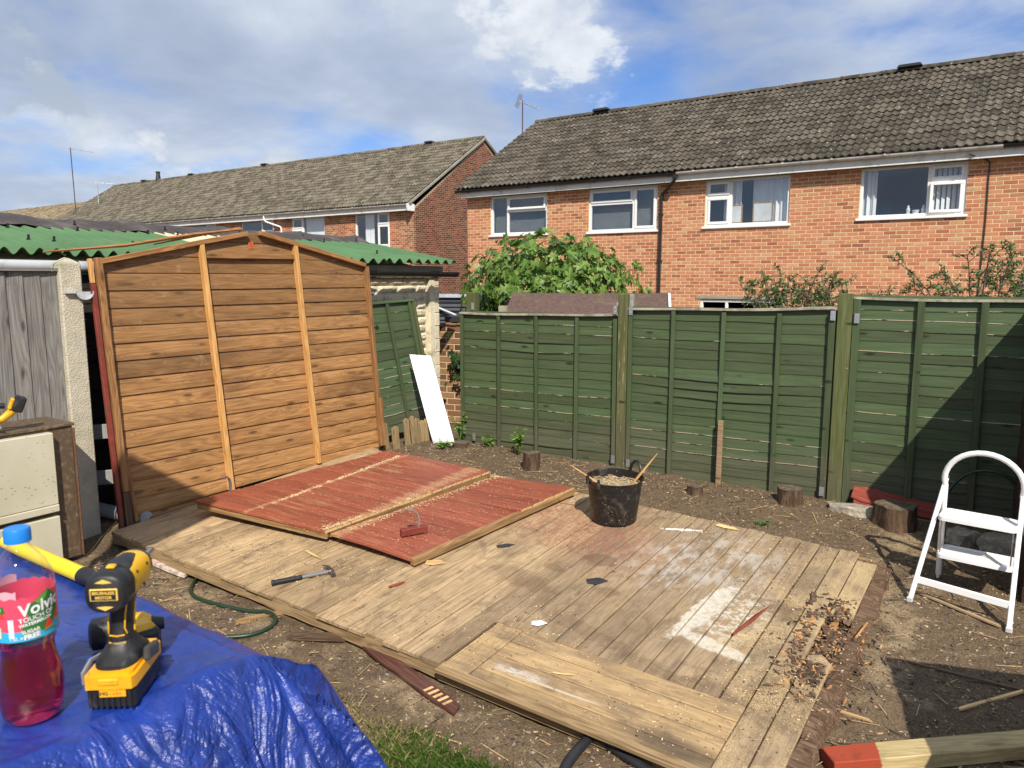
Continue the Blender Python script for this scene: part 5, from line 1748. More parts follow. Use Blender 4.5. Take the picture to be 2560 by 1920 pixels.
# ------------------------------------------------------------------ black tub of sawdust
def tub():
    M = FM @ T(2.505, 2.02, 0.001)
    R = thing('rubber_tub', 'black flexible garden tub full of sawdust standing on the shed floor', 'tub', M)
    m, nt, b = newmat('tub_rubber')
    co = nd(nt, 'ShaderNodeTexCoord').outputs['Object']
    du = step(nt, noi(nt, co, 14, 6, 0.7), 0.50, 0.70)
    sc = mth(nt, 'MULTIPLY', step(nt, vor(nt, co, 60), 0.24, 0.14), step(nt, noi(nt, co, 9, 5, .7), 0.50, 0.62))
    c = mix(nt, mth(nt, 'MULTIPLY', du, 0.42), (0.012, 0.0115, 0.012), (0.17, 0.15, 0.12))
    c = mix(nt, mth(nt, 'MULTIPLY', sc, 0.8), c, (0.50, 0.40, 0.22))
    sp = ell(nt, mapp(nt, co, (1, 0, 1), (0, 0, 0), (pi / 2, 0, 0)), 0.085, -0.16, 0.03, 0.03, 0.5, 30)
    lk(nt, c, b.inputs['Base Color']); b.inputs['Roughness'].default_value = 0.42
    lk(nt, bump(nt, noi(nt, co, 60, 3), 0.15, 0.002), b.inputs['Normal'])
    prof = []
    nr = 9
    for i in range(nr):
        z = 0.012 + 0.27 * i / nr
        r_ = 0.152 + 0.034 * (z / 0.30)
        prof += [(r_, z), (r_ + 0.0006, z + 0.024), (r_ + 0.0028, z + 0.0255), (r_ + 0.0028, z + 0.0285)]
    prof = [(0.0, 0.0), (0.135, 0.0), (0.150, 0.006)] + prof + [(0.1885, 0.292), (0.194, 0.296), (0.195, 0.302), (0.190, 0.304), (0.183, 0.300), (0.178, 0.25), (0.174, 0.21)]
    MB().lathe(prof, 48, 0, None, False, False).obj('body', m, R, smooth=50)
    # two loop handles
    for a, k_ in ((1.15, 1.0), (1.15 + pi, 1.0)):
        pts = []
        for i in range(15):
            t = i / 14
            an = a + (t - 0.5) * 0.62
            up = 0.085 * sin(pi * t) ** 0.55 if 0 < t < 1 else 0
            if a < 2: rr = 0.192 + 0.0 * up
            else: rr = 0.190
            if a > 2: up = 0.03 * (1 if (t < .12 or t > .88) else 0.0) ; rr = 0.192
            pts.append((cos(an) * rr, sin(an) * rr, 0.296 + up))
        if a < 2:
            MB().tube(pts, [.012] * 2 + [.0085] * 11 + [.012] * 2, 8).obj('handle', m, R, smooth=60)
        else:
            # near handle hangs down folded outwards: only its two roots stand above the rim
            for an in (a - .30, a + .30):
                mb = MB(); mb.tube([(cos(an) * .190, sin(an) * .190, .27), (cos(an) * .194, sin(an) * .194, .305), (cos(an) * .194, sin(an) * .194, .328)], [.016, .014, .008], 8)
                mb.obj('handle_root', m, R, smooth=60)
    # sawdust filling
    vv, f = [], []
    nr, ns = 14, 40
    for i in range(nr + 1):
        for s in range(ns):
            rr = 0.176 * i / nr; an = 2 * pi * s / ns
            x, y = rr * cos(an), rr * sin(an)
            z = 0.235 + 0.03 * (1 - (rr / .176) ** 2) + 0.03 * mnoise.noise(Vector((x * 14, y * 14, 1))) + 0.012 * mnoise.noise(Vector((x * 60, y * 60, 4)))
            vv.append((x, y, z))
    for i in range(nr):
        for s in range(ns):
            a_, b_ = i * ns + s, i * ns + (s + 1) % ns
            f.append((a_, b_, b_ + ns, a_ + ns))
    ms = plain('sawdust_heap', (0.34, 0.27, 0.16), 0.95, var=0.4, scale=150, bmp=1.0, bd=0.006)
    MB().add(vv, f).obj('sawdust', ms, R, smooth=60, fixn=True)
    def heap(r):
        an = r.uniform(0, 6.28); rr = 0.17 * sqrt(r.random())
        x, y = rr * cos(an), rr * sin(an)
        return M @ Vector((x, y, 0.247 + 0.03 * (1 - (rr / .176) ** 2) + 0.03 * mnoise.noise(Vector((x * 14, y * 14, 1))))), None
    crumbs('tub_shavings', 900, heap, [M_saw[1], M_chip[1], M_chip[2], M_chip[4], M_saw[0]], (0.002, 0.007), 'curled shavings heaped in the black tub', 'sawdust', 14, 1.0)
    w_ = wood('split_stick', (0.30, 0.14, 0.05), (0.52, 0.28, 0.11), (0.66, 0.42, 0.2), 0.0, 0.8, 0.4)
    for lb, a, b_ in (('split red-brown stick leaning out of the left of the tub', (-0.02, 0.0, 0.20), (-0.305, -0.09, 0.395)), ('long pale stick leaning out of the right of the tub', (0.075, -0.03, 0.20), (0.29, 0.12, 0.455))):
        a, b_ = Vector(a), Vector(b_)
        r_ = Vector((0.8, -0.58, 0)); 
        def wl(p):   # tub-local x along image right
            q = Vector((p[0] * 0.85 + p[1] * 0.0, 0, p[2]))
            base = M @ Vector((0, 0, p[2]))
            return base + Vector((p[0], p[1] * 0.4, 0))
        A_, B_ = wl(a), wl(b_)
        S = thing('wooden_stick', lb, 'stick', fr(A_, B_ - A_, (0, 0, 1)))
        L = (B_ - A_).length
        mb = MB(); mb.add([(0, -.012, -.004), (L * .5, -.010, -.004), (L, -.002, -.002), (L, .002, -.002), (L * .5, .009, -.004), (0, .010, -.004), (0, -.010, .005), (L * .5, -.008, .005), (L, -.001, .002), (L, .001, .002), (L * .5, .006, .006), (0, .008, .005)],
                          [(0, 5, 4, 1), (1, 4, 3, 2), (6, 7, 10, 11), (7, 8, 9, 10), (0, 1, 7, 6), (1, 2, 8, 7), (2, 3, 9, 8), (3, 4, 10, 9), (4, 5, 11, 10), (5, 0, 6, 11)])
        mb.obj('splint', w_, S)
tub()

# ------------------------------------------------------------------ claw hammer
def hammer():
    A_, B_ = fpt(1.38, 0.073, 0.0175), fpt(1.535, 0.375, 0.0135)
    R = thing('claw_hammer', 'steel claw hammer with black rubber grip lying on the shed floor', 'hammer', fr(A_, B_ - A_, FN))
    L = (B_ - A_).length
    prof = [(0.0, 0), (0.0165, 0.002), (0.0185, 0.008)]
    for i in range(15):
        x = 0.012 + 0.145 * i / 14
        prof += [(0.0165 - 0.0015 * (i / 14), x), (0.0148 - 0.0015 * (i / 14), x + .005)]
    prof += [(0.013, 0.165), (0.0115, 0.168), (0.0, 0.168)]
    MB().lathe(prof, 16, 0, fr((0, 0, 0), (0, 0, -1), (1, 0, 0)), False, False).obj('grip', plain('grip_rubber', (0.012, 0.013, 0.016), 0.55, var=.1, scale=200, bmp=.6), R, smooth=50)
    MB().tube([(0.165, 0, 0), (L - .02, 0, 0)], 0.0105, 14).obj('shaft', plain('chromed_steel', (0.62, 0.62, 0.60), 0.22, 1.0, var=.05, bmp=0), R, smooth=50)
    mb = MB()
    mb.cbox(L - .024, L + .008, -.018, .018, -.0135, .0135, .004)
    mb.tube([(L - .008, -.016, 0), (L - .008, -.034, 0)], [.012, .0105], 14)
    mb.tube([(L - .008, -.034, 0), (L - .008, -.037, 0), (L - .008, -.052, 0), (L - .008, -.056, 0)], [.0105, .0145, .0145, .0125], 14)
    for s in (-1, 1):
        pts = [(L - .008, .014, s * .006), (L - .006, .036, s * .008), (L - .016, .058, s * .010), (L - .036, .074, s * .012)]
        mb.tube(pts, [.010, .009, .007, .003], 8)
    mb.obj('head', plain('hammer_steel', (0.20, 0.17, 0.15), 0.42, 0.9, var=.25, scale=70, bmp=.2), R, RX(0) , smooth=50)
hammer()

# ------------------------------------------------------------------ white stepladder
def ladder():
    fl, frr = Vector((2.194, 3.965, 0)), Vector((2.544, 3.658, 0))
    rl, rr = Vector((2.515, 4.262, 0)), Vector((2.850, 3.985, 0))
    for p in (fl, frr, rl, rr):
        p.z = gz(p.x, p.y) + 0.004
    mid = (fl + frr + rl + rr) / 4
    xax = ((frr - fl) + (rr - rl)); xax.z = 0
    LMx = fr(mid, xax, (0, 0, 1))
    R = thing('stepladder', 'white two-step folding stepladder with hooped top standing on the soil', 'stepladder', LMx)
    I = LMx.inverted()
    fl, frr, rl, rr = [I @ p for p in (fl, frr, rl, rr)]
    mw = plain('white_enamel', (0.84, 0.84, 0.83), 0.28, var=.015, scale=8, bmp=0.0)
    ms = plain('steel_bright', (0.55, 0.55, 0.54), 0.3, 0.9, bmp=0)
    mk = plain('ferrule_dark', (0.05, 0.03, 0.035), 0.6, bmp=0)
    # slanted frame nearer to us: two square legs leaning away, joined by a crossbar
    topL = Vector((-0.185, 0.155, 0.64)); topR = Vector((0.185, 0.155, 0.64))
    def sq(a, b_, w_, d_, name, mat, yref=(0, 1, 0)):
        a, b_ = Vector(a), Vector(b_)
        Mx = fr(a, b_ - a, yref)
        return MB().cbox(0, (b_ - a).length, -w_ / 2, w_ / 2, -d_ / 2, d_ / 2, 0.004).obj(name, mat, R, Mx, smooth=30)
    lL = sq(fl, topL, .024, .022, 'leg', mw); lR = sq(frr, topR, .024, .022, 'leg', mw)
    a = fl.lerp(topL, .17); b_ = frr.lerp(topR, .17)
    sq(a, b_, .040, .014, 'crossbar', mw)
    for p, l in ((topL, lL), (topR, lR)):
        MB().cbox(p.x - .0135, p.x + .0135, p.y - .013, p.y + .013, p.z - .004, p.z + .010, .003).obj('end_cap', mk, R)
    # hooped frame: oval tube up from the far feet and over
    w2 = 0.190
    pts = [rl, Vector((rl.x + .006, rl.y - .04, 0.3)), Vector((-w2 + .005, rl.y - .085, 0.60))]
    n = 16
    for i in range(n + 1):
        an = pi - pi * i / n
        pts.append(Vector((cos(an) * w2, rl.y - .095 - .02 * sin(an), 0.64 + 0.175 * sin(an))))
    pts += [Vector((w2 - .005, rr.y - .085, 0.60)), Vector((rr.x - .006, rr.y - .04, 0.3)), rr]
    MB().tube(pts, 0.0155, 12).obj('hoop', mw, R, smooth=60)
    for p, l in ((fl, lL), (frr, lR), (rl, None), (rr, None)):
        MB().cbox(p.x - .015, p.x + .015, p.y - .014, p.y + .014, p.z - .004, p.z + .022, .003).obj('rubber_foot', mk if l is None else plain('foot_grey', (.55, .55, .54), .6, bmp=0), R)
    # treads
    def tread(z, yc, d_, w_):
        mb = MB()
        rad = 0.03
        poly = []
        for (cx_, cy_, a0) in ((w_ / 2 - rad, d_ / 2 - rad, 0), (-w_ / 2 + rad, d_ / 2 - rad, 90), (-w_ / 2 + rad, -d_ / 2 + rad, 180), (w_ / 2 - rad, -d_ / 2 + rad, 270)):
            for k_ in range(5):
                an = radians(a0 + k_ * 22.5)
                poly.append((cx_ + rad * cos(an), cy_ + rad * sin(an)))
        m_ = len(poly)
        vv = [(p[0], p[1], 0) for p in poly] + [(p[0], p[1], .020) for p in poly] + [(p[0] * .985, p[1] * .965, .026) for p in poly]
        f = [tuple(range(m_ - 1, -1, -1))]
        for lv in (0, 1):
            for i in range(m_):
                j = (i + 1) % m_
                f.append((lv * m_ + i, lv * m_ + j, (lv + 1) * m_ + j, (lv + 1) * m_ + i))
        # recessed top
        inner = [(p[0] * .93, p[1] * .84, .026) for p in poly]; rec = [(p[0] * .915, p[1] * .80, .0225) for p in poly]
        o_ = len(vv); vv += inner + rec
        for i in range(m_):
            j = (i + 1) % m_
            f.append((2 * m_ + i, 2 * m_ + j, o_ + j, o_ + i)); f.append((o_ + i, o_ + j, o_ + m_ + j, o_ + m_ + i))
        f.append(tuple(o_ + m_ + i for i in range(m_)))
        mb.add(vv, f)
        return mb.obj('tread', mw, R, T(0, yc, z), smooth=30)
    tread(0.430, 0.085, 0.20, 0.372)
    tread(0.205, 0.115, 0.20, 0.372)
    for s in (-1, 1):
        MB().tube([(s * .205, -.015 + .055, .44), (s * .165, -.005 + .03, .44)], .0055, 8).obj('pivot_bolt', ms, R, smooth=40)
        MB().tube([(s * .172, .01, .43), (s * .168, .035, .22)], .004, 6).obj('link_rod', ms, R, smooth=40)
ladder()

# ------------------------------------------------------------------ tree stumps, stones, boards on the soil
def stump(label, x, y, r_, h_, seed, top_ang=0.0, mat=None):
    rr = random.Random(seed)
    R = thing('tree_stump', label, 'stump', T(x, y, gz(x, y) - 0.03), 'sawn conifer stumps along the fence')
    ns = 28
    ph = [rr.uniform(0, 6) for _ in range(5)]
    def rad(an, t):
        return r_ * (1.0 + 0.12 * (1 - t) ** 2.2 + 0.06 * sin(3 * an + ph[0]) + 0.06 * sin(5 * an + ph[1]) + 0.03 * sin(11 * an + ph[2]) + 0.10 * mnoise.noise(Vector((cos(an) * 2, sin(an) * 2, t * 2 + seed))))
    vv, f = [], []
    nl = 7
    for j in range(nl + 1):
        t = j / nl
        for s in range(ns):
            an = 2 * pi * s / ns
            q = rad(an, t)
            vv.append((q * cos(an), q * sin(an), (h_ + .03) * t + top_ang * q * cos(an) * t + 0.004 * mnoise.noise(Vector((an * 3, t * 4, seed)))))
    for j in range(nl):
        for s in range(ns):
            a, b_ = j * ns + s, j * ns + (s + 1) % ns
            f.append((a, b_, b_ + ns, a + ns))
    MB().add(vv, f).obj('bark', M_bark, R, smooth=50)
    tv = [vv[nl * ns + s] for s in range(ns)]
    v2, f2 = [], []
    for k_ in range(4):
        q = 1.0 - k_ / 4
        for p in tv:
            v2.append((p[0] * q, p[1] * q, p[2] + .0015 + 0.004 * mnoise.noise(Vector((p[0] * q * 30, p[1] * q * 30, seed)))))
    v2.append((0, 0, h_ + .032))
    for k_ in range(3):
        for s in range(ns):
            a, b_ = k_ * ns + s, k_ * ns + (s + 1) % ns
            f2.append((a, b_, b_ + ns, a + ns))
    for s in range(ns):
        f2.append((3 * ns + s, 3 * ns + (s + 1) % ns, len(v2) - 1))
    MB().add(v2, f2).obj('cut_face', M_cutface, R, smooth=40)

def mat_bark():
    m, nt, b = newmat('stump_bark')
    co, r = rcoord(nt)
    n1 = noi(nt, mapp(nt, co, (30, 30, 5)), 1.0, 6, 0.7, 0.4)
    c = ramp(nt, n1, [(0.32, (0.028, 0.017, 0.010)), (0.5, (0.085, 0.050, 0.028)), (0.74, (0.22, 0.13, 0.07))])
    lk(nt, c, b.inputs['Base Color']); b.inputs['Roughness'].default_value = 0.95
    lk(nt, bump(nt, n1, 1.0, 0.02), b.inputs['Normal'])
    return m
M_bark = mat_bark()
def mat_cutface():
    m, nt, b = newmat('stump_cut')
    co, r = rcoord(nt)
    cc = nd(nt, 'ShaderNodeTexCoord').outputs['Object']
    d = vmt(nt, 'LENGTH', mapp(nt, cc, (1, 1, 0)), None, 1)
    rg = mth(nt, 'SINE', mth(nt, 'MULTIPLY', mth(nt, 'ADD', d, mth(nt, 'MULTIPLY', noi(nt, co, 9, 3), 0.02)), 620))
    n1 = noi(nt, co, 26, 5, 0.7)
    c = ramp(nt, mth(nt, 'ADD', n1, mth(nt, 'MULTIPLY', rg, 0.06)), [(0.3, (0.045, 0.032, 0.021)), (0.55, (0.125, 0.092, 0.06)), (0.75, (0.27, 0.21, 0.14))])
    lk(nt, c, b.inputs['Base Color']); b.inputs['Roughness'].default_value = 0.95
    lk(nt, bump(nt, n1, 0.7, 0.008), b.inputs['Normal'])
    return m
M_cutface = mat_cutface()
stump('peeled orange stump with green leaves sprouting behind it, beside the red section', 0.165, 6.30, 0.068, 0.135, 1)
stump('small low stump standing in front of the timber stake', 1.415, 5.66, 0.058, 0.06, 2)
stump('mid-size dark stump against the middle fence panel by the mossy post', 2.06, 5.44, 0.088, 0.105, 3)
stump('largest stump, half shaded, beside the broken concrete slab', 2.64, 5.03, 0.132, 0.135, 4)
stump('low weathered stump at the foot of the white plastic board', -0.475, 6.95, 0.075, 0.05, 5)

def stone(name, label, cat, x, y, size, seed, rz=0.0, mat=None, dz=0.0, group=None):
    bm = bmesh.new()
    bmesh.ops.create_icosphere(bm, subdivisions=3, radius=1.0)
    for v in bm.verts:
        p = v.co
        q = Vector((max(-.75, min(.75, p.x)) / .75, max(-.75, min(.75, p.y)) / .75, max(-.6, min(.6, p.z)) / .6))
        n_ = 1 + 0.22 * mnoise.noise(q * 1.6 + Vector((seed, 0, 0))) + 0.10 * mnoise.noise(q * 4.5 + Vector((0, seed, 0)))
        v.co = Vector((q.x * size[0], q.y * size[1], q.z * size[2])) * n_
    me = bpy.data.meshes.new(name); bm.to_mesh(me); bm.free()
    me.materials.append(mat)
    me.polygons.foreach_set('use_smooth', [True] * len(me.polygons)); me.set_sharp_from_angle(angle=radians(35))
    o = link(name, me, None, T(x, y, gz(x, y) + size[2] * .5 + dz) @ RZ(rz))
    return tag(o, label, cat, group)
M_conc = plain('broken_concrete', (0.36, 0.32, 0.25), 0.95, var=0.3, scale=30, bmp=0.9, bd=0.012, dirt=(0.12, 0.095, 0.06), dscale=12)
stone('concrete_slab', 'long broken concrete slab lying below the mossy fence post', 'concrete', 2.47, 5.24, (0.19, 0.065, 0.036), 3, radians(-30), M_conc)
stone('rubble_stone', 'pale rubble stone seen between the ladder treads, left of its darker neighbour', 'stone', 2.93, 4.72, (0.09, 0.07, 0.055), 8, 0.4, M_conc)
stone('rubble_stone', 'long dark rubble stone behind the lower ladder tread', 'stone', 3.13, 4.60, (0.15, 0.08, 0.06), 11, -0.5, M_conc)

def slatboard(name, label, cat, a, b_, w_, t_, mat, z0=0.012, z1=0.012, up=(0, 0, 1), parts=None):
    A_ = Vector((a[0], a[1], gz(*a) + z0)); B_ = Vector((b_[0], b_[1], gz(*b_) + z1))
    R = thing(name, label, cat, fr(A_, B_ - A_, up))
    L = (B_ - A_).length
    r = random.Random(len(label))
    vv, f = [], []
    n = 8
    for s in range(n + 1):
        x = L * s / n
        k_ = 1.0 if 0 < s < n else 0.75
        j = r.uniform(-.12, .12) * w_
        e0, e1 = (r.uniform(-.03, .03) if s in (0, n) else 0), (r.uniform(-.03, .03) if s in (0, n) else 0)
        vv += [(x + e0, -w_ / 2 * k_ + j * .3, -t_ / 2), (x + e1, w_ / 2 * k_ + j * .3, -t_ / 2), (x + e1 * .7, w_ / 2 * k_ + j * .25, t_ / 2), (x + e0 * .8, -w_ / 2 * k_ + j * .3, t_ / 2)]
    for s in range(n):
        for q in range(4):
            f.append((4 * s + q, 4 * s + (q + 1) % 4, 4 * s + 4 + (q + 1) % 4, 4 * s + 4 + q))
    f += [(0, 1, 2, 3), tuple(4 * n + q for q in range(4))]
    MB().add(vv, f).obj('board', mat, R)
    return R
M_redold = wood('old_red_board', (0.12, 0.022, 0.014), (0.21, 0.04, 0.024), (0.30, 0.085, 0.05), 0.2, 0.75, 0.5, var=.15)
M_brownold = wood('old_brown_board', (0.05, 0.018, 0.014), (0.095, 0.038, 0.028), (0.17, 0.085, 0.055), 0.2, 0.7, 0.5)
M_splint = wood('fresh_splinter', (0.42, 0.25, 0.10), (0.58, 0.38, 0.17), (0.70, 0.51, 0.28), 0.0, 0.8, 0.4)
slatboard('red_board', 'broken red board lying against the foot of the shadowed fence panel, upper of two', 'board', (2.50, 5.385), (3.02, 5.08), 0.12, 0.014, M_redold, 0.10, 0.045, (-.35, -.75, .62))
slatboard('red_board', 'broken red board at the foot of the mossy fence post, lower of two', 'board', (2.50, 5.345), (2.80, 5.17), 0.08, 0.014, M_redold, 0.045, 0.02, (-.3, -.65, .75))
br = slatboard('broken_plank', 'dark red-brown broken plank with bare patches lying on the grass edge', 'plank', (-0.70, 3.50), (-0.235, 2.97), 0.075, 0.014, M_brownold, .03, .02)
for i in range(5):
    MB().box(.50 + i * .035, .515 + i * .035, -.028, .02 + .006 * (i % 2), .0072, .0085).obj('bare_patch', M_splint, br)
slatboard('flaking_board', 'flaking white and red board end lying beside the floor edge near the drill tip', 'board', (-2.22, 4.50), (-1.95, 4.34), 0.075, 0.02, plain('flaking_paint', (0.50, 0.42, 0.36), 0.9, var=.3, scale=30, bmp=.6, dirt=(0.25, 0.06, 0.04), dscale=25), .02, .02)
slatboard('timber_offcut', 'grey weathered offcut poking out from under the floor beside the ladder', 'offcut', (1.78, 4.16), (2.12, 4.10), 0.07, 0.03, M_gdark, .03, .06)
slatboard('wood_splinter', 'long pale splinter lying on the soil by the rotten floor corner', 'splinter', (1.18, 3.20), (1.50, 2.93), 0.013, 0.008, M_splint, .012, .012)
slatboard('wood_splinter', 'pale stick at the right edge lying above the red-ended timber', 'splinter', (1.90, 3.00), (2.25, 3.12), 0.016, 0.010, M_splint, .012, .014)
slatboard('wood_splinter', 'thin dark lath lying in the table shadow on the soil', 'splinter', (1.70, 3.52), (2.30, 3.12), 0.012, 0.008, M_chip[0], .01, .01)
slatboard('wood_splinter', 'long lath lying between the front feet of the ladder', 'splinter', (2.28, 4.05), (2.52, 3.70), 0.018, 0.010, M_chip[1], .012, .012)
slatboard('timber_offcut', 'short brown offcut half buried near the green hose end', 'offcut', (-1.10, 3.56), (-0.80, 3.62), 0.06, 0.02, M_gdark, .015, .015)
slatboard('timber_offcut', 'reddish offcut lying inside the bend of the green hose', 'offcut', (-1.42, 3.72), (-1.22, 3.86), 0.035, 0.02, M_frame_t, .015, .015)
def on_floor(name, label, cat, a, b_, w_, t_, mat, z=0.006):
    A_, B_ = fpt(*a, z), fpt(*b_, z)
    R = thing(name, label, cat, fr(A_, B_ - A_, FN))
    L = (B_ - A_).length
    MB().add([(0, -w_ * .3, 0), (L * .4, -w_ * .5, 0), (L, 0, 0), (L * .6, w_ * .5, 0), (0, w_ * .3, 0), (L * .1, 0, t_), (L * .8, 0, t_)], [(0, 1, 6, 5), (1, 2, 6), (2, 3, 6), (3, 4, 5, 6), (4, 0, 5)]).obj('sliver', mat, R)
on_floor('red_splinter', 'red painted splinter lying beside the white plaster stain', 'splinter', (3.66, 0.98), (3.735, 1.40), 0.028, 0.006, M_redold)
on_floor('felt_scrap', 'dark grey roofing felt scrap in the middle of the shed floor', 'felt scrap', (2.80, 1.09), (2.90, 1.16), 0.085, 0.003, M_lead)
on_floor('felt_scrap', 'small torn felt scrap on the floor between red section and dark stain', 'felt scrap', (2.11, 1.20), (2.19, 1.29), 0.05, 0.003, M_lead)
on_floor('wood_splinter', 'pale splinter on the doorway planks', 'splinter', (3.10, 0.21), (3.20, 0.25), 0.014, 0.004, M_splint, .009)
on_floor('wood_splinter', 'brown chip near the corner of the smaller red section', 'splinter', (1.93, 0.42), (1.97, 0.52), 0.03, 0.008, M_redold)
on_floor('wood_splinter', 'pale broken splinter in front of the saw cut between the red sections', 'splinter', (1.17, 0.50), (1.36, 0.46), 0.03, 0.008, M_splint)
on_floor('wood_splinter', 'orange offcut at the back edge of the floor, right of the tub', 'splinter', (3.12, 2.30), (3.28, 2.29), 0.04, 0.012, M_splint)
on_floor('paper_scrap', 'white torn paper scrap by the corner of the doorway planks', 'scrap', (2.79, 0.53), (2.86, 0.57), 0.06, 0.004, M_white)
on_floor('wood_block', 'pale wood block under the corner of the smaller red section', 'offcut', (1.90, 0.76), (2.0, 0.83), 0.05, 0.02, M_splint)

# timber with a red painted end, lower right
def end_paint(nt, c, co_):
    co = nd(nt, 'ShaderNodeTexCoord').outputs['Object']
    x = nd(nt, 'ShaderNodeSeparateXYZ', {0: co})
    e = mth(nt, 'ADD', x.outputs[0], mth(nt, 'ADD', mth(nt, 'MULTIPLY', x.outputs[1], -0.35), mth(nt, 'MULTIPLY', mth(nt, 'SUBTRACT', noi(nt, co, 30, 4), 0.5), 0.03)))
    c = mix(nt, mth(nt, 'MULTIPLY', step(nt, noi(nt, co, 8, 5, .65), .5, .7), .35), c, (.20, .15, .09))
    p = mix(nt, mth(nt, 'MULTIPLY', step(nt, noi(nt, co, 14, 5, .7), .52, .66), .6), (0.33, 0.055, 0.025), (0.20, 0.04, 0.022))
    return mix(nt, step(nt, e, .205, .198), c, p), None
def timber():
    A_ = Vector((1.205, 2.66, gz(1.205, 2.66) + .065)); B_ = Vector((2.72, 2.80, gz(2.3, 2.80) + .075))
    R = thing('red_ended_timber', 'long sawn timber with a red painted end lying at the lower right', 'timber', fr(A_, B_ - A_, (0, 0, 1)))
    wm = wood('pale_treated_timber', (0.30, 0.22, 0.09), (0.46, 0.355, 0.17), (0.58, 0.47, 0.25), 0.5, 0.75, 0.3, var=.05, extra=end_paint)
    MB().cbox(0, 1.52, -.05, .05, -.06, 0.0, .003).obj('beam', wm, R)
timber()

# green hose and black pipe
def pipe_thing(name, label, cat, pts, r_, mat, part, smooth=True, dz=None):
    def cr(P, n=8):
        out = []
        for i in range(len(P) - 1):
            p0 = P[max(i - 1, 0)]; p1 = P[i]; p2 = P[i + 1]; p3 = P[min(i + 2, len(P) - 1)]
            for k_ in range(n):
                t = k_ / n
                out.append(0.5 * ((2 * p1) + (-p0 + p2) * t + (2 * p0 - 5 * p1 + 4 * p2 - p3) * t * t + (-p0 + 3 * p1 - 3 * p2 + p3) * t ** 3))
        out.append(P[-1]); return out
    P = []
    for p in pts:
        z = gz(p[0], p[1]) + r_ + (p[2] if len(p) > 2 else 0.0)
        P.append(Vector((p[0], p[1], z)))
    P = cr(P)
    o0 = P[0].copy()
    o = MB().tube([p - o0 for p in P], r_, 12).obj(name, mat, None, T(*o0), smooth=60)
    return tag(o, label, cat)
M_hose = plain('hose_green', (0.012, 0.035, 0.018), 0.4, var=.2, scale=60, bmp=.2)
pipe_thing('garden_hose', 'dark green garden hose curving out from under the shed floor edge', 'hose', [(-1.80, 4.52, .01), (-1.87, 4.38, .02), (-1.86, 4.18), (-1.78, 4.04), (-1.62, 3.93), (-1.44, 3.86), (-1.30, 3.81), (-1.235, 3.74, .01), (-1.24, 3.66), (-1.33, 3.58), (-1.5, 3.55)], 0.0108, M_hose, 'hose')
pipe_thing('garden_hose', 'loop of green hose propped against the shadowed fence behind the ladder', 'hose', [(2.92, 5.00, .05), (3.0, 5.02, .25), (3.12, 4.97, .38), (3.28, 4.87, .38), (3.36, 4.80, .2), (3.30, 4.72, .06), (3.2, 4.70, .02), (3.42, 4.62, .10)], 0.0108, M_hose, 'hose')
pipe_thing('black_pipe', 'black plastic pipe with a bend lying at the front edge of the floor', 'pipe', [(0.19, 2.60), (0.231, 2.676), (0.288, 2.763, .012), (0.315, 2.795, .018), (0.340, 2.792, .018), (0.379, 2.758, .012), (0.434, 2.701), (0.52, 2.60)], 0.0205, M_dark, 'pipe')

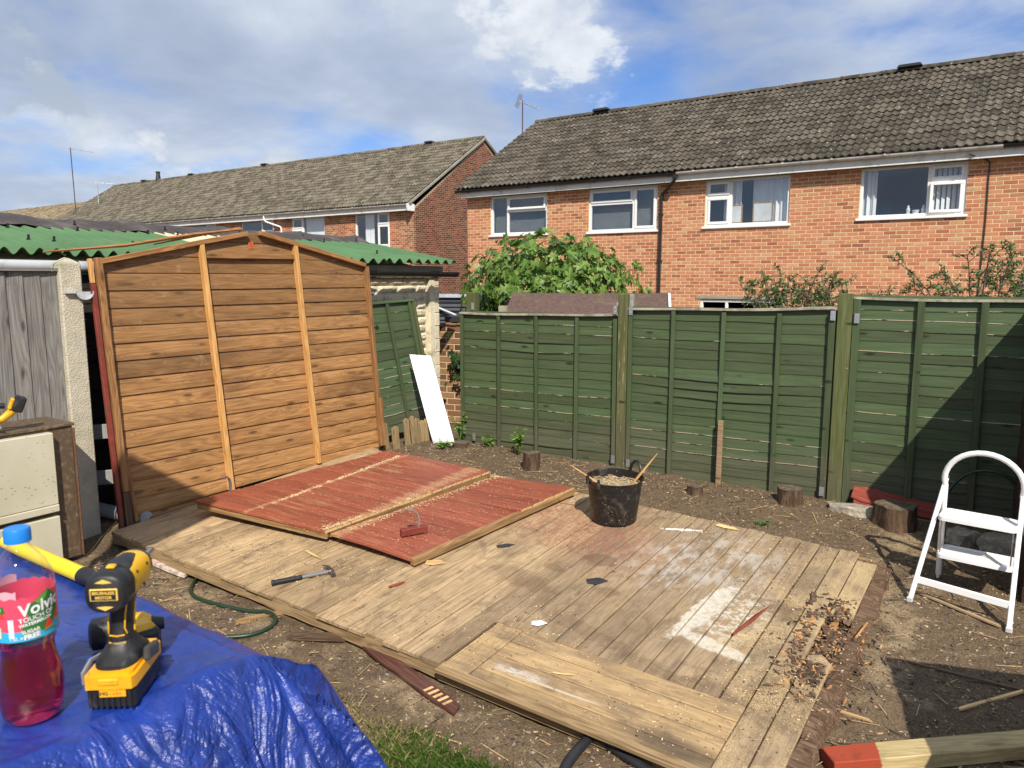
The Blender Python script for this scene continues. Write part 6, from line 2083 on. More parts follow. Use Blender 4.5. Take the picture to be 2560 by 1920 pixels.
# ------------------------------------------------------------------ left boundary: concrete post and grey feather-edge fence
def left_side():
    mc = plain('concrete_post_mat', (0.52, 0.47, 0.36), 0.95, var=.12, scale=90, bmp=1.0, bd=.008, dirt=(0.30, 0.31, 0.18), dscale=4)
    R = thing('concrete_post', 'cream concrete fence post with pitted face beside the standing gable', 'post', fr((-2.84, 4.87, 0.05), UH, (0, 0, 1)))
    mb = MB()
    w_, d_, h_ = 0.135, 0.11, 2.0
    mb.cbox(-w_ / 2, w_ / 2, -d_ / 2, d_ / 2, -0.3, h_ - .03, .008)
    mb.add([(-w_ / 2 + .004, -d_ / 2 + .004, h_ - .031), (w_ / 2 - .004, -d_ / 2 + .004, h_ - .031), (w_ / 2 - .004, d_ / 2 - .004, h_ - .031), (-w_ / 2 + .004, d_ / 2 - .004, h_ - .031), (0, -.02, h_ + .005), (0, .02, h_ + .005)], [(0, 1, 4), (1, 2, 5, 4), (2, 3, 5), (3, 0, 4, 5)])
    mb.obj('post', mc, R)
    G = thing('closeboard_fence', 'weathered grey vertical-board fence panel left of the concrete post', 'fence panel', fr(Vector((-2.84, 4.87, 0)) - UH * 0.07, -UH, (0, 0, 1)))
    mg = wood('grey_weathered_board', (0.105, 0.098, 0.088), (0.195, 0.182, 0.165), (0.30, 0.285, 0.26), .7, .85, .6, var=.14)
    # local x runs left (towards us); local y points to us... boards overlap like feather-edge
    n = 18
    for i in range(n):
        x0 = i * 0.098
        vv = [(x0, -.010, .12), (x0 + .118, -.010, .12), (x0 + .118, .010, .12), (x0, .002, .12)]
        h_ = 1.965 + rnd.uniform(-.006, .003)
        # grain along z: build along local x then turn upright
        mbb = MB().add([(0, 0, -.010), (0, .118, -.010), (0, .118, .004), (0, 0, .014), (h_ - .12, 0, -.010), (h_ - .12, .118, -.010), (h_ - .12, .118, .004), (h_ - .12, 0, .014)],
                       [(0, 3, 2, 1), (4, 5, 6, 7), (0, 1, 5, 4), (1, 2, 6, 5), (2, 3, 7, 6), (3, 0, 4, 7)])
        mbb.obj('fence_board', mg, G, fr((x0, 0.0, .12), (0, 0, 1), (0, 1, 0)))
    MB().box(0, 1.8, -.03, .035, 1.968, 1.985).obj('capping', mg, G)
    MB().box(0, 1.8, -.06, -.0105, 1.80, 1.87).obj('rail', mg, G)
    # things in the gap behind the gable: white pipe on the ground, boards
    P = thing('waste_pipe', 'pale grey pipe lying in the gap between concrete post and shed', 'pipe', T(-2.72, 5.12, gz(-2.72, 5.12) + .05))
    MB().tube([(-.25, .1, 0), (.22, -.12, 0)], .05, 14).obj('pipe', M_gutg, P, smooth=60)
    for (z, lb) in ((0.50, 'grey rail board in the dark gap behind the concrete post, lower'), (0.82, 'grey rail board in the dark gap behind the concrete post, upper')):
        B = thing('rail_board', lb, 'board', fr((-3.15, 5.00, z), (0.95, 0.12, .05), (0, 0, 1)))
        MB().cbox(0, .55, 0, .02, 0, .10, .003).obj('board', plain('rail_grey', (0.24, 0.24, 0.23), .8, var=.15), B)
left_side()
def dark_boards():  # boards coloured almost black so the gap looks shaded
    R = thing('gap_shade_boards', 'near-black lap boards added to stand in for shade in the gap behind the concrete post', 'boards', fr(Vector((-0.865, 8.62, 0)) + UH * -5.2 + VH * .16, UH, (0, 0, 1)))
    m = plain('gap_shade_black', (.022, .019, .016), .8, var=.25, scale=20, bmp=.3)
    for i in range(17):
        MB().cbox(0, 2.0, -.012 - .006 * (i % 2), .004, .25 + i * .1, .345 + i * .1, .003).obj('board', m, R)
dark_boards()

# ------------------------------------------------------------------ cream cabinet with a battery saw on top
def cabinet():
    o = Vector((-2.665, 4.50, 0))
    z0 = gz(o.x, o.y)
    CM = fr(Vector((o.x, o.y, z0)), -UH, (0, 0, 1))
    R = thing('drawer_cabinet', 'cream and brown drawer cabinet flecked with sawdust at the left edge', 'cabinet', CM)
    # local: x runs left towards us, y towards the camera side? (z cross x)
    m, nt, b = newmat('cabinet_cream')
    co = nd(nt, 'ShaderNodeTexCoord').outputs['Object']
    fl = mth(nt, 'MULTIPLY', step(nt, vor(nt, mapp(nt, co, (26, 26, 60)), 1.0), .20, .13), step(nt, noi(nt, co, 5, 3), .40, .55))
    c = mix(nt, mth(nt, 'MULTIPLY', fl, .8), ramp(nt, noi(nt, co, 3, 3), [(.3, (.50, .46, .33)), (.7, (.60, .56, .42))]), (.20, .11, .05))
    lk(nt, c, b.inputs['Base Color']); b.inputs['Roughness'].default_value = .45
    brn = plain('cabinet_brown', (0.105, 0.07, 0.042), .5, var=.12, scale=30, bmp=.1, dirt=(0.25, .18, .11), dscale=30)
    H_ = 0.865
    s = -1 if (Vector((0, 0, 1)).cross(-UH)).dot(VH) < 0 else 1      # sign of local y that faces V
    def bx(x0, x1, y0, y1, za, zb, name, mat, c_=.004):
        ya, yb = sorted((s * y0, s * y1))
        return MB().cbox(x0, x1, ya, yb, za, zb, c_).obj(name, mat, R)
    bx(0.0, 1.3, -0.42, 0.0, 0.03, H_ - .02, 'carcass', brn)
    bx(-.01, 1.32, -0.44, 0.012, H_ - .0195, H_, 'top', brn)
    bx(0.135, 1.30, 0.001, 0.055, .40, H_ - .035, 'drawer_front', m)
    bx(0.135, 1.30, 0.001, 0.060, .355, .398, 'drawer_pull', m)
    bx(0.135, 1.30, 0.001, 0.055, .05, .325, 'drawer_front', m)
    bx(-.006, .004, .001, .02, .03, H_ - .03, 'edge_strip', M_rust)
    # saw on the cabinet
    S = thing('cordless_saw', 'yellow and black cordless saw lying on the cabinet top at the left edge', 'power tool', CM @ T(0.42, s * -0.02, H_ + .0005))
    I = (CM @ T(0.42, s * -0.02, H_ + .0005)).inverted()
    ye = M_yel
    # work in world directions: r = image right, u = up
    r_ = Vector((0.80, 0.60, 0)); n_ = Vector((0.6, -0.8, 0))
    B0 = Matrix(((r_.x, n_.x, 0, 0), (r_.y, n_.y, 0, 0), (r_.z, n_.z, 1, 0), (0, 0, 0, 1)))
    LM = (I.to_3x3().to_4x4()) @ B0
    body = MB()
    body.tube([(-.10, 0, .075), (-.03, 0, .065), (.05, 0, .075), (.095, 0, .11), (.12, 0, .14)], [.030, .024, .020, .022, .028], 12)
    body.tube([(-.05, 0, .05), (0.03, 0, .045)], [.02, .015], 10)
    body.obj('body', ye, S, LM, smooth=60)
    MB().cbox(-.04, .05, -.033, .033, -.028, .028, .008).obj('battery', M_blk, S, LM @ T(.135, 0, .150) @ RY(radians(-68)), smooth=30)
    MB().cbox(-.03, .035, -.0335, .0335, .012, .032, .006).obj('battery_cover', ye, S, LM @ T(.120, 0, .150) @ RY(radians(-68)), smooth=30)
    MB().tube([(-.12, 0, .165), (-.02, 0, .160), (.07, 0, .150)], [.022, .019, .016], 10).obj('handle', M_blk, S, LM, smooth=60)
    MB().lathe([(0.0, 0), (.075, 0), (.08, .006), (.08, .018), (.06, .03), (0, .03)], 20, 0, None, False, False).obj('blade_guard', plain('saw_guard', (.10, .10, .105), .3, .8, bmp=0), S, LM @ T(-.05, 0, .001), smooth=40)
    MB().cbox(-.07, .045, -.05, .05, .0305, .038, .003).obj('shoe', M_metal, S, LM)
M_yel = plain('tool_yellow', (0.78, 0.42, 0.012), .38, var=.05, scale=30, bmp=.05, dirt=(.30, .17, .03), dscale=20)
M_blk = plain('tool_black', (0.014, 0.014, 0.015), .48, var=.2, scale=70, bmp=.25, dirt=(.06, .055, .05), dscale=25)
cabinet()

# ------------------------------------------------------------------ leaning green panel, pale stubs, white plastic board
def leaning():
    Pb = Vector((-0.80, 7.65, 0.46)); L = 1.25
    xd = (UH + Vector((0, 0, .03))).normalized()
    h_ = Vector((0, 0, 1)) - VH * .20
    h_ = (h_ - xd * h_.dot(xd)).normalized()
    nrm = xd.cross(h_) # away or towards
    M = Matrix(((xd.x, -nrm.x, h_.x, Pb.x), (xd.y, -nrm.y, h_.y, Pb.y), (xd.z, -nrm.z, h_.z, Pb.z), (0, 0, 0, 1)))
    R = thing('leaning_fence_panel', 'spare dark green fence panel leaning askew against the cream garage wall', 'fence panel', M)
    r = random.Random(77)
    n = 14
    e = L / n
    for i in range(n):
        slat_mesh(.86, e + .03, r, r.uniform(0, .01), None, r.uniform(0, .006)).obj('slat', [M_fence, M_fence_edge], R, T(-.86, 0, i * e))
    for x in (-.84, -.40, -.075, -.015):
        MB().cbox(x - .018, x + .018, -.043, -.018, .0 if x != -.015 else .03, L - .005, .002).obj('batten', M_fence_v if x != -.015 else M_fpost, R)
    MB().cbox(-.86, .004, -.045, .03, L - .003, L + .016, .003).obj('capping', M_fence, R)
    S = thing('broken_boards', 'pale broken fence boards standing below the leaning green panel', 'boards', fr((-1.12, 6.93, gz(-1.12, 6.93) - .02), (UH + VH * .25), (0, 0, 1)))
    wm = wood('pale_fence_board', (0.20, 0.13, 0.06), (0.36, 0.255, 0.13), (0.48, 0.36, 0.20), .3, .85, .5)
    for i, (x, w_, hh, a, d_) in enumerate(((-.10, .055, .30, -.12, .06), (0.0, .06, .30, -.18, .05), (.08, .075, .26, -.15, 0), (.19, .06, .33, -.16, -.02), (.25, .05, .35, -.17, -.03), (.305, .055, .32, -.18, -.03), (.36, .05, .29, -.18, -.03), (.41, .05, .30, -.19, -.03))):
        MB().add([(0, 0, 0), (0, w_, 0), (hh * .92, w_, 0), (hh, w_ * .5, 0), (hh * .95, 0, 0), (0, 0, .012), (0, w_, .012), (hh * .92, w_, .012), (hh, w_ * .5, .012), (hh * .95, 0, .012)],
                 [(0, 4, 3, 2, 1), (5, 6, 7, 8, 9), (0, 1, 6, 5), (1, 2, 7, 6), (2, 3, 8, 7), (3, 4, 9, 8), (4, 0, 5, 9)]).obj('board', wm, S, T(x, d_, 0) @ RY(a) @ RX(.12) @ fr((0, 0, 0), (0, 0, 1), (0, -1, 0)))
    A_ = Vector((-.745, 7.00, gz(-.745, 7.0) + .008)); B_ = Vector((-.545, 6.985, gz(-.545, 6.985) + .004)); C_ = Vector((-1.005, 7.36, 1.185))
    xd = (B_ - A_); h2 = C_ - A_
    W_ = xd.length
    z_ = xd.cross(h2).normalized()
    x_ = xd.normalized(); h2n = (h2 - x_ * 0).normalized()
    P = thing('white_plastic_board', 'white plastic cladding board leaning against the green panel beside the garage', 'cladding board', fr(A_, h2, z_)); PI_ = fr(A_, h2, z_).inverted()
    L2 = h2.length
    sg = 1 if (PI_ @ B_).y > 0 else -1
    mp = plain('white_plastic', (0.80, 0.81, 0.80), .3, var=.03, scale=5, bmp=0)
    shift = (PI_ @ B_).x
    vv, f = [], []
    ys = [0, .002, .064, .068, .073, .130, .134, .139, .198, .20]
    zs = [-.006, .004, .004, -.010, .004, .004, -.010, .004, .004, -.006]
    for s in range(9):
        x = L2 * s / 8
        for y_, z2 in zip(ys, zs):
            lo = (.03 * sin(y_ * 20) if s == 0 else 0)
            vv.append((x + shift * (y_ / .2) + lo, sg * y_, z2))
    k_ = len(ys)
    for s in range(8):
        for q in range(k_ - 1):
            a = s * k_ + q
            f.append((a, a + 1, a + k_ + 1, a + k_))
    o = MB().add(vv, f).obj('board', mp, P, smooth=25)
    sol = o.modifiers.new('thick', 'SOLIDIFY'); sol.thickness = .006; sol.offset = -1
leaning()

# ------------------------------------------------------------------ felt-roofed shed behind the fence
def felt_shed():
    mf = plain('mineral_felt', (0.105, 0.062, 0.050), .95, var=.28, scale=150, bmp=.5, dirt=(.16, .12, .06), dscale=3)
    R = thing('felt_roof_shed', 'small shed with brown mineral felt roof showing above the fence below the fig', 'shed', fr((-0.03, 9.15, 0), (0.985, -0.17, 0), (0, 0, 1)))
    W = 1.78
    MB().box(.04, W - .04, -.45, .75, -0.7, 1.36).obj('wall', M_fpost, R)
    mb = MB(); v = []; f = []
    n = 24
    prof = [(-.62, 1.30), (-.60, 1.335), (.45, 1.735), (.52, 1.745), (1.2, 1.36)]
    for i in range(n + 1):
        x = -.12 + (W + .24) * i / n
        for j, (y, z) in enumerate(prof):
            dx = 0.0
            if i == 0 and j in (2, 3): dx = .22
            v.append((x + dx * (1 if i == 0 else 0), y, z + .004 * sin(x * 9 + j) - .012 * sin(pi * i / n) * (1 if j in (2, 3) else 0)))
    for i in range(n):
        for j in range(4):
            a = i * 5 + j
            f.append((a, a + 1, a + 6, a + 5))
    mb.add(v, f)
    mb.obj('roof', mf, R, smooth=30)
    MB().box(W + .10, W + .13, -.60, .5, 1.30, 1.36, 0, T(0, -.6, 1.3) @ RX(math.atan2(.4, 1.05)) @ T(0, .6, -1.3)).obj('bargeboard', M_whitep, R)
    mo = MB()
    rr = random.Random(5)
    for i in range(60):
        x = W - .25 + rr.gauss(0, .12); y = -.2 + rr.gauss(0, .12); z = 1.335 + (y + .60) * .381
        mo.lathe([(0.02, 0), (.014, .008), (0, .011)], 6, 0, T(x, y, z + .004))
    mo.obj('moss', plain('moss', (.10, .075, .02), .95), R)
felt_shed()

# ------------------------------------------------------------------ plants
def leaf_mat(name, c0, c1, c2, trans=0.25):
    m, nt, b = newmat(name)
    r = objrand(nt, True)
    co = nd(nt, 'ShaderNodeTexCoord').outputs['Object']
    c = ramp(nt, r, [(0.0, c0), (0.55, c1), (1.0, c2)])
    c = mix(nt, .35, c, ramp(nt, noi(nt, co, 40, 3), [(.3, (.3, .3, .3)), (.7, (.7, .7, .7))]), 'OVERLAY')
    lk(nt, c, b.inputs['Base Color']); b.inputs['Roughness'].default_value = .42
    tr = nd(nt, 'ShaderNodeBsdfTranslucent', {'Color': c})
    mx = nd(nt, 'ShaderNodeMixShader', {0: trans, 1: b.outputs[0], 2: tr.outputs[0]})
    lk(nt, mx.outputs[0], nt.nodes['Material Output'].inputs[0])
    return m

def fig_leaf(seed):
    """five-lobed fig leaf, base at origin, tip along +x, folded and curled"""
    r = random.Random(seed)
    out = [(0, 0), (.05, .10), (-.04, .26), (.08, .42), (.22, .36), (.30, .20), (.42, .34), (.60, .46), (.72, .40), (.66, .24), (.58, .13), (.80, .17), (1.0, .12), (1.10, 0)]
    half = [(x * (1 + r.uniform(-.06, .06)), y * (1 + r.uniform(-.1, .1))) for x, y in out]
    mid = [(x, 0) for x in (0, .18, .36, .54, .74, 1.10)]
    vv, f = [], []
    def z(x, y): return -.22 * x * x + .16 * abs(y) - .35 * y * y
    ids = {}
    for sgn in (1, -1):
        o_ = len(vv)
        for x, y in half:
            vv.append((x, sgn * y, z(x, y) + r.uniform(-.02, .02)))
        cidx = [o_ + 0]
        c1 = len(vv); vv.append((.30, 0, z(.30, 0) - .015)); c2 = len(vv); vv.append((.62, 0, z(.62, 0) - .01))
        P = [o_ + i for i in range(len(half))]
        tri = [(P[0], P[1], c1), (P[1], P[2], c1), (P[2], P[3], c1), (P[3], P[4], c1), (P[4], P[5], c1), (P[5], P[10], c2), (c1, P[5], c2), (P[5], P[6], P[10]), (P[6], P[9], P[10]), (P[6], P[7], P[9]), (P[7], P[8], P[9]), (P[10], P[11], c2), (P[11], P[12], c2), (P[12], P[13], c2)]
        f += [t if sgn > 0 else t[::-1] for t in tri]
    return MB().add(vv, f)

def fig():
    base = Vector((0.55, 10.6, -0.6))
    R = thing('fig_tree', 'leafy fig tree with big lobed leaves behind the fence below the house windows', 'tree', T(*base))
    ml = leaf_mat('fig_leaf', (.055, .12, .018), (.125, .235, .036), (.25, .36, .075), .35)
    mb_ = plain('fig_bark', (.16, .13, .10), .9)
    r = random.Random(31)
    br = MB()
    tips = []
    for i in range(20):
        a = r.uniform(0, 6.28); rr = sqrt(r.random())
        tip = Vector((cos(a) * rr * 1.12, sin(a) * rr * .75, 2.35 + .55 * (1 - rr * rr) + r.uniform(-.2, .2)))
        mid = Vector((tip.x * .5, tip.y * .5, 1.3 + r.uniform(-.2, .2)))
        br.tube([(r.uniform(-.06, .06), r.uniform(-.06, .06), 0), mid, tip], [.05, .028, .008], 6)
        tips.append(tip)
    br.obj('branch', mb_, R)
    MB().tube([(0, 0, -.1), (0.02, 0, .4), (0, .02, .9)], [.11, .09, .06], 10).obj('trunk', mb_, R, smooth=60)
    protos = [fig_leaf(s) for s in range(5)]
    meshes = [p.mesh('leaf', ml, smooth=60, fixn=False) for p in protos]
    rest = MB()
    Mats = []
    while len(Mats) < 1450:
        a = r.uniform(0, 2 * pi); ct = r.uniform(-.55, 1.0); st = sqrt(1 - ct * ct)
        q = r.uniform(.62, 1.03)
        d = Vector((cos(a) * st, sin(a) * st, ct))
        lump = 1 + .20 * mnoise.noise(d * 2.6 + Vector((3, 0, 0))) + .1 * mnoise.noise(d * 6)
        p = Vector((d.x * 1.22, d.y * .85, d.z * .72)) * q * lump + Vector((0, 0, 2.42))
        if p.z < 1.55: continue
        out = Vector((d.x, d.y, d.z * .8 + .35)).normalized()
        nrm = (out + Vector((r.gauss(0, .4), r.gauss(0, .4), r.gauss(0, .4)))).normalized()
        hang = (Vector((d.x * .6 + r.gauss(0, .5), d.y * .6 + r.gauss(0, .5), -.55 + r.gauss(0, .35))))
        x = (hang - nrm * hang.dot(nrm)).normalized()
        M = fr(p, x, nrm) @ Matrix.Scale(r.uniform(.055, .17), 4)
        front = -(p.y) + .3 * p.z + (q - .8)
        Mats.append((front, M, r.randrange(5)))
    Mats.sort(key=lambda t: -t[0])
    for i, (fv, M, k_) in enumerate(Mats):
        if i < 300:
            link('leaf', meshes[k_], R, M)
        else:
            rest.add(protos[k_].v, protos[k_].f, 0, M)
    o = rest.obj('foliage', ml, R, smooth=60, fixn=False); o['kind'] = 'stuff'
fig()

def shrub(label, x, y, z0, stems, spread, hgt, nleaf, seed, arch=0.3, name='shrub', dirx=0.0):
    R = thing(name, label, 'shrub', T(x, y, z0))
    r = random.Random(seed)
    ml = leaf_mat('shrub_leaf', (.05, .095, .022), (.10, .165, .042), (.20, .235, .09))
    mb_ = plain('shrub_twig', (.14, .10, .08), .9)
    br = MB(); lf = MB()
    segs = []
    for i in range(stems):
        a = r.uniform(0, 6.28)
        d = Vector((cos(a) * spread * r.uniform(.4, 1) + dirx, sin(a) * spread * .5, 0))
        pts = []
        n = 9
        wob = Vector((r.uniform(-.1, .1), r.uniform(-.1, .1), 0))
        hh = hgt * r.uniform(.75, 1.05)
        for k_ in range(n):
            t = k_ / (n - 1)
            pts.append(Vector((d.x * t ** 1.4, d.y * t ** 1.4, hh * (t - arch * t * t * t)) ) + wob * sin(t * 4))
        br.tube(pts, [.016 * (1 - .75 * k_ / n) for k_ in range(n)], 5)
        for k_ in range(3, n):
            for q in range(3):
                p = pts[k_ - 1].lerp(pts[k_], r.random())
                dd = Vector((r.gauss(0, 1), r.gauss(0, .7), r.gauss(.35, .6))).normalized() * r.uniform(.10, .34)
                e = p + dd
                m_ = p.lerp(e, .5) + Vector((0, 0, .03))
                br.tube([p, m_, e], [.005, .0035, .0015], 4)
                segs.append((p, m_, e))
    for i in range(nleaf):
        p, m_, e = segs[int(r.random() ** .8 * len(segs)) % len(segs)]
        t = r.uniform(.25, 1.0)
        q = p.lerp(m_, t * 2) if t < .5 else m_.lerp(e, t * 2 - 1)
        nrm = Vector((r.gauss(0, 1), r.gauss(0, 1), r.gauss(.6, .7))).normalized()
        x = Vector((r.gauss(0, 1), r.gauss(0, 1), r.gauss(.1, .6)))
        x = (x - nrm * x.dot(nrm)).normalized()
        s = r.uniform(.030, .068)
        lf.add([(0, 0, 0), (s * .5, s * .20, s * .05), (s, 0, -s * .1), (s * .5, -s * .20, s * .05)], [(0, 1, 2), (0, 2, 3)], 0, fr(q, x, nrm))
    br.obj('branch', mb_, R)
    o = lf.obj('foliage', ml, R, fixn=False); o['kind'] = 'stuff'
shrub('straggly shrub with small narrow leaves above the middle fence panel', 3.62, 9.5, 0.2, 26, .9, 1.85, 10000, 41, .10)
shrub('small leafy sprig just right of the mossy fence post top', 4.40, 9.4, 0.4, 6, .35, 1.6, 900, 42, .1)
shrub('tall half-bare arching shrub above the shadowed fence panel at the right edge', 5.75, 9.2, 0.2, 22, 1.15, 2.5, 7500, 43, .22, dirx=-.05)

def sprout(label, x, y, dz, n, hgt, seed, c=((.10, .22, .03), (.16, .32, .05), (.24, .42, .09)), size=.035):
    R = thing('leafy_sprout', label, 'plant', T(x, y, gz(x, y) + dz), 'bright green sprouts')
    r = random.Random(seed)
    ml = leaf_mat('sprout_leaf', *c, trans=.35)
    st = MB(); lf = MB()
    for i in range(n):
        a = r.uniform(0, 6.28); d = Vector((cos(a), sin(a), 0)) * r.uniform(.02, .10)
        tip = Vector((d.x, d.y, hgt * r.uniform(.6, 1.0)))
        st.tube([(0, 0, 0), tip * .5 + Vector((0, 0, .02)), tip], [.003, .0025, .0015], 4)
        for k_ in range(8):
            t = .45 + .55 * k_ / 8
            p = tip * t
            aa = r.uniform(0, 6.28)
            x_ = Vector((cos(aa), sin(aa), r.uniform(-.2, .5))); s = size * r.uniform(.6, 1.2)
            lf.add([(0, 0, 0), (s * .35, s * .32, s * .1), (s * .7, s * .25, s * .05), (s * 1.1, 0, -s * .15), (s * .7, -s * .25, s * .05), (s * .35, -s * .32, s * .1)], [(0, 1, 2, 3), (0, 3, 4, 5)], 0, fr(p, x_, Vector((r.gauss(0, .4), r.gauss(0, .4), 1))))
    st.obj('stem', ml, R); lf.obj('leaf_cluster', ml, R, fixn=False)['kind'] = 'stuff'
sprout('bright green leafy sprout growing behind the peeled stump', 0.06, 6.62, .02, 9, .25, 51, size=.045)
sprout('tall weed at the foot of the leftmost fence post by the white board', -0.50, 7.10, .0, 7, .34, 52, size=.03)
sprout('small weed tuft at the foot of the leftmost fence panel', -0.20, 6.95, .0, 5, .10, 53, size=.04)
sprout('low weeds beside the white plastic board foot', -0.62, 6.90, .0, 6, .07, 54, size=.04)
sprout('scrap of green leaves lying on the soil right of the tub', 1.72, 5.05, .0, 3, .03, 55, (( .05, .14, .03), (.07, .2, .05), (.1, .25, .07)), .03)
def creeper():
    R = thing('creeper', 'dark green creeper with lobed leaves hanging on the brick pier', 'plant', T(-.62, 9.15, .95))
    ml = leaf_mat('creeper_leaf', (.02, .045, .012), (.03, .07, .018), (.05, .10, .03))
    r = random.Random(66); lf = MB(); pr = fig_leaf(9)
    for i in range(46):
        p = Vector((r.gauss(0, .09), -.06 + r.gauss(0, .05), r.gauss(0, .13)))
        lf.add(pr.v, pr.f, 0, fr(p, Vector((r.gauss(0, .6), r.gauss(0, .3), -.6)), Vector((r.gauss(0, .5), -1, .5))) @ Matrix.Scale(r.uniform(.06, .10), 4))
    lf.obj('leaf_cluster', ml, R, fixn=False)['kind'] = 'stuff'
    MB().tube([(0, 0.02, -.6), (.03, 0, -.2), (0, -.02, .1)], .008, 5).obj('stem', plain('creeper_stem', (.12, .09, .06), .9), R)
creeper()

def grass():
    r = random.Random(17)
    mb = MB()
    ml = [leaf_mat('grass_green', (.05, .10, .015), (.085, .155, .025), (.13, .20, .045), .3), leaf_mat('grass_dry', (.20, .16, .07), (.30, .25, .12), (.40, .34, .18), .2)]
    c = 0
    t_ = 0
    while c < 34000 and t_ < 300000:
        t_ += 1
        v = r.uniform(.9, 3.3); u = r.uniform(-1.2, -.16)
        p = fpt(v, u, 0)
        n_ = mnoise.noise(Vector((p.x * 2.1, p.y * 2.1, 5)))
        den = max(0, min(1, (-u - .20) / .25)) * 1.0 + n_ * .7
        if u > -.34: den = n_ * .8 - .25
        if r.random() > den: continue
        z = gz(p.x, p.y)
        hgt = r.uniform(.015, .05) * (1.25 if n_ > .1 else .8)
        a = r.uniform(0, 6.28); w_ = r.uniform(.0009, .0018)
        lx, ly = r.gauss(0, .5) * hgt, r.gauss(0, .5) * hgt
        dx, dy = cos(a) * w_, sin(a) * w_
        dry = 1 if r.random() < (.62 - .9 * n_) else 0
        mb.add([(p.x - dx, p.y - dy, z - .003), (p.x + dx, p.y + dy, z - .003), (p.x + lx * .4 + dx * .7, p.y + ly * .4 + dy * .7, z + hgt * .6), (p.x + lx, p.y + ly, z + hgt)], [(0, 1, 2), (0, 2, 3)], dry)
        c += 1
    o = mb.obj('grass', ml, fixn=False); o['kind'] = 'stuff'
    tag(o, 'short worn green and straw-coloured grass along the front of the floor', 'grass')
grass()

# ------------------------------------------------------------------ tarpaulin-covered pile in the foreground
ZT = 1.246
C1 = Vector((-0.464, 1.289, 0))
def vq(x, y):
    d = Vector((x, y, 0)) - C1
    return d.dot(VH), -d.dot(UH)
def tarp_z(a, q):
    """height of the tarpaulin at (a along V, q towards us)"""
    ox = max(a - (-0.03), -1.7 - a, 0.0); oy = max(-q + 0.0, q - 0.60, 0.0)
    d = sqrt(ox * ox + oy * oy)
    ang = atan2(oy if q < 0.2 else -oy, ox + 1e-6)
    fold = 0.0
    if d > 0:
        k_ = min(1.0, d / .16)
        fold = k_ * (0.060 * (abs(sin(ang * 3.4 + 0.9 + 1.2 * mnoise.noise(Vector((ang * 2, d * 3, 1))))) ** .6 - .6) + 0.008 * sin(ang * 13 + 3 * mnoise.noise(Vector((ang * 3, d * 4, 8)))) + 0.022 * mnoise.noise(Vector((q * 13 + a * 2, ang * 5, 2))) + 0.030 * (abs(sin(q * 15 + 2.2 * mnoise.noise(Vector((a * 5, q * 5, 3))))) ** .6 - .6))
    dd = max(0.0, d + fold * 1.0)
    z = ZT - (0.95 * dd * dd / (dd + .05) + 1.55 * dd * dd)
    wr = 0.0045 * mnoise.noise(Vector((a * 9, q * 9, 0))) + 0.006 * abs(mnoise.noise(Vector((a * 16 + q * 5, q * 14 - a * 6, 4)))) * min(1.0, d / .08 + .15) + 0.0025 * mnoise.noise(Vector((a * 33, q * 33, 6)))
    edge = 0.010 * math.exp(-(d / .05) ** 2) * sin(q * 21 + a * 9)
    return z + wr + (edge if d > 0 else 0)

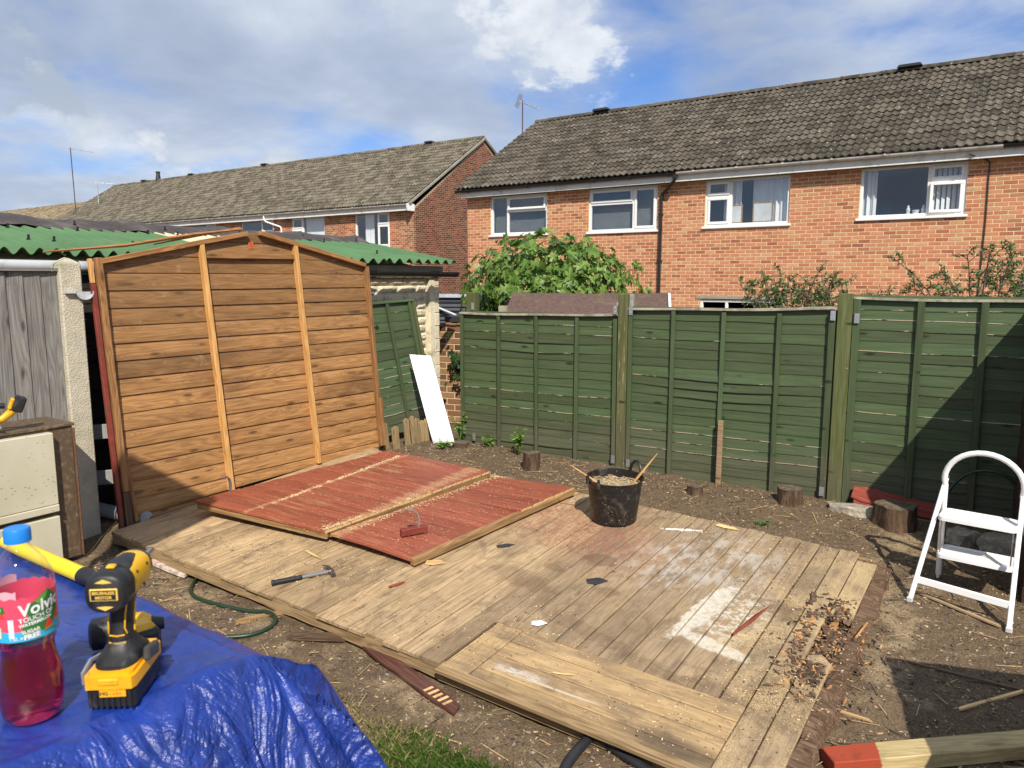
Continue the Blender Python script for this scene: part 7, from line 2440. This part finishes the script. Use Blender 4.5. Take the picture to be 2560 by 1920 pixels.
def tarp():
    m, nt, b = newmat('tarpaulin_blue')
    p = nd(nt, 'ShaderNodeTexCoord').outputs['Object']
    n1 = noi(nt, p, 9, 6, .6)
    c = ramp(nt, n1, [(.3, (.006, .022, .15)), (.55, (.011, .038, .255)), (.75, (.024, .066, .36))])
    du = step(nt, noi(nt, p, 3.2, 6, .65), .5, .72)
    c = mix(nt, mth(nt, 'MULTIPLY', du, .35), c, (.10, .10, .16))
    lk(nt, c, b.inputs['Base Color'])
    b.inputs['Roughness'].default_value = .31
    b.inputs['Specular IOR Level'].default_value = .55
    cr = mth(nt, 'ABSOLUTE', mth(nt, 'SUBTRACT', noi(nt, mapp(nt, p, (1, 1, 1)), 17, 4, .55, .8), .5))
    cr2 = mth(nt, 'ABSOLUTE', mth(nt, 'SUBTRACT', noi(nt, mapp(nt, p, (1.4, 1, 1)), 48, 4, .55, .5), .5))
    wv = mth(nt, 'MULTIPLY', mth(nt, 'SINE', mth(nt, 'MULTIPLY', nd(nt, 'ShaderNodeSeparateXYZ', {0: p}).outputs[0], 2600)), mth(nt, 'SINE', mth(nt, 'MULTIPLY', nd(nt, 'ShaderNodeSeparateXYZ', {0: p}).outputs[1], 2600)))
    cr3 = mth(nt, 'ABSOLUTE', mth(nt, 'SUBTRACT', noi(nt, mapp(nt, p, (1, 1.6, 1)), 5.5, 3, .5, 1.2), .5))
    cr = mth(nt, 'ADD', mth(nt, 'MULTIPLY', cr, .7), mth(nt, 'MULTIPLY', cr3, 2.2))
    h = mth(nt, 'ADD', mth(nt, 'MULTIPLY', cr, 1.0), mth(nt, 'ADD', mth(nt, 'MULTIPLY', cr2, .22), mth(nt, 'MULTIPLY', wv, .006)))
    nz = nd(nt, 'ShaderNodeSeparateXYZ', {0: nd(nt, 'ShaderNodeNewGeometry').outputs['Normal']}).outputs[2]
    h = mth(nt, 'MULTIPLY', h, mth(nt, 'ADD', .30, step(nt, nz, .97, .72)))
    lk(nt, bump(nt, h, .7, .022), b.inputs['Normal'])
    M = fr((C1.x, C1.y, 0), VH, (0, 0, 1))       # local x = V, local y = U (= -q)
    st = .0078
    xs = [-2.0 + st * 2.0 * i for i in range(int(1.4 / (st * 2)))]
    x = xs[-1] + st
    while x < .80: xs.append(x); x += st
    ys = []
    y = -.95
    while y < .85: ys.append(y); y += st * 1.1
    v = []
    for y in ys:
        for x in xs:
            z = max(tarp_z(x, -y), 0.06)
            v.append((x, y, z))
    n = len(xs)
    f = [(j * n + i, j * n + i + 1, (j + 1) * n + i + 1, (j + 1) * n + i) for j in range(len(ys) - 1) for i in range(n - 1)]
    mb = MB(); mb.v = v; mb.f = f; mb.m = [0] * len(f)
    o = mb.obj('blue_tarpaulin', m, None, M, smooth=180, fixn=False)
    tag(o, 'crumpled shiny blue tarpaulin draped over a pile in the foreground', 'tarpaulin')
tarp()
def on_tarp(x, y):
    a, q = vq(x, y)
    return tarp_z(a, q)

# ------------------------------------------------------------------ bottle
def wrap(me, a0, z0, rfun, dr=0.0):
    for v in me.vertices:
        z = z0 + v.co.y
        r = rfun(z) + dr
        an = a0 + v.co.x / r
        v.co = Vector((r * cos(an), r * sin(an), z))

def bottle():
    bx, by = -0.748, 1.100
    R = thing('drink_bottle', 'clear plastic water bottle half full of red drink with a blue cap, on the tarpaulin', 'bottle', T(bx, by, on_tarp(bx, by) + .001) @ RX(radians(0)))
    prof = [(0.0, .006), (.020, .004), (.030, .001), (.037, .003), (.0415, .010), (.0445, .026), (.0455, .042), (.0450, .058), (.0425, .078), (.0385, .098), (.0368, .112), (.0375, .122), (.0408, .131), (.0432, .138), (.0435, .150), (.0435, .212), (.0432, .220), (.0405, .232), (.0345, .248), (.0250, .262), (.0170, .272), (.0140, .277), (.0135, .283)]
    m, nt, b = newmat('pet_clear')
    nt.nodes.remove(b)
    tr = nd(nt, 'ShaderNodeBsdfTransparent', {'Color': (.97, .98, .99, 1)})
    gl = nd(nt, 'ShaderNodeBsdfGlossy', {'Color': (1, 1, 1, 1), 'Roughness': .05})
    fz = nd(nt, 'ShaderNodeLayerWeight', {'Blend': .22})
    mx = nd(nt, 'ShaderNodeMixShader', {0: mth(nt, 'MULTIPLY', fz.outputs['Facing'], .55), 1: tr.outputs[0], 2: gl.outputs[0]})
    lk(nt, mx.outputs[0], nt.nodes['Material Output'].inputs[0])
    bm_ = MB(); bm_.lathe(prof, 48, 0, None, False, False)
    # ribs pressed into the lower body
    vv = []
    for (x, y, z) in bm_.v:
        rr = sqrt(x * x + y * y)
        if .01 < z < .10 and rr > .02:
            an = atan2(y, x); k_ = 1 + .022 * sin(an * 9 + z * 55) * sin((z - .01) / .09 * pi)
            vv.append((x * k_, y * k_, z))
        else: vv.append((x, y, z))
    bm_.v = vv
    bm_.obj('shell', m, R, smooth=60)
    ml, nt, b = newmat('red_drink')
    b.inputs['Base Color'].default_value = (.80, .03, .07, 1)
    b.inputs['Roughness'].default_value = .06
    b.inputs['Transmission Weight'].default_value = .93
    b.inputs['IOR'].default_value = 1.33
    lp = [(r_ - .0012 if r_ > .002 else 0.0, z) for r_, z in prof if z < .124]
    lp[0] = (0.0, .009)
    lp += [(.0385, .127), (0.0, .127)]
    MB().lathe(lp, 40, 0, None, False, False).obj('drink', ml, R, smooth=50)
    # cap
    mc = plain('cap_blue', (.012, .21, .66), .35, var=.03, scale=10, bmp=0)
    cp = MB(); vv = []; f = []
    n = 60
    for (r_, z, k_) in ((.0178, .282, 1), (.0178, .300, 1), (.0165, .3035, 0)):
        for s in range(n):
            an = 2 * pi * s / n; rr = r_ + (.0005 if (s % 2 and k_) else 0)
            vv.append((rr * cos(an), rr * sin(an), z))
    for j in range(2):
        for s in range(n):
            a, b2 = j * n + s, j * n + (s + 1) % n
            f.append((a, b2, b2 + n, a + n))
    f.append(tuple(range(n))); f.append(tuple(2 * n + s for s in range(n)))
    cp.add(vv, f).obj('cap', mc, R, smooth=30)
    # label
    def rf(z):
        for i in range(len(prof) - 1):
            if prof[i][1] <= z <= prof[i + 1][1] and z > .12:
                t = (z - prof[i][1]) / (prof[i + 1][1] - prof[i][1] + 1e-9)
                return prof[i][0] + (prof[i + 1][0] - prof[i][0]) * t
        return .0435
    face = atan2(-by, -bx) + radians(8)
    def col(name, c, rough=.4): return plain(name, c, rough, var=.02, scale=20, bmp=0)
    pink, cyan, green, wht, lred, pale = col('label_pink', (.72, .07, .13)), col('label_cyan', (.03, .42, .70)), col('label_green', (.03, .16, .03)), col('label_white', (.82, .82, .80)), col('label_melon', (.62, .05, .03)), col('label_pale_pink', (.75, .36, .42))
    lg2 = col('label_light_green', (.12, .34, .05))
    def band(z0f, z1f, mat, name, dr, a0=-180, a1=180, n=96):
        vv, f = [], []
        for i in range(n + 1):
            an = face + radians(a0 + (a1 - a0) * i / n)
            za, zb = z0f(i / n * (a1 - a0) + a0), z1f(i / n * (a1 - a0) + a0)
            for k_ in range(5):
                z = za + (zb - za) * k_ / 4
                r_ = rf(z) + dr
                vv.append((r_ * cos(an), r_ * sin(an), z))
        for i in range(n):
            for k_ in range(4):
                a = i * 5 + k_
                f.append((a, a + 5, a + 6, a + 1))
        return MB().add(vv, f).obj(name, mat, L, smooth=80)
    L = link('label', None, R, Matrix()); L.empty_display_size = .05
    scal = lambda d: .205 + .0035 * abs(sin(radians(d * 9)))
    band(lambda d: .140, lambda d: .1585 + .003 * sin(radians(d * 3)), cyan, 'label_band', .0004)
    band(lambda d: .1585 + .003 * sin(radians(d * 3)), scal, pink, 'label_sheet', .0004)
    band(lambda d: .2052, lambda d: .2165 + .003 * abs(sin(radians(d * 7))), pale, 'label_rim', .0003, -180, -20)
    def patch(poly, mat, dr, name='label_print'):
        """flat polygon (x in metres round the bottle from the facing line, z) wrapped on the label"""
        bm = bmesh.new()
        vs = [bm.verts.new((p[0], p[1], 0)) for p in poly]
        bm.faces.new(vs)
        for _ in range(2):
            bmesh.ops.triangulate(bm, faces=bm.faces[:])
            bmesh.ops.subdivide_edges(bm, edges=bm.edges[:], cuts=1)
        me = bpy.data.meshes.new(name); bm.to_mesh(me); bm.free()
        wrap(me, face, 0.0, rf, dr)
        me.materials.append(mat)
        return link(name, me, L)
    leafy = [(-.012, .150), (-.002, .147), (.012, .152), (.022, .149), (.034, .158), (.043, .166), (.046, .180), (.044, .196), (.036, .205), (.030, .212), (.020, .208), (.010, .200), (.002, .197), (-.004, .188), (-.002, .176), (-.010, .166)]
    patch(leafy, green, .0010)
    patch([(.008, .198), (.020, .207), (.030, .2105), (.024, .200), (.014, .193)], lg2, .0013)
    patch([(.018, .150), (.034, .152), (.026, .170)], lred, .0014); patch([(.016, .148), (.036, .150), (.034, .153), (.018, .151)], lg2, .0015)
    patch([(.034, .158), (.046, .164), (.046, .180)], lred, .0013)
    patch([(-.052, .178), (-.034, .178), (-.036, .186), (-.050, .186)], lred, .0011); patch([(-.055, .186), (-.032, .186), (-.034, .197), (-.052, .197)], green, .0011)
    patch([(-.056, .147), (-.040, .147), (-.040, .164), (-.056, .164)], col('label_panel', (.62, .66, .48)), .0011)
    patch([(-.029, .147), (-.0215, .147), (-.0215, .176), (-.029, .176)], col('label_info', (.60, .70, .80)), .0011)
    def txt(s, size, x, z, mat, bold=.0, shear=0.0, rot=0.0, dr=.0019):
        me = text_mesh(s, size, 0, bold, shear)
        R2 = Matrix.Rotation(rot, 4, 'Z')
        for v in me.vertices:
            v.co = R2 @ v.co; v.co.x += x
        bm = bmesh.new(); bm.from_mesh(me)
        bmesh.ops.triangulate(bm, faces=bm.faces[:])
        bm.to_mesh(me); bm.free()
        wrap(me, face, z, rf, dr)
        me.materials.clear(); me.materials.append(mat)
        o = link('lettering', me, L)
    txt('Volvic', .0250, .016, .1895, wht, .0006, .12, .10)
    txt('TOUCH OF', .0098, .010, .1745, wht, .0001, 0, .10)
    txt('WATERMELON', .0068, .008, .1668, wht, .0002, 0, .10)
    txt('SUGAR', .0076, .000, .1550, wht, .0002, 0, .08)
    txt('FREE', .0105, .001, .1468, wht, .0005, 0, .08)
    txt('1.5L e', .0074, -.020, .1460, wht, .0001, 0, .04)
    txt('volvic', .0072, -.046, .1925, wht, .0002, .1, .0)
bottle()

# ------------------------------------------------------------------ cordless drill and second driver
def smooth_box(name, mat, parent, M, x0, x1, y0, y1, z0, z1, c=.006):
    o = MB().cbox(x0, x1, y0, y1, z0, z1, c).obj(name, mat, parent, M, smooth=30)
    return o

def loft(secs, seg=20, power=2.6):
    """sections: (x, cy, cz, ry, rz) superellipse rings along x"""
    mb = MB(); v = []; f = []
    for (x, cy, cz, ry, rz) in secs:
        for s in range(seg):
            an = 2 * pi * s / seg
            ca, sa = cos(an), sin(an)
            v.append((x, cy + ry * math.copysign(abs(ca) ** (2 / power), ca), cz + rz * math.copysign(abs(sa) ** (2 / power), sa)))
    for i in range(len(secs) - 1):
        for s in range(seg):
            a, b_ = i * seg + s, i * seg + (s + 1) % seg
            f.append((a, b_, b_ + seg, a + seg))
    f.append(tuple(range(seg - 1, -1, -1))); f.append(tuple((len(secs) - 1) * seg + s for s in range(seg)))
    return mb.add(v, f)
def loftz(secs, seg=20, power=2.6):
    """sections (z, cx, cy, rx, ry) going up"""
    l = loft([(z, cx, cy, rx, ry) for (z, cx, cy, rx, ry) in secs], seg, power)
    l.v = [(y, z, x) for (x, y, z) in l.v]
    return l

M_ylab = plain('tool_label_yellow', (0.80, 0.52, 0.10), .45, var=.05, bmp=0)
M_amber = plain('battery_amber', (0.85, 0.40, 0.010), .34, var=.04, scale=20, bmp=.03, dirt=(.45, .22, .02), dscale=25)
def drill_battery(R, M0):
    smooth_box('battery', M_blk, R, M0, -.060, .056, -.0375, .0375, .0, .042, .007)
    ribs = MB()
    for i in range(8):
        y = -.030 + i * .0086
        ribs.box(-.0625, -.0595, y - .0022, y + .0022, .006, .034, 0)
    ribs.obj('battery_rib', M_blk, R, M0)
    top = MB()
    top.prism([(-.064, -.035), (-.064, .035), (-.055, .039), (.05, .039), (.056, .034), (.056, -.034), (.05, -.039), (-.055, -.039)], .038, .058, 0)
    top.prism([(-.058, -.030), (-.058, .030), (-.052, .034), (.05, .034), (.05, -.034), (-.052, -.034)], .058, .064, 0)
    b = top.obj('battery_cover', M_amber, R, M0, smooth=30)
    lat = MB(); lat.cbox(-.0665, -.060, -.016, .016, .045, .056, .002); lat.obj('release_latch', M_amber, R, M0)
    pl = MB(); pl.box(-.0652, -.0642, -.026, .014, .026, .0375); pl.obj('gauge_plate', M_amber, R, M0)
    for s, x in (('CHG', .018), ('- - - -', -.002)):
        me = text_mesh(s, .0085, 0, .0002); me.materials.clear(); me.materials.append(M_blk)
        link('lettering', me, R, M0 @ fr((-.0656, x - .008, .0318), (0, -1, 0), (-1, 0, 0)))

def drill():
    x, y = -0.640, 1.175
    az = radians(95)
    R = thing('cordless_drill', 'black and yellow cordless drill standing upright on its battery on the tarpaulin', 'power tool', T(x, y, ZT + .001) @ RZ(az) @ RY(radians(-1)))
    I4 = Matrix()
    drill_battery(R, I4)
    loftz([(.062, -.004, 0, .050, .034), (.070, -.004, 0, .049, .034), (.080, -.003, 0, .034, .027), (.090, -.001, 0, .024, .021), (.096, 0, 0, .0215, .0185)], 22, 2.8).obj('foot', M_blk, R, None, smooth=50)
    loftz([(.094, 0, 0, .0215, .0180), (.098, .0005, 0, .0225, .019), (.102, .001, 0, .0215, .018), (.125, .005, 0, .0205, .0175), (.150, .010, 0, .022, .018), (.165, .012, 0, .030, .020)], 22, 2.4).obj('handle', M_blk, R, None, smooth=50)
    tr = MB()
    for s in (-1, 1):
        tr.tube([(-.016, s * .0145, .108), (-.019, s * .0125, .118), (-.016, s * .0135, .140), (-.010, s * .0145, .156)], .0014, 5)
        tr.tube([(.004, s * .0178, .104), (.006, s * .0176, .125), (.013, s * .0182, .150)], .0022, 5)
    tr.tube([(-.0195, -.012, .1065), (-.0215, 0, .1055), (-.0195, .012, .1065)], .0013, 5)
    tr.tube([(-.0195, -.013, .094), (-.0222, 0, .093), (-.0195, .013, .094)], .0015, 5)
    tr.obj('grip_trim', M_yel, R, None, smooth=50)
    # motor housing
    hz = .190
    loft([(-.052, 0, hz, .026, .0275), (-.048, 0, hz, .0305, .031), (-.040, 0, hz, .0320, .0325), (-.012, 0, hz, .0318, .0322), (-.010, 0, hz, .0305, .031)], 26, 2.7).obj('rear_cap', M_blk, R, None, smooth=50)
    loft([(-.010, 0, hz, .0305, .031), (.020, 0, hz, .0302, .031), (.048, 0, hz, .0295, .0302), (.062, 0, hz, .0285, .029)], 26, 2.5).obj('housing', M_yel, R, None, smooth=50)
    loft([(-.012, 0, hz + .004, .0265, .030), (.020, 0, hz + .004, .024, .030), (.045, 0, hz + .003, .019, .0295)], 20, 2.8).obj('top_grip', M_blk, R, None, smooth=50)
    loft([(.062, 0, hz, .0275, .028), (.074, 0, hz, .0265, .027), (.084, 0, hz, .022, .0225), (.092, 0, hz, .0165, .0165), (.100, 0, hz, .012, .012)], 26, 2.0).obj('nose', plain('nose_grey', (.075, .075, .078), .45, .4, bmp=.05), R, None, smooth=50)
    mb = MB(); mb.tube([(.099, 0, hz), (.112, 0, hz), (.113, 0, hz), (.140, 0, hz), (.146, 0, hz)], [.0085, .0085, .0058, .0055, .003], 12); mb.obj('bit', plain('bit_steel', (.55, .55, .54), .25, 1.0, bmp=0), R, None, smooth=50)
    # plate on the rear cap
    MB().cbox(-.0545, -.0515, -.021, .021, hz - .0095, hz + .0105, .001).obj('name_plate', M_ylab, R)
    MB().box(-.0548, -.0544, -.0188, .0188, hz - .0075, hz + .0085).obj('plate_field', M_blk, R)
    for s, dz in (('BRUSHLESS', .0040), ('MOTOR', -.0035)):
        me = text_mesh(s, .0068, 0, .0002); me.materials.clear(); me.materials.append(M_ylab)
        link('lettering', me, R, fr((-.0550, 0, hz + dz), (0, -1, 0), (-1, 0, 0)))
    for dz in (.0195, -.0200):
        v = MB(); v.prism([(-.013, 0), (0, .006 if dz > 0 else -.006), (.013, 0), (0, -.0012 if dz > 0 else .0012)], 0, .0012, 0); v.obj('vent_mark', M_ylab, R, fr((-.0512, 0, hz + dz), (0, -1, 0), (-1, 0, 0)))
    vt = MB()
    for s in (-1, 1):
        for k_ in range(4):
            vt.box(-.036 + k_ * .0055, -.0335 + k_ * .0055, s * .0318 - .0008, s * .0318 + .0008, hz - .010, hz + .012)
        for (xx, zz) in ((.005, hz + .014), (.045, hz + .012), (.030, hz - .018), (.008, .140), (.004, .112)):
            rr_ = .0305 if zz > .16 else .0185
            vt.tube([(xx, s * (rr_ - .003), zz), (xx, s * (rr_ - .0006), zz)], .0026, 8)
    vt.obj('vents_and_screws', plain('screw_dark', (.03, .03, .032), .4, .5, bmp=0), R)['kind'] = 'stuff'
    MB().cbox(-.026, -.014, -.007, .007, hz + .031, hz + .0365, .002).obj('speed_switch', M_yel, R)
    MB().tube([(.030, 0, hz - .033), (.033, 0, hz - .040), (.026, 0, hz - .050)], [.007, .008, .005], 8).obj('trigger', M_blk, R, smooth=60)
    # belt hook and magnetic bit holder either side of the foot
    MB().tube([(.015, .040, .058), (-.015, .047, .062), (-.038, .049, .052), (-.042, .047, .036)], [.004, .004, .004, .003], 6).obj('belt_hook', M_metal, R, smooth=50)
    smooth_box('bit_holder', plain('holder_dark', (.10, .10, .10), .4, .6, bmp=.1), R, T(.0, -.043, .068) @ RY(radians(12)), -.022, .022, -.006, .006, -.010, .012, .003)

    # second, smaller tool lying behind
    x2, y2 = -0.725, 1.325
    S = thing('impact_driver', 'yellow and black impact driver lying on the tarpaulin behind the upright drill', 'power tool', T(x2, y2, ZT + .002) @ RZ(radians(25)) @ Matrix.Scale(.86, 4))
    loft([(-.060, 0, .036, .020, .022), (-.054, 0, .036, .030, .032), (-.02, 0, .036, .031, .033), (0.01, 0, .036, .030, .032)], 22, 2.5).obj('rear_cap', M_blk, S, None, smooth=50)
    loft([(.008, 0, .036, .0295, .0315), (.045, 0, .036, .028, .030), (.060, 0, .036, .020, .021)], 22, 2.4).obj('housing', M_yel, S, None, smooth=50)
    loft([(.06, 0, .036, .018, .019), (.085, 0, .036, .012, .012)], 16, 2.0).obj('nose', M_blk, S, None, smooth=50)
    smooth_box('handle', M_blk, S, T(0, -.05, .030), -.018, .018, -.055, .03, -.016, .016, .010)
    smooth_box('battery_cover', M_yel, S, T(.035, -.05, .038) @ RZ(.3), -.03, .03, -.028, .028, -.03, .030, .010)
    smooth_box('battery', M_blk, S, T(.045, -.062, .032) @ RZ(.3), -.03, .03, -.024, .024, -.029, .026, .008)
drill()

def yellow_bar():
    A_ = Vector((-1.19, 1.77, ZT + .022)); B_ = Vector((-0.955, 1.61, ZT + .022))
    R = thing('yellow_handle', 'bright yellow tubular tool handle with black end lying behind the bottle', 'tool handle', fr(A_, B_ - A_, (0, 0, 1)))
    L = (B_ - A_).length
    MB().tube([(-.10, 0, 0), (0, 0, 0), (L * .5, 0, 0), (L, 0, 0)], [.016, .0185, .0180, .0178], 18).obj('tube', plain('handle_yellow', (.85, .62, .01), .3, var=.03, bmp=0), R, smooth=50)
    MB().tube([(L - .002, 0, 0), (L + .02, 0, 0), (L + .05, 0, 0)], [.0192, .0188, .015], 16).obj('end_grip', M_blk, R, smooth=50)
yellow_bar()

# ------------------------------------------------------------------ side screen at the right; unseen table and parasol added to throw shadows
def right_boundary():
    a = FA + FD * 4.43 - FIN * .03
    R = thing('boundary_screen', 'dark brown boarded side screen at the right edge, joining the shadowed fence panel', 'screen', fr(Vector((a.x, a.y, 0)), -FIN, (0, 0, 1)))
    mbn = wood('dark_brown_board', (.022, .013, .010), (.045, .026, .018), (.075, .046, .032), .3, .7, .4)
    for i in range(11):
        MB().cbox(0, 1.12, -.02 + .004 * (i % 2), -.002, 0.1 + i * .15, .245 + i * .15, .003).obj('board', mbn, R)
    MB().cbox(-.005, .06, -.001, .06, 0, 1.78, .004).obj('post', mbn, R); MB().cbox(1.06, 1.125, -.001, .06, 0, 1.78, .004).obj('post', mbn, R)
right_boundary()
def shadow_table():  # invented table, never in view, placed for its shadow on the soil
    R = thing('shadow_caster_table', 'timber table added out of view at the lower right to cast a shadow', 'table', fr((1.93, 2.57, gz(1.93, 2.57)), (0.965, -0.26, 0), (0, 0, 1)))
    for i in range(7):
        MB().cbox(0, 1.3, -.12 - i * .125, -.003 - i * .125, .86, .90, .004).obj('table_slat', M_bearer, R)
    for x in (.06, 1.2):
        for y in (-.06, -.82):
            MB().cbox(x - .035, x + .035, y - .035, y + .035, 0, .859, .004).obj('leg', M_bearer, R)
    MB().cbox(.06, 1.2, -.08, -.05, .76, .855, .003).obj('apron', M_bearer, R)
shadow_table()
def parasol():  # invented canopy, never in view, rim shaped to shade the gable foot
    R = thing('shadow_caster_parasol', 'tilted cream parasol on a pole, added out of view at the left to cast a shadow', 'parasol', T(-2.05, 2.0, 0))
    ms = plain('parasol_canvas', (.60, .55, .45), .85, bmp=.1)
    rim = [(.34, 3.64), (.52, 3.36), (.22, 2.78), (-.02, 2.52), (-.12, 2.62), (-.18, 3.30), (-.06, 3.66)]
    n = len(rim)
    v = [(0.08, .12, 3.15)] + [(p[0], 0, p[1]) for p in rim]
    o = MB().add(v, [(0, 1 + i, 1 + (i + 1) % n) for i in range(n)]).obj('canopy', ms, R)
    s = o.modifiers.new('thick', 'SOLIDIFY'); s.thickness = .006
    MB().tube([(-.35, .5, -.1), (-.2, .45, 2.2), (0.08, .14, 3.13)], .02, 10).obj('pole', M_metal, R, smooth=50)
parasol()
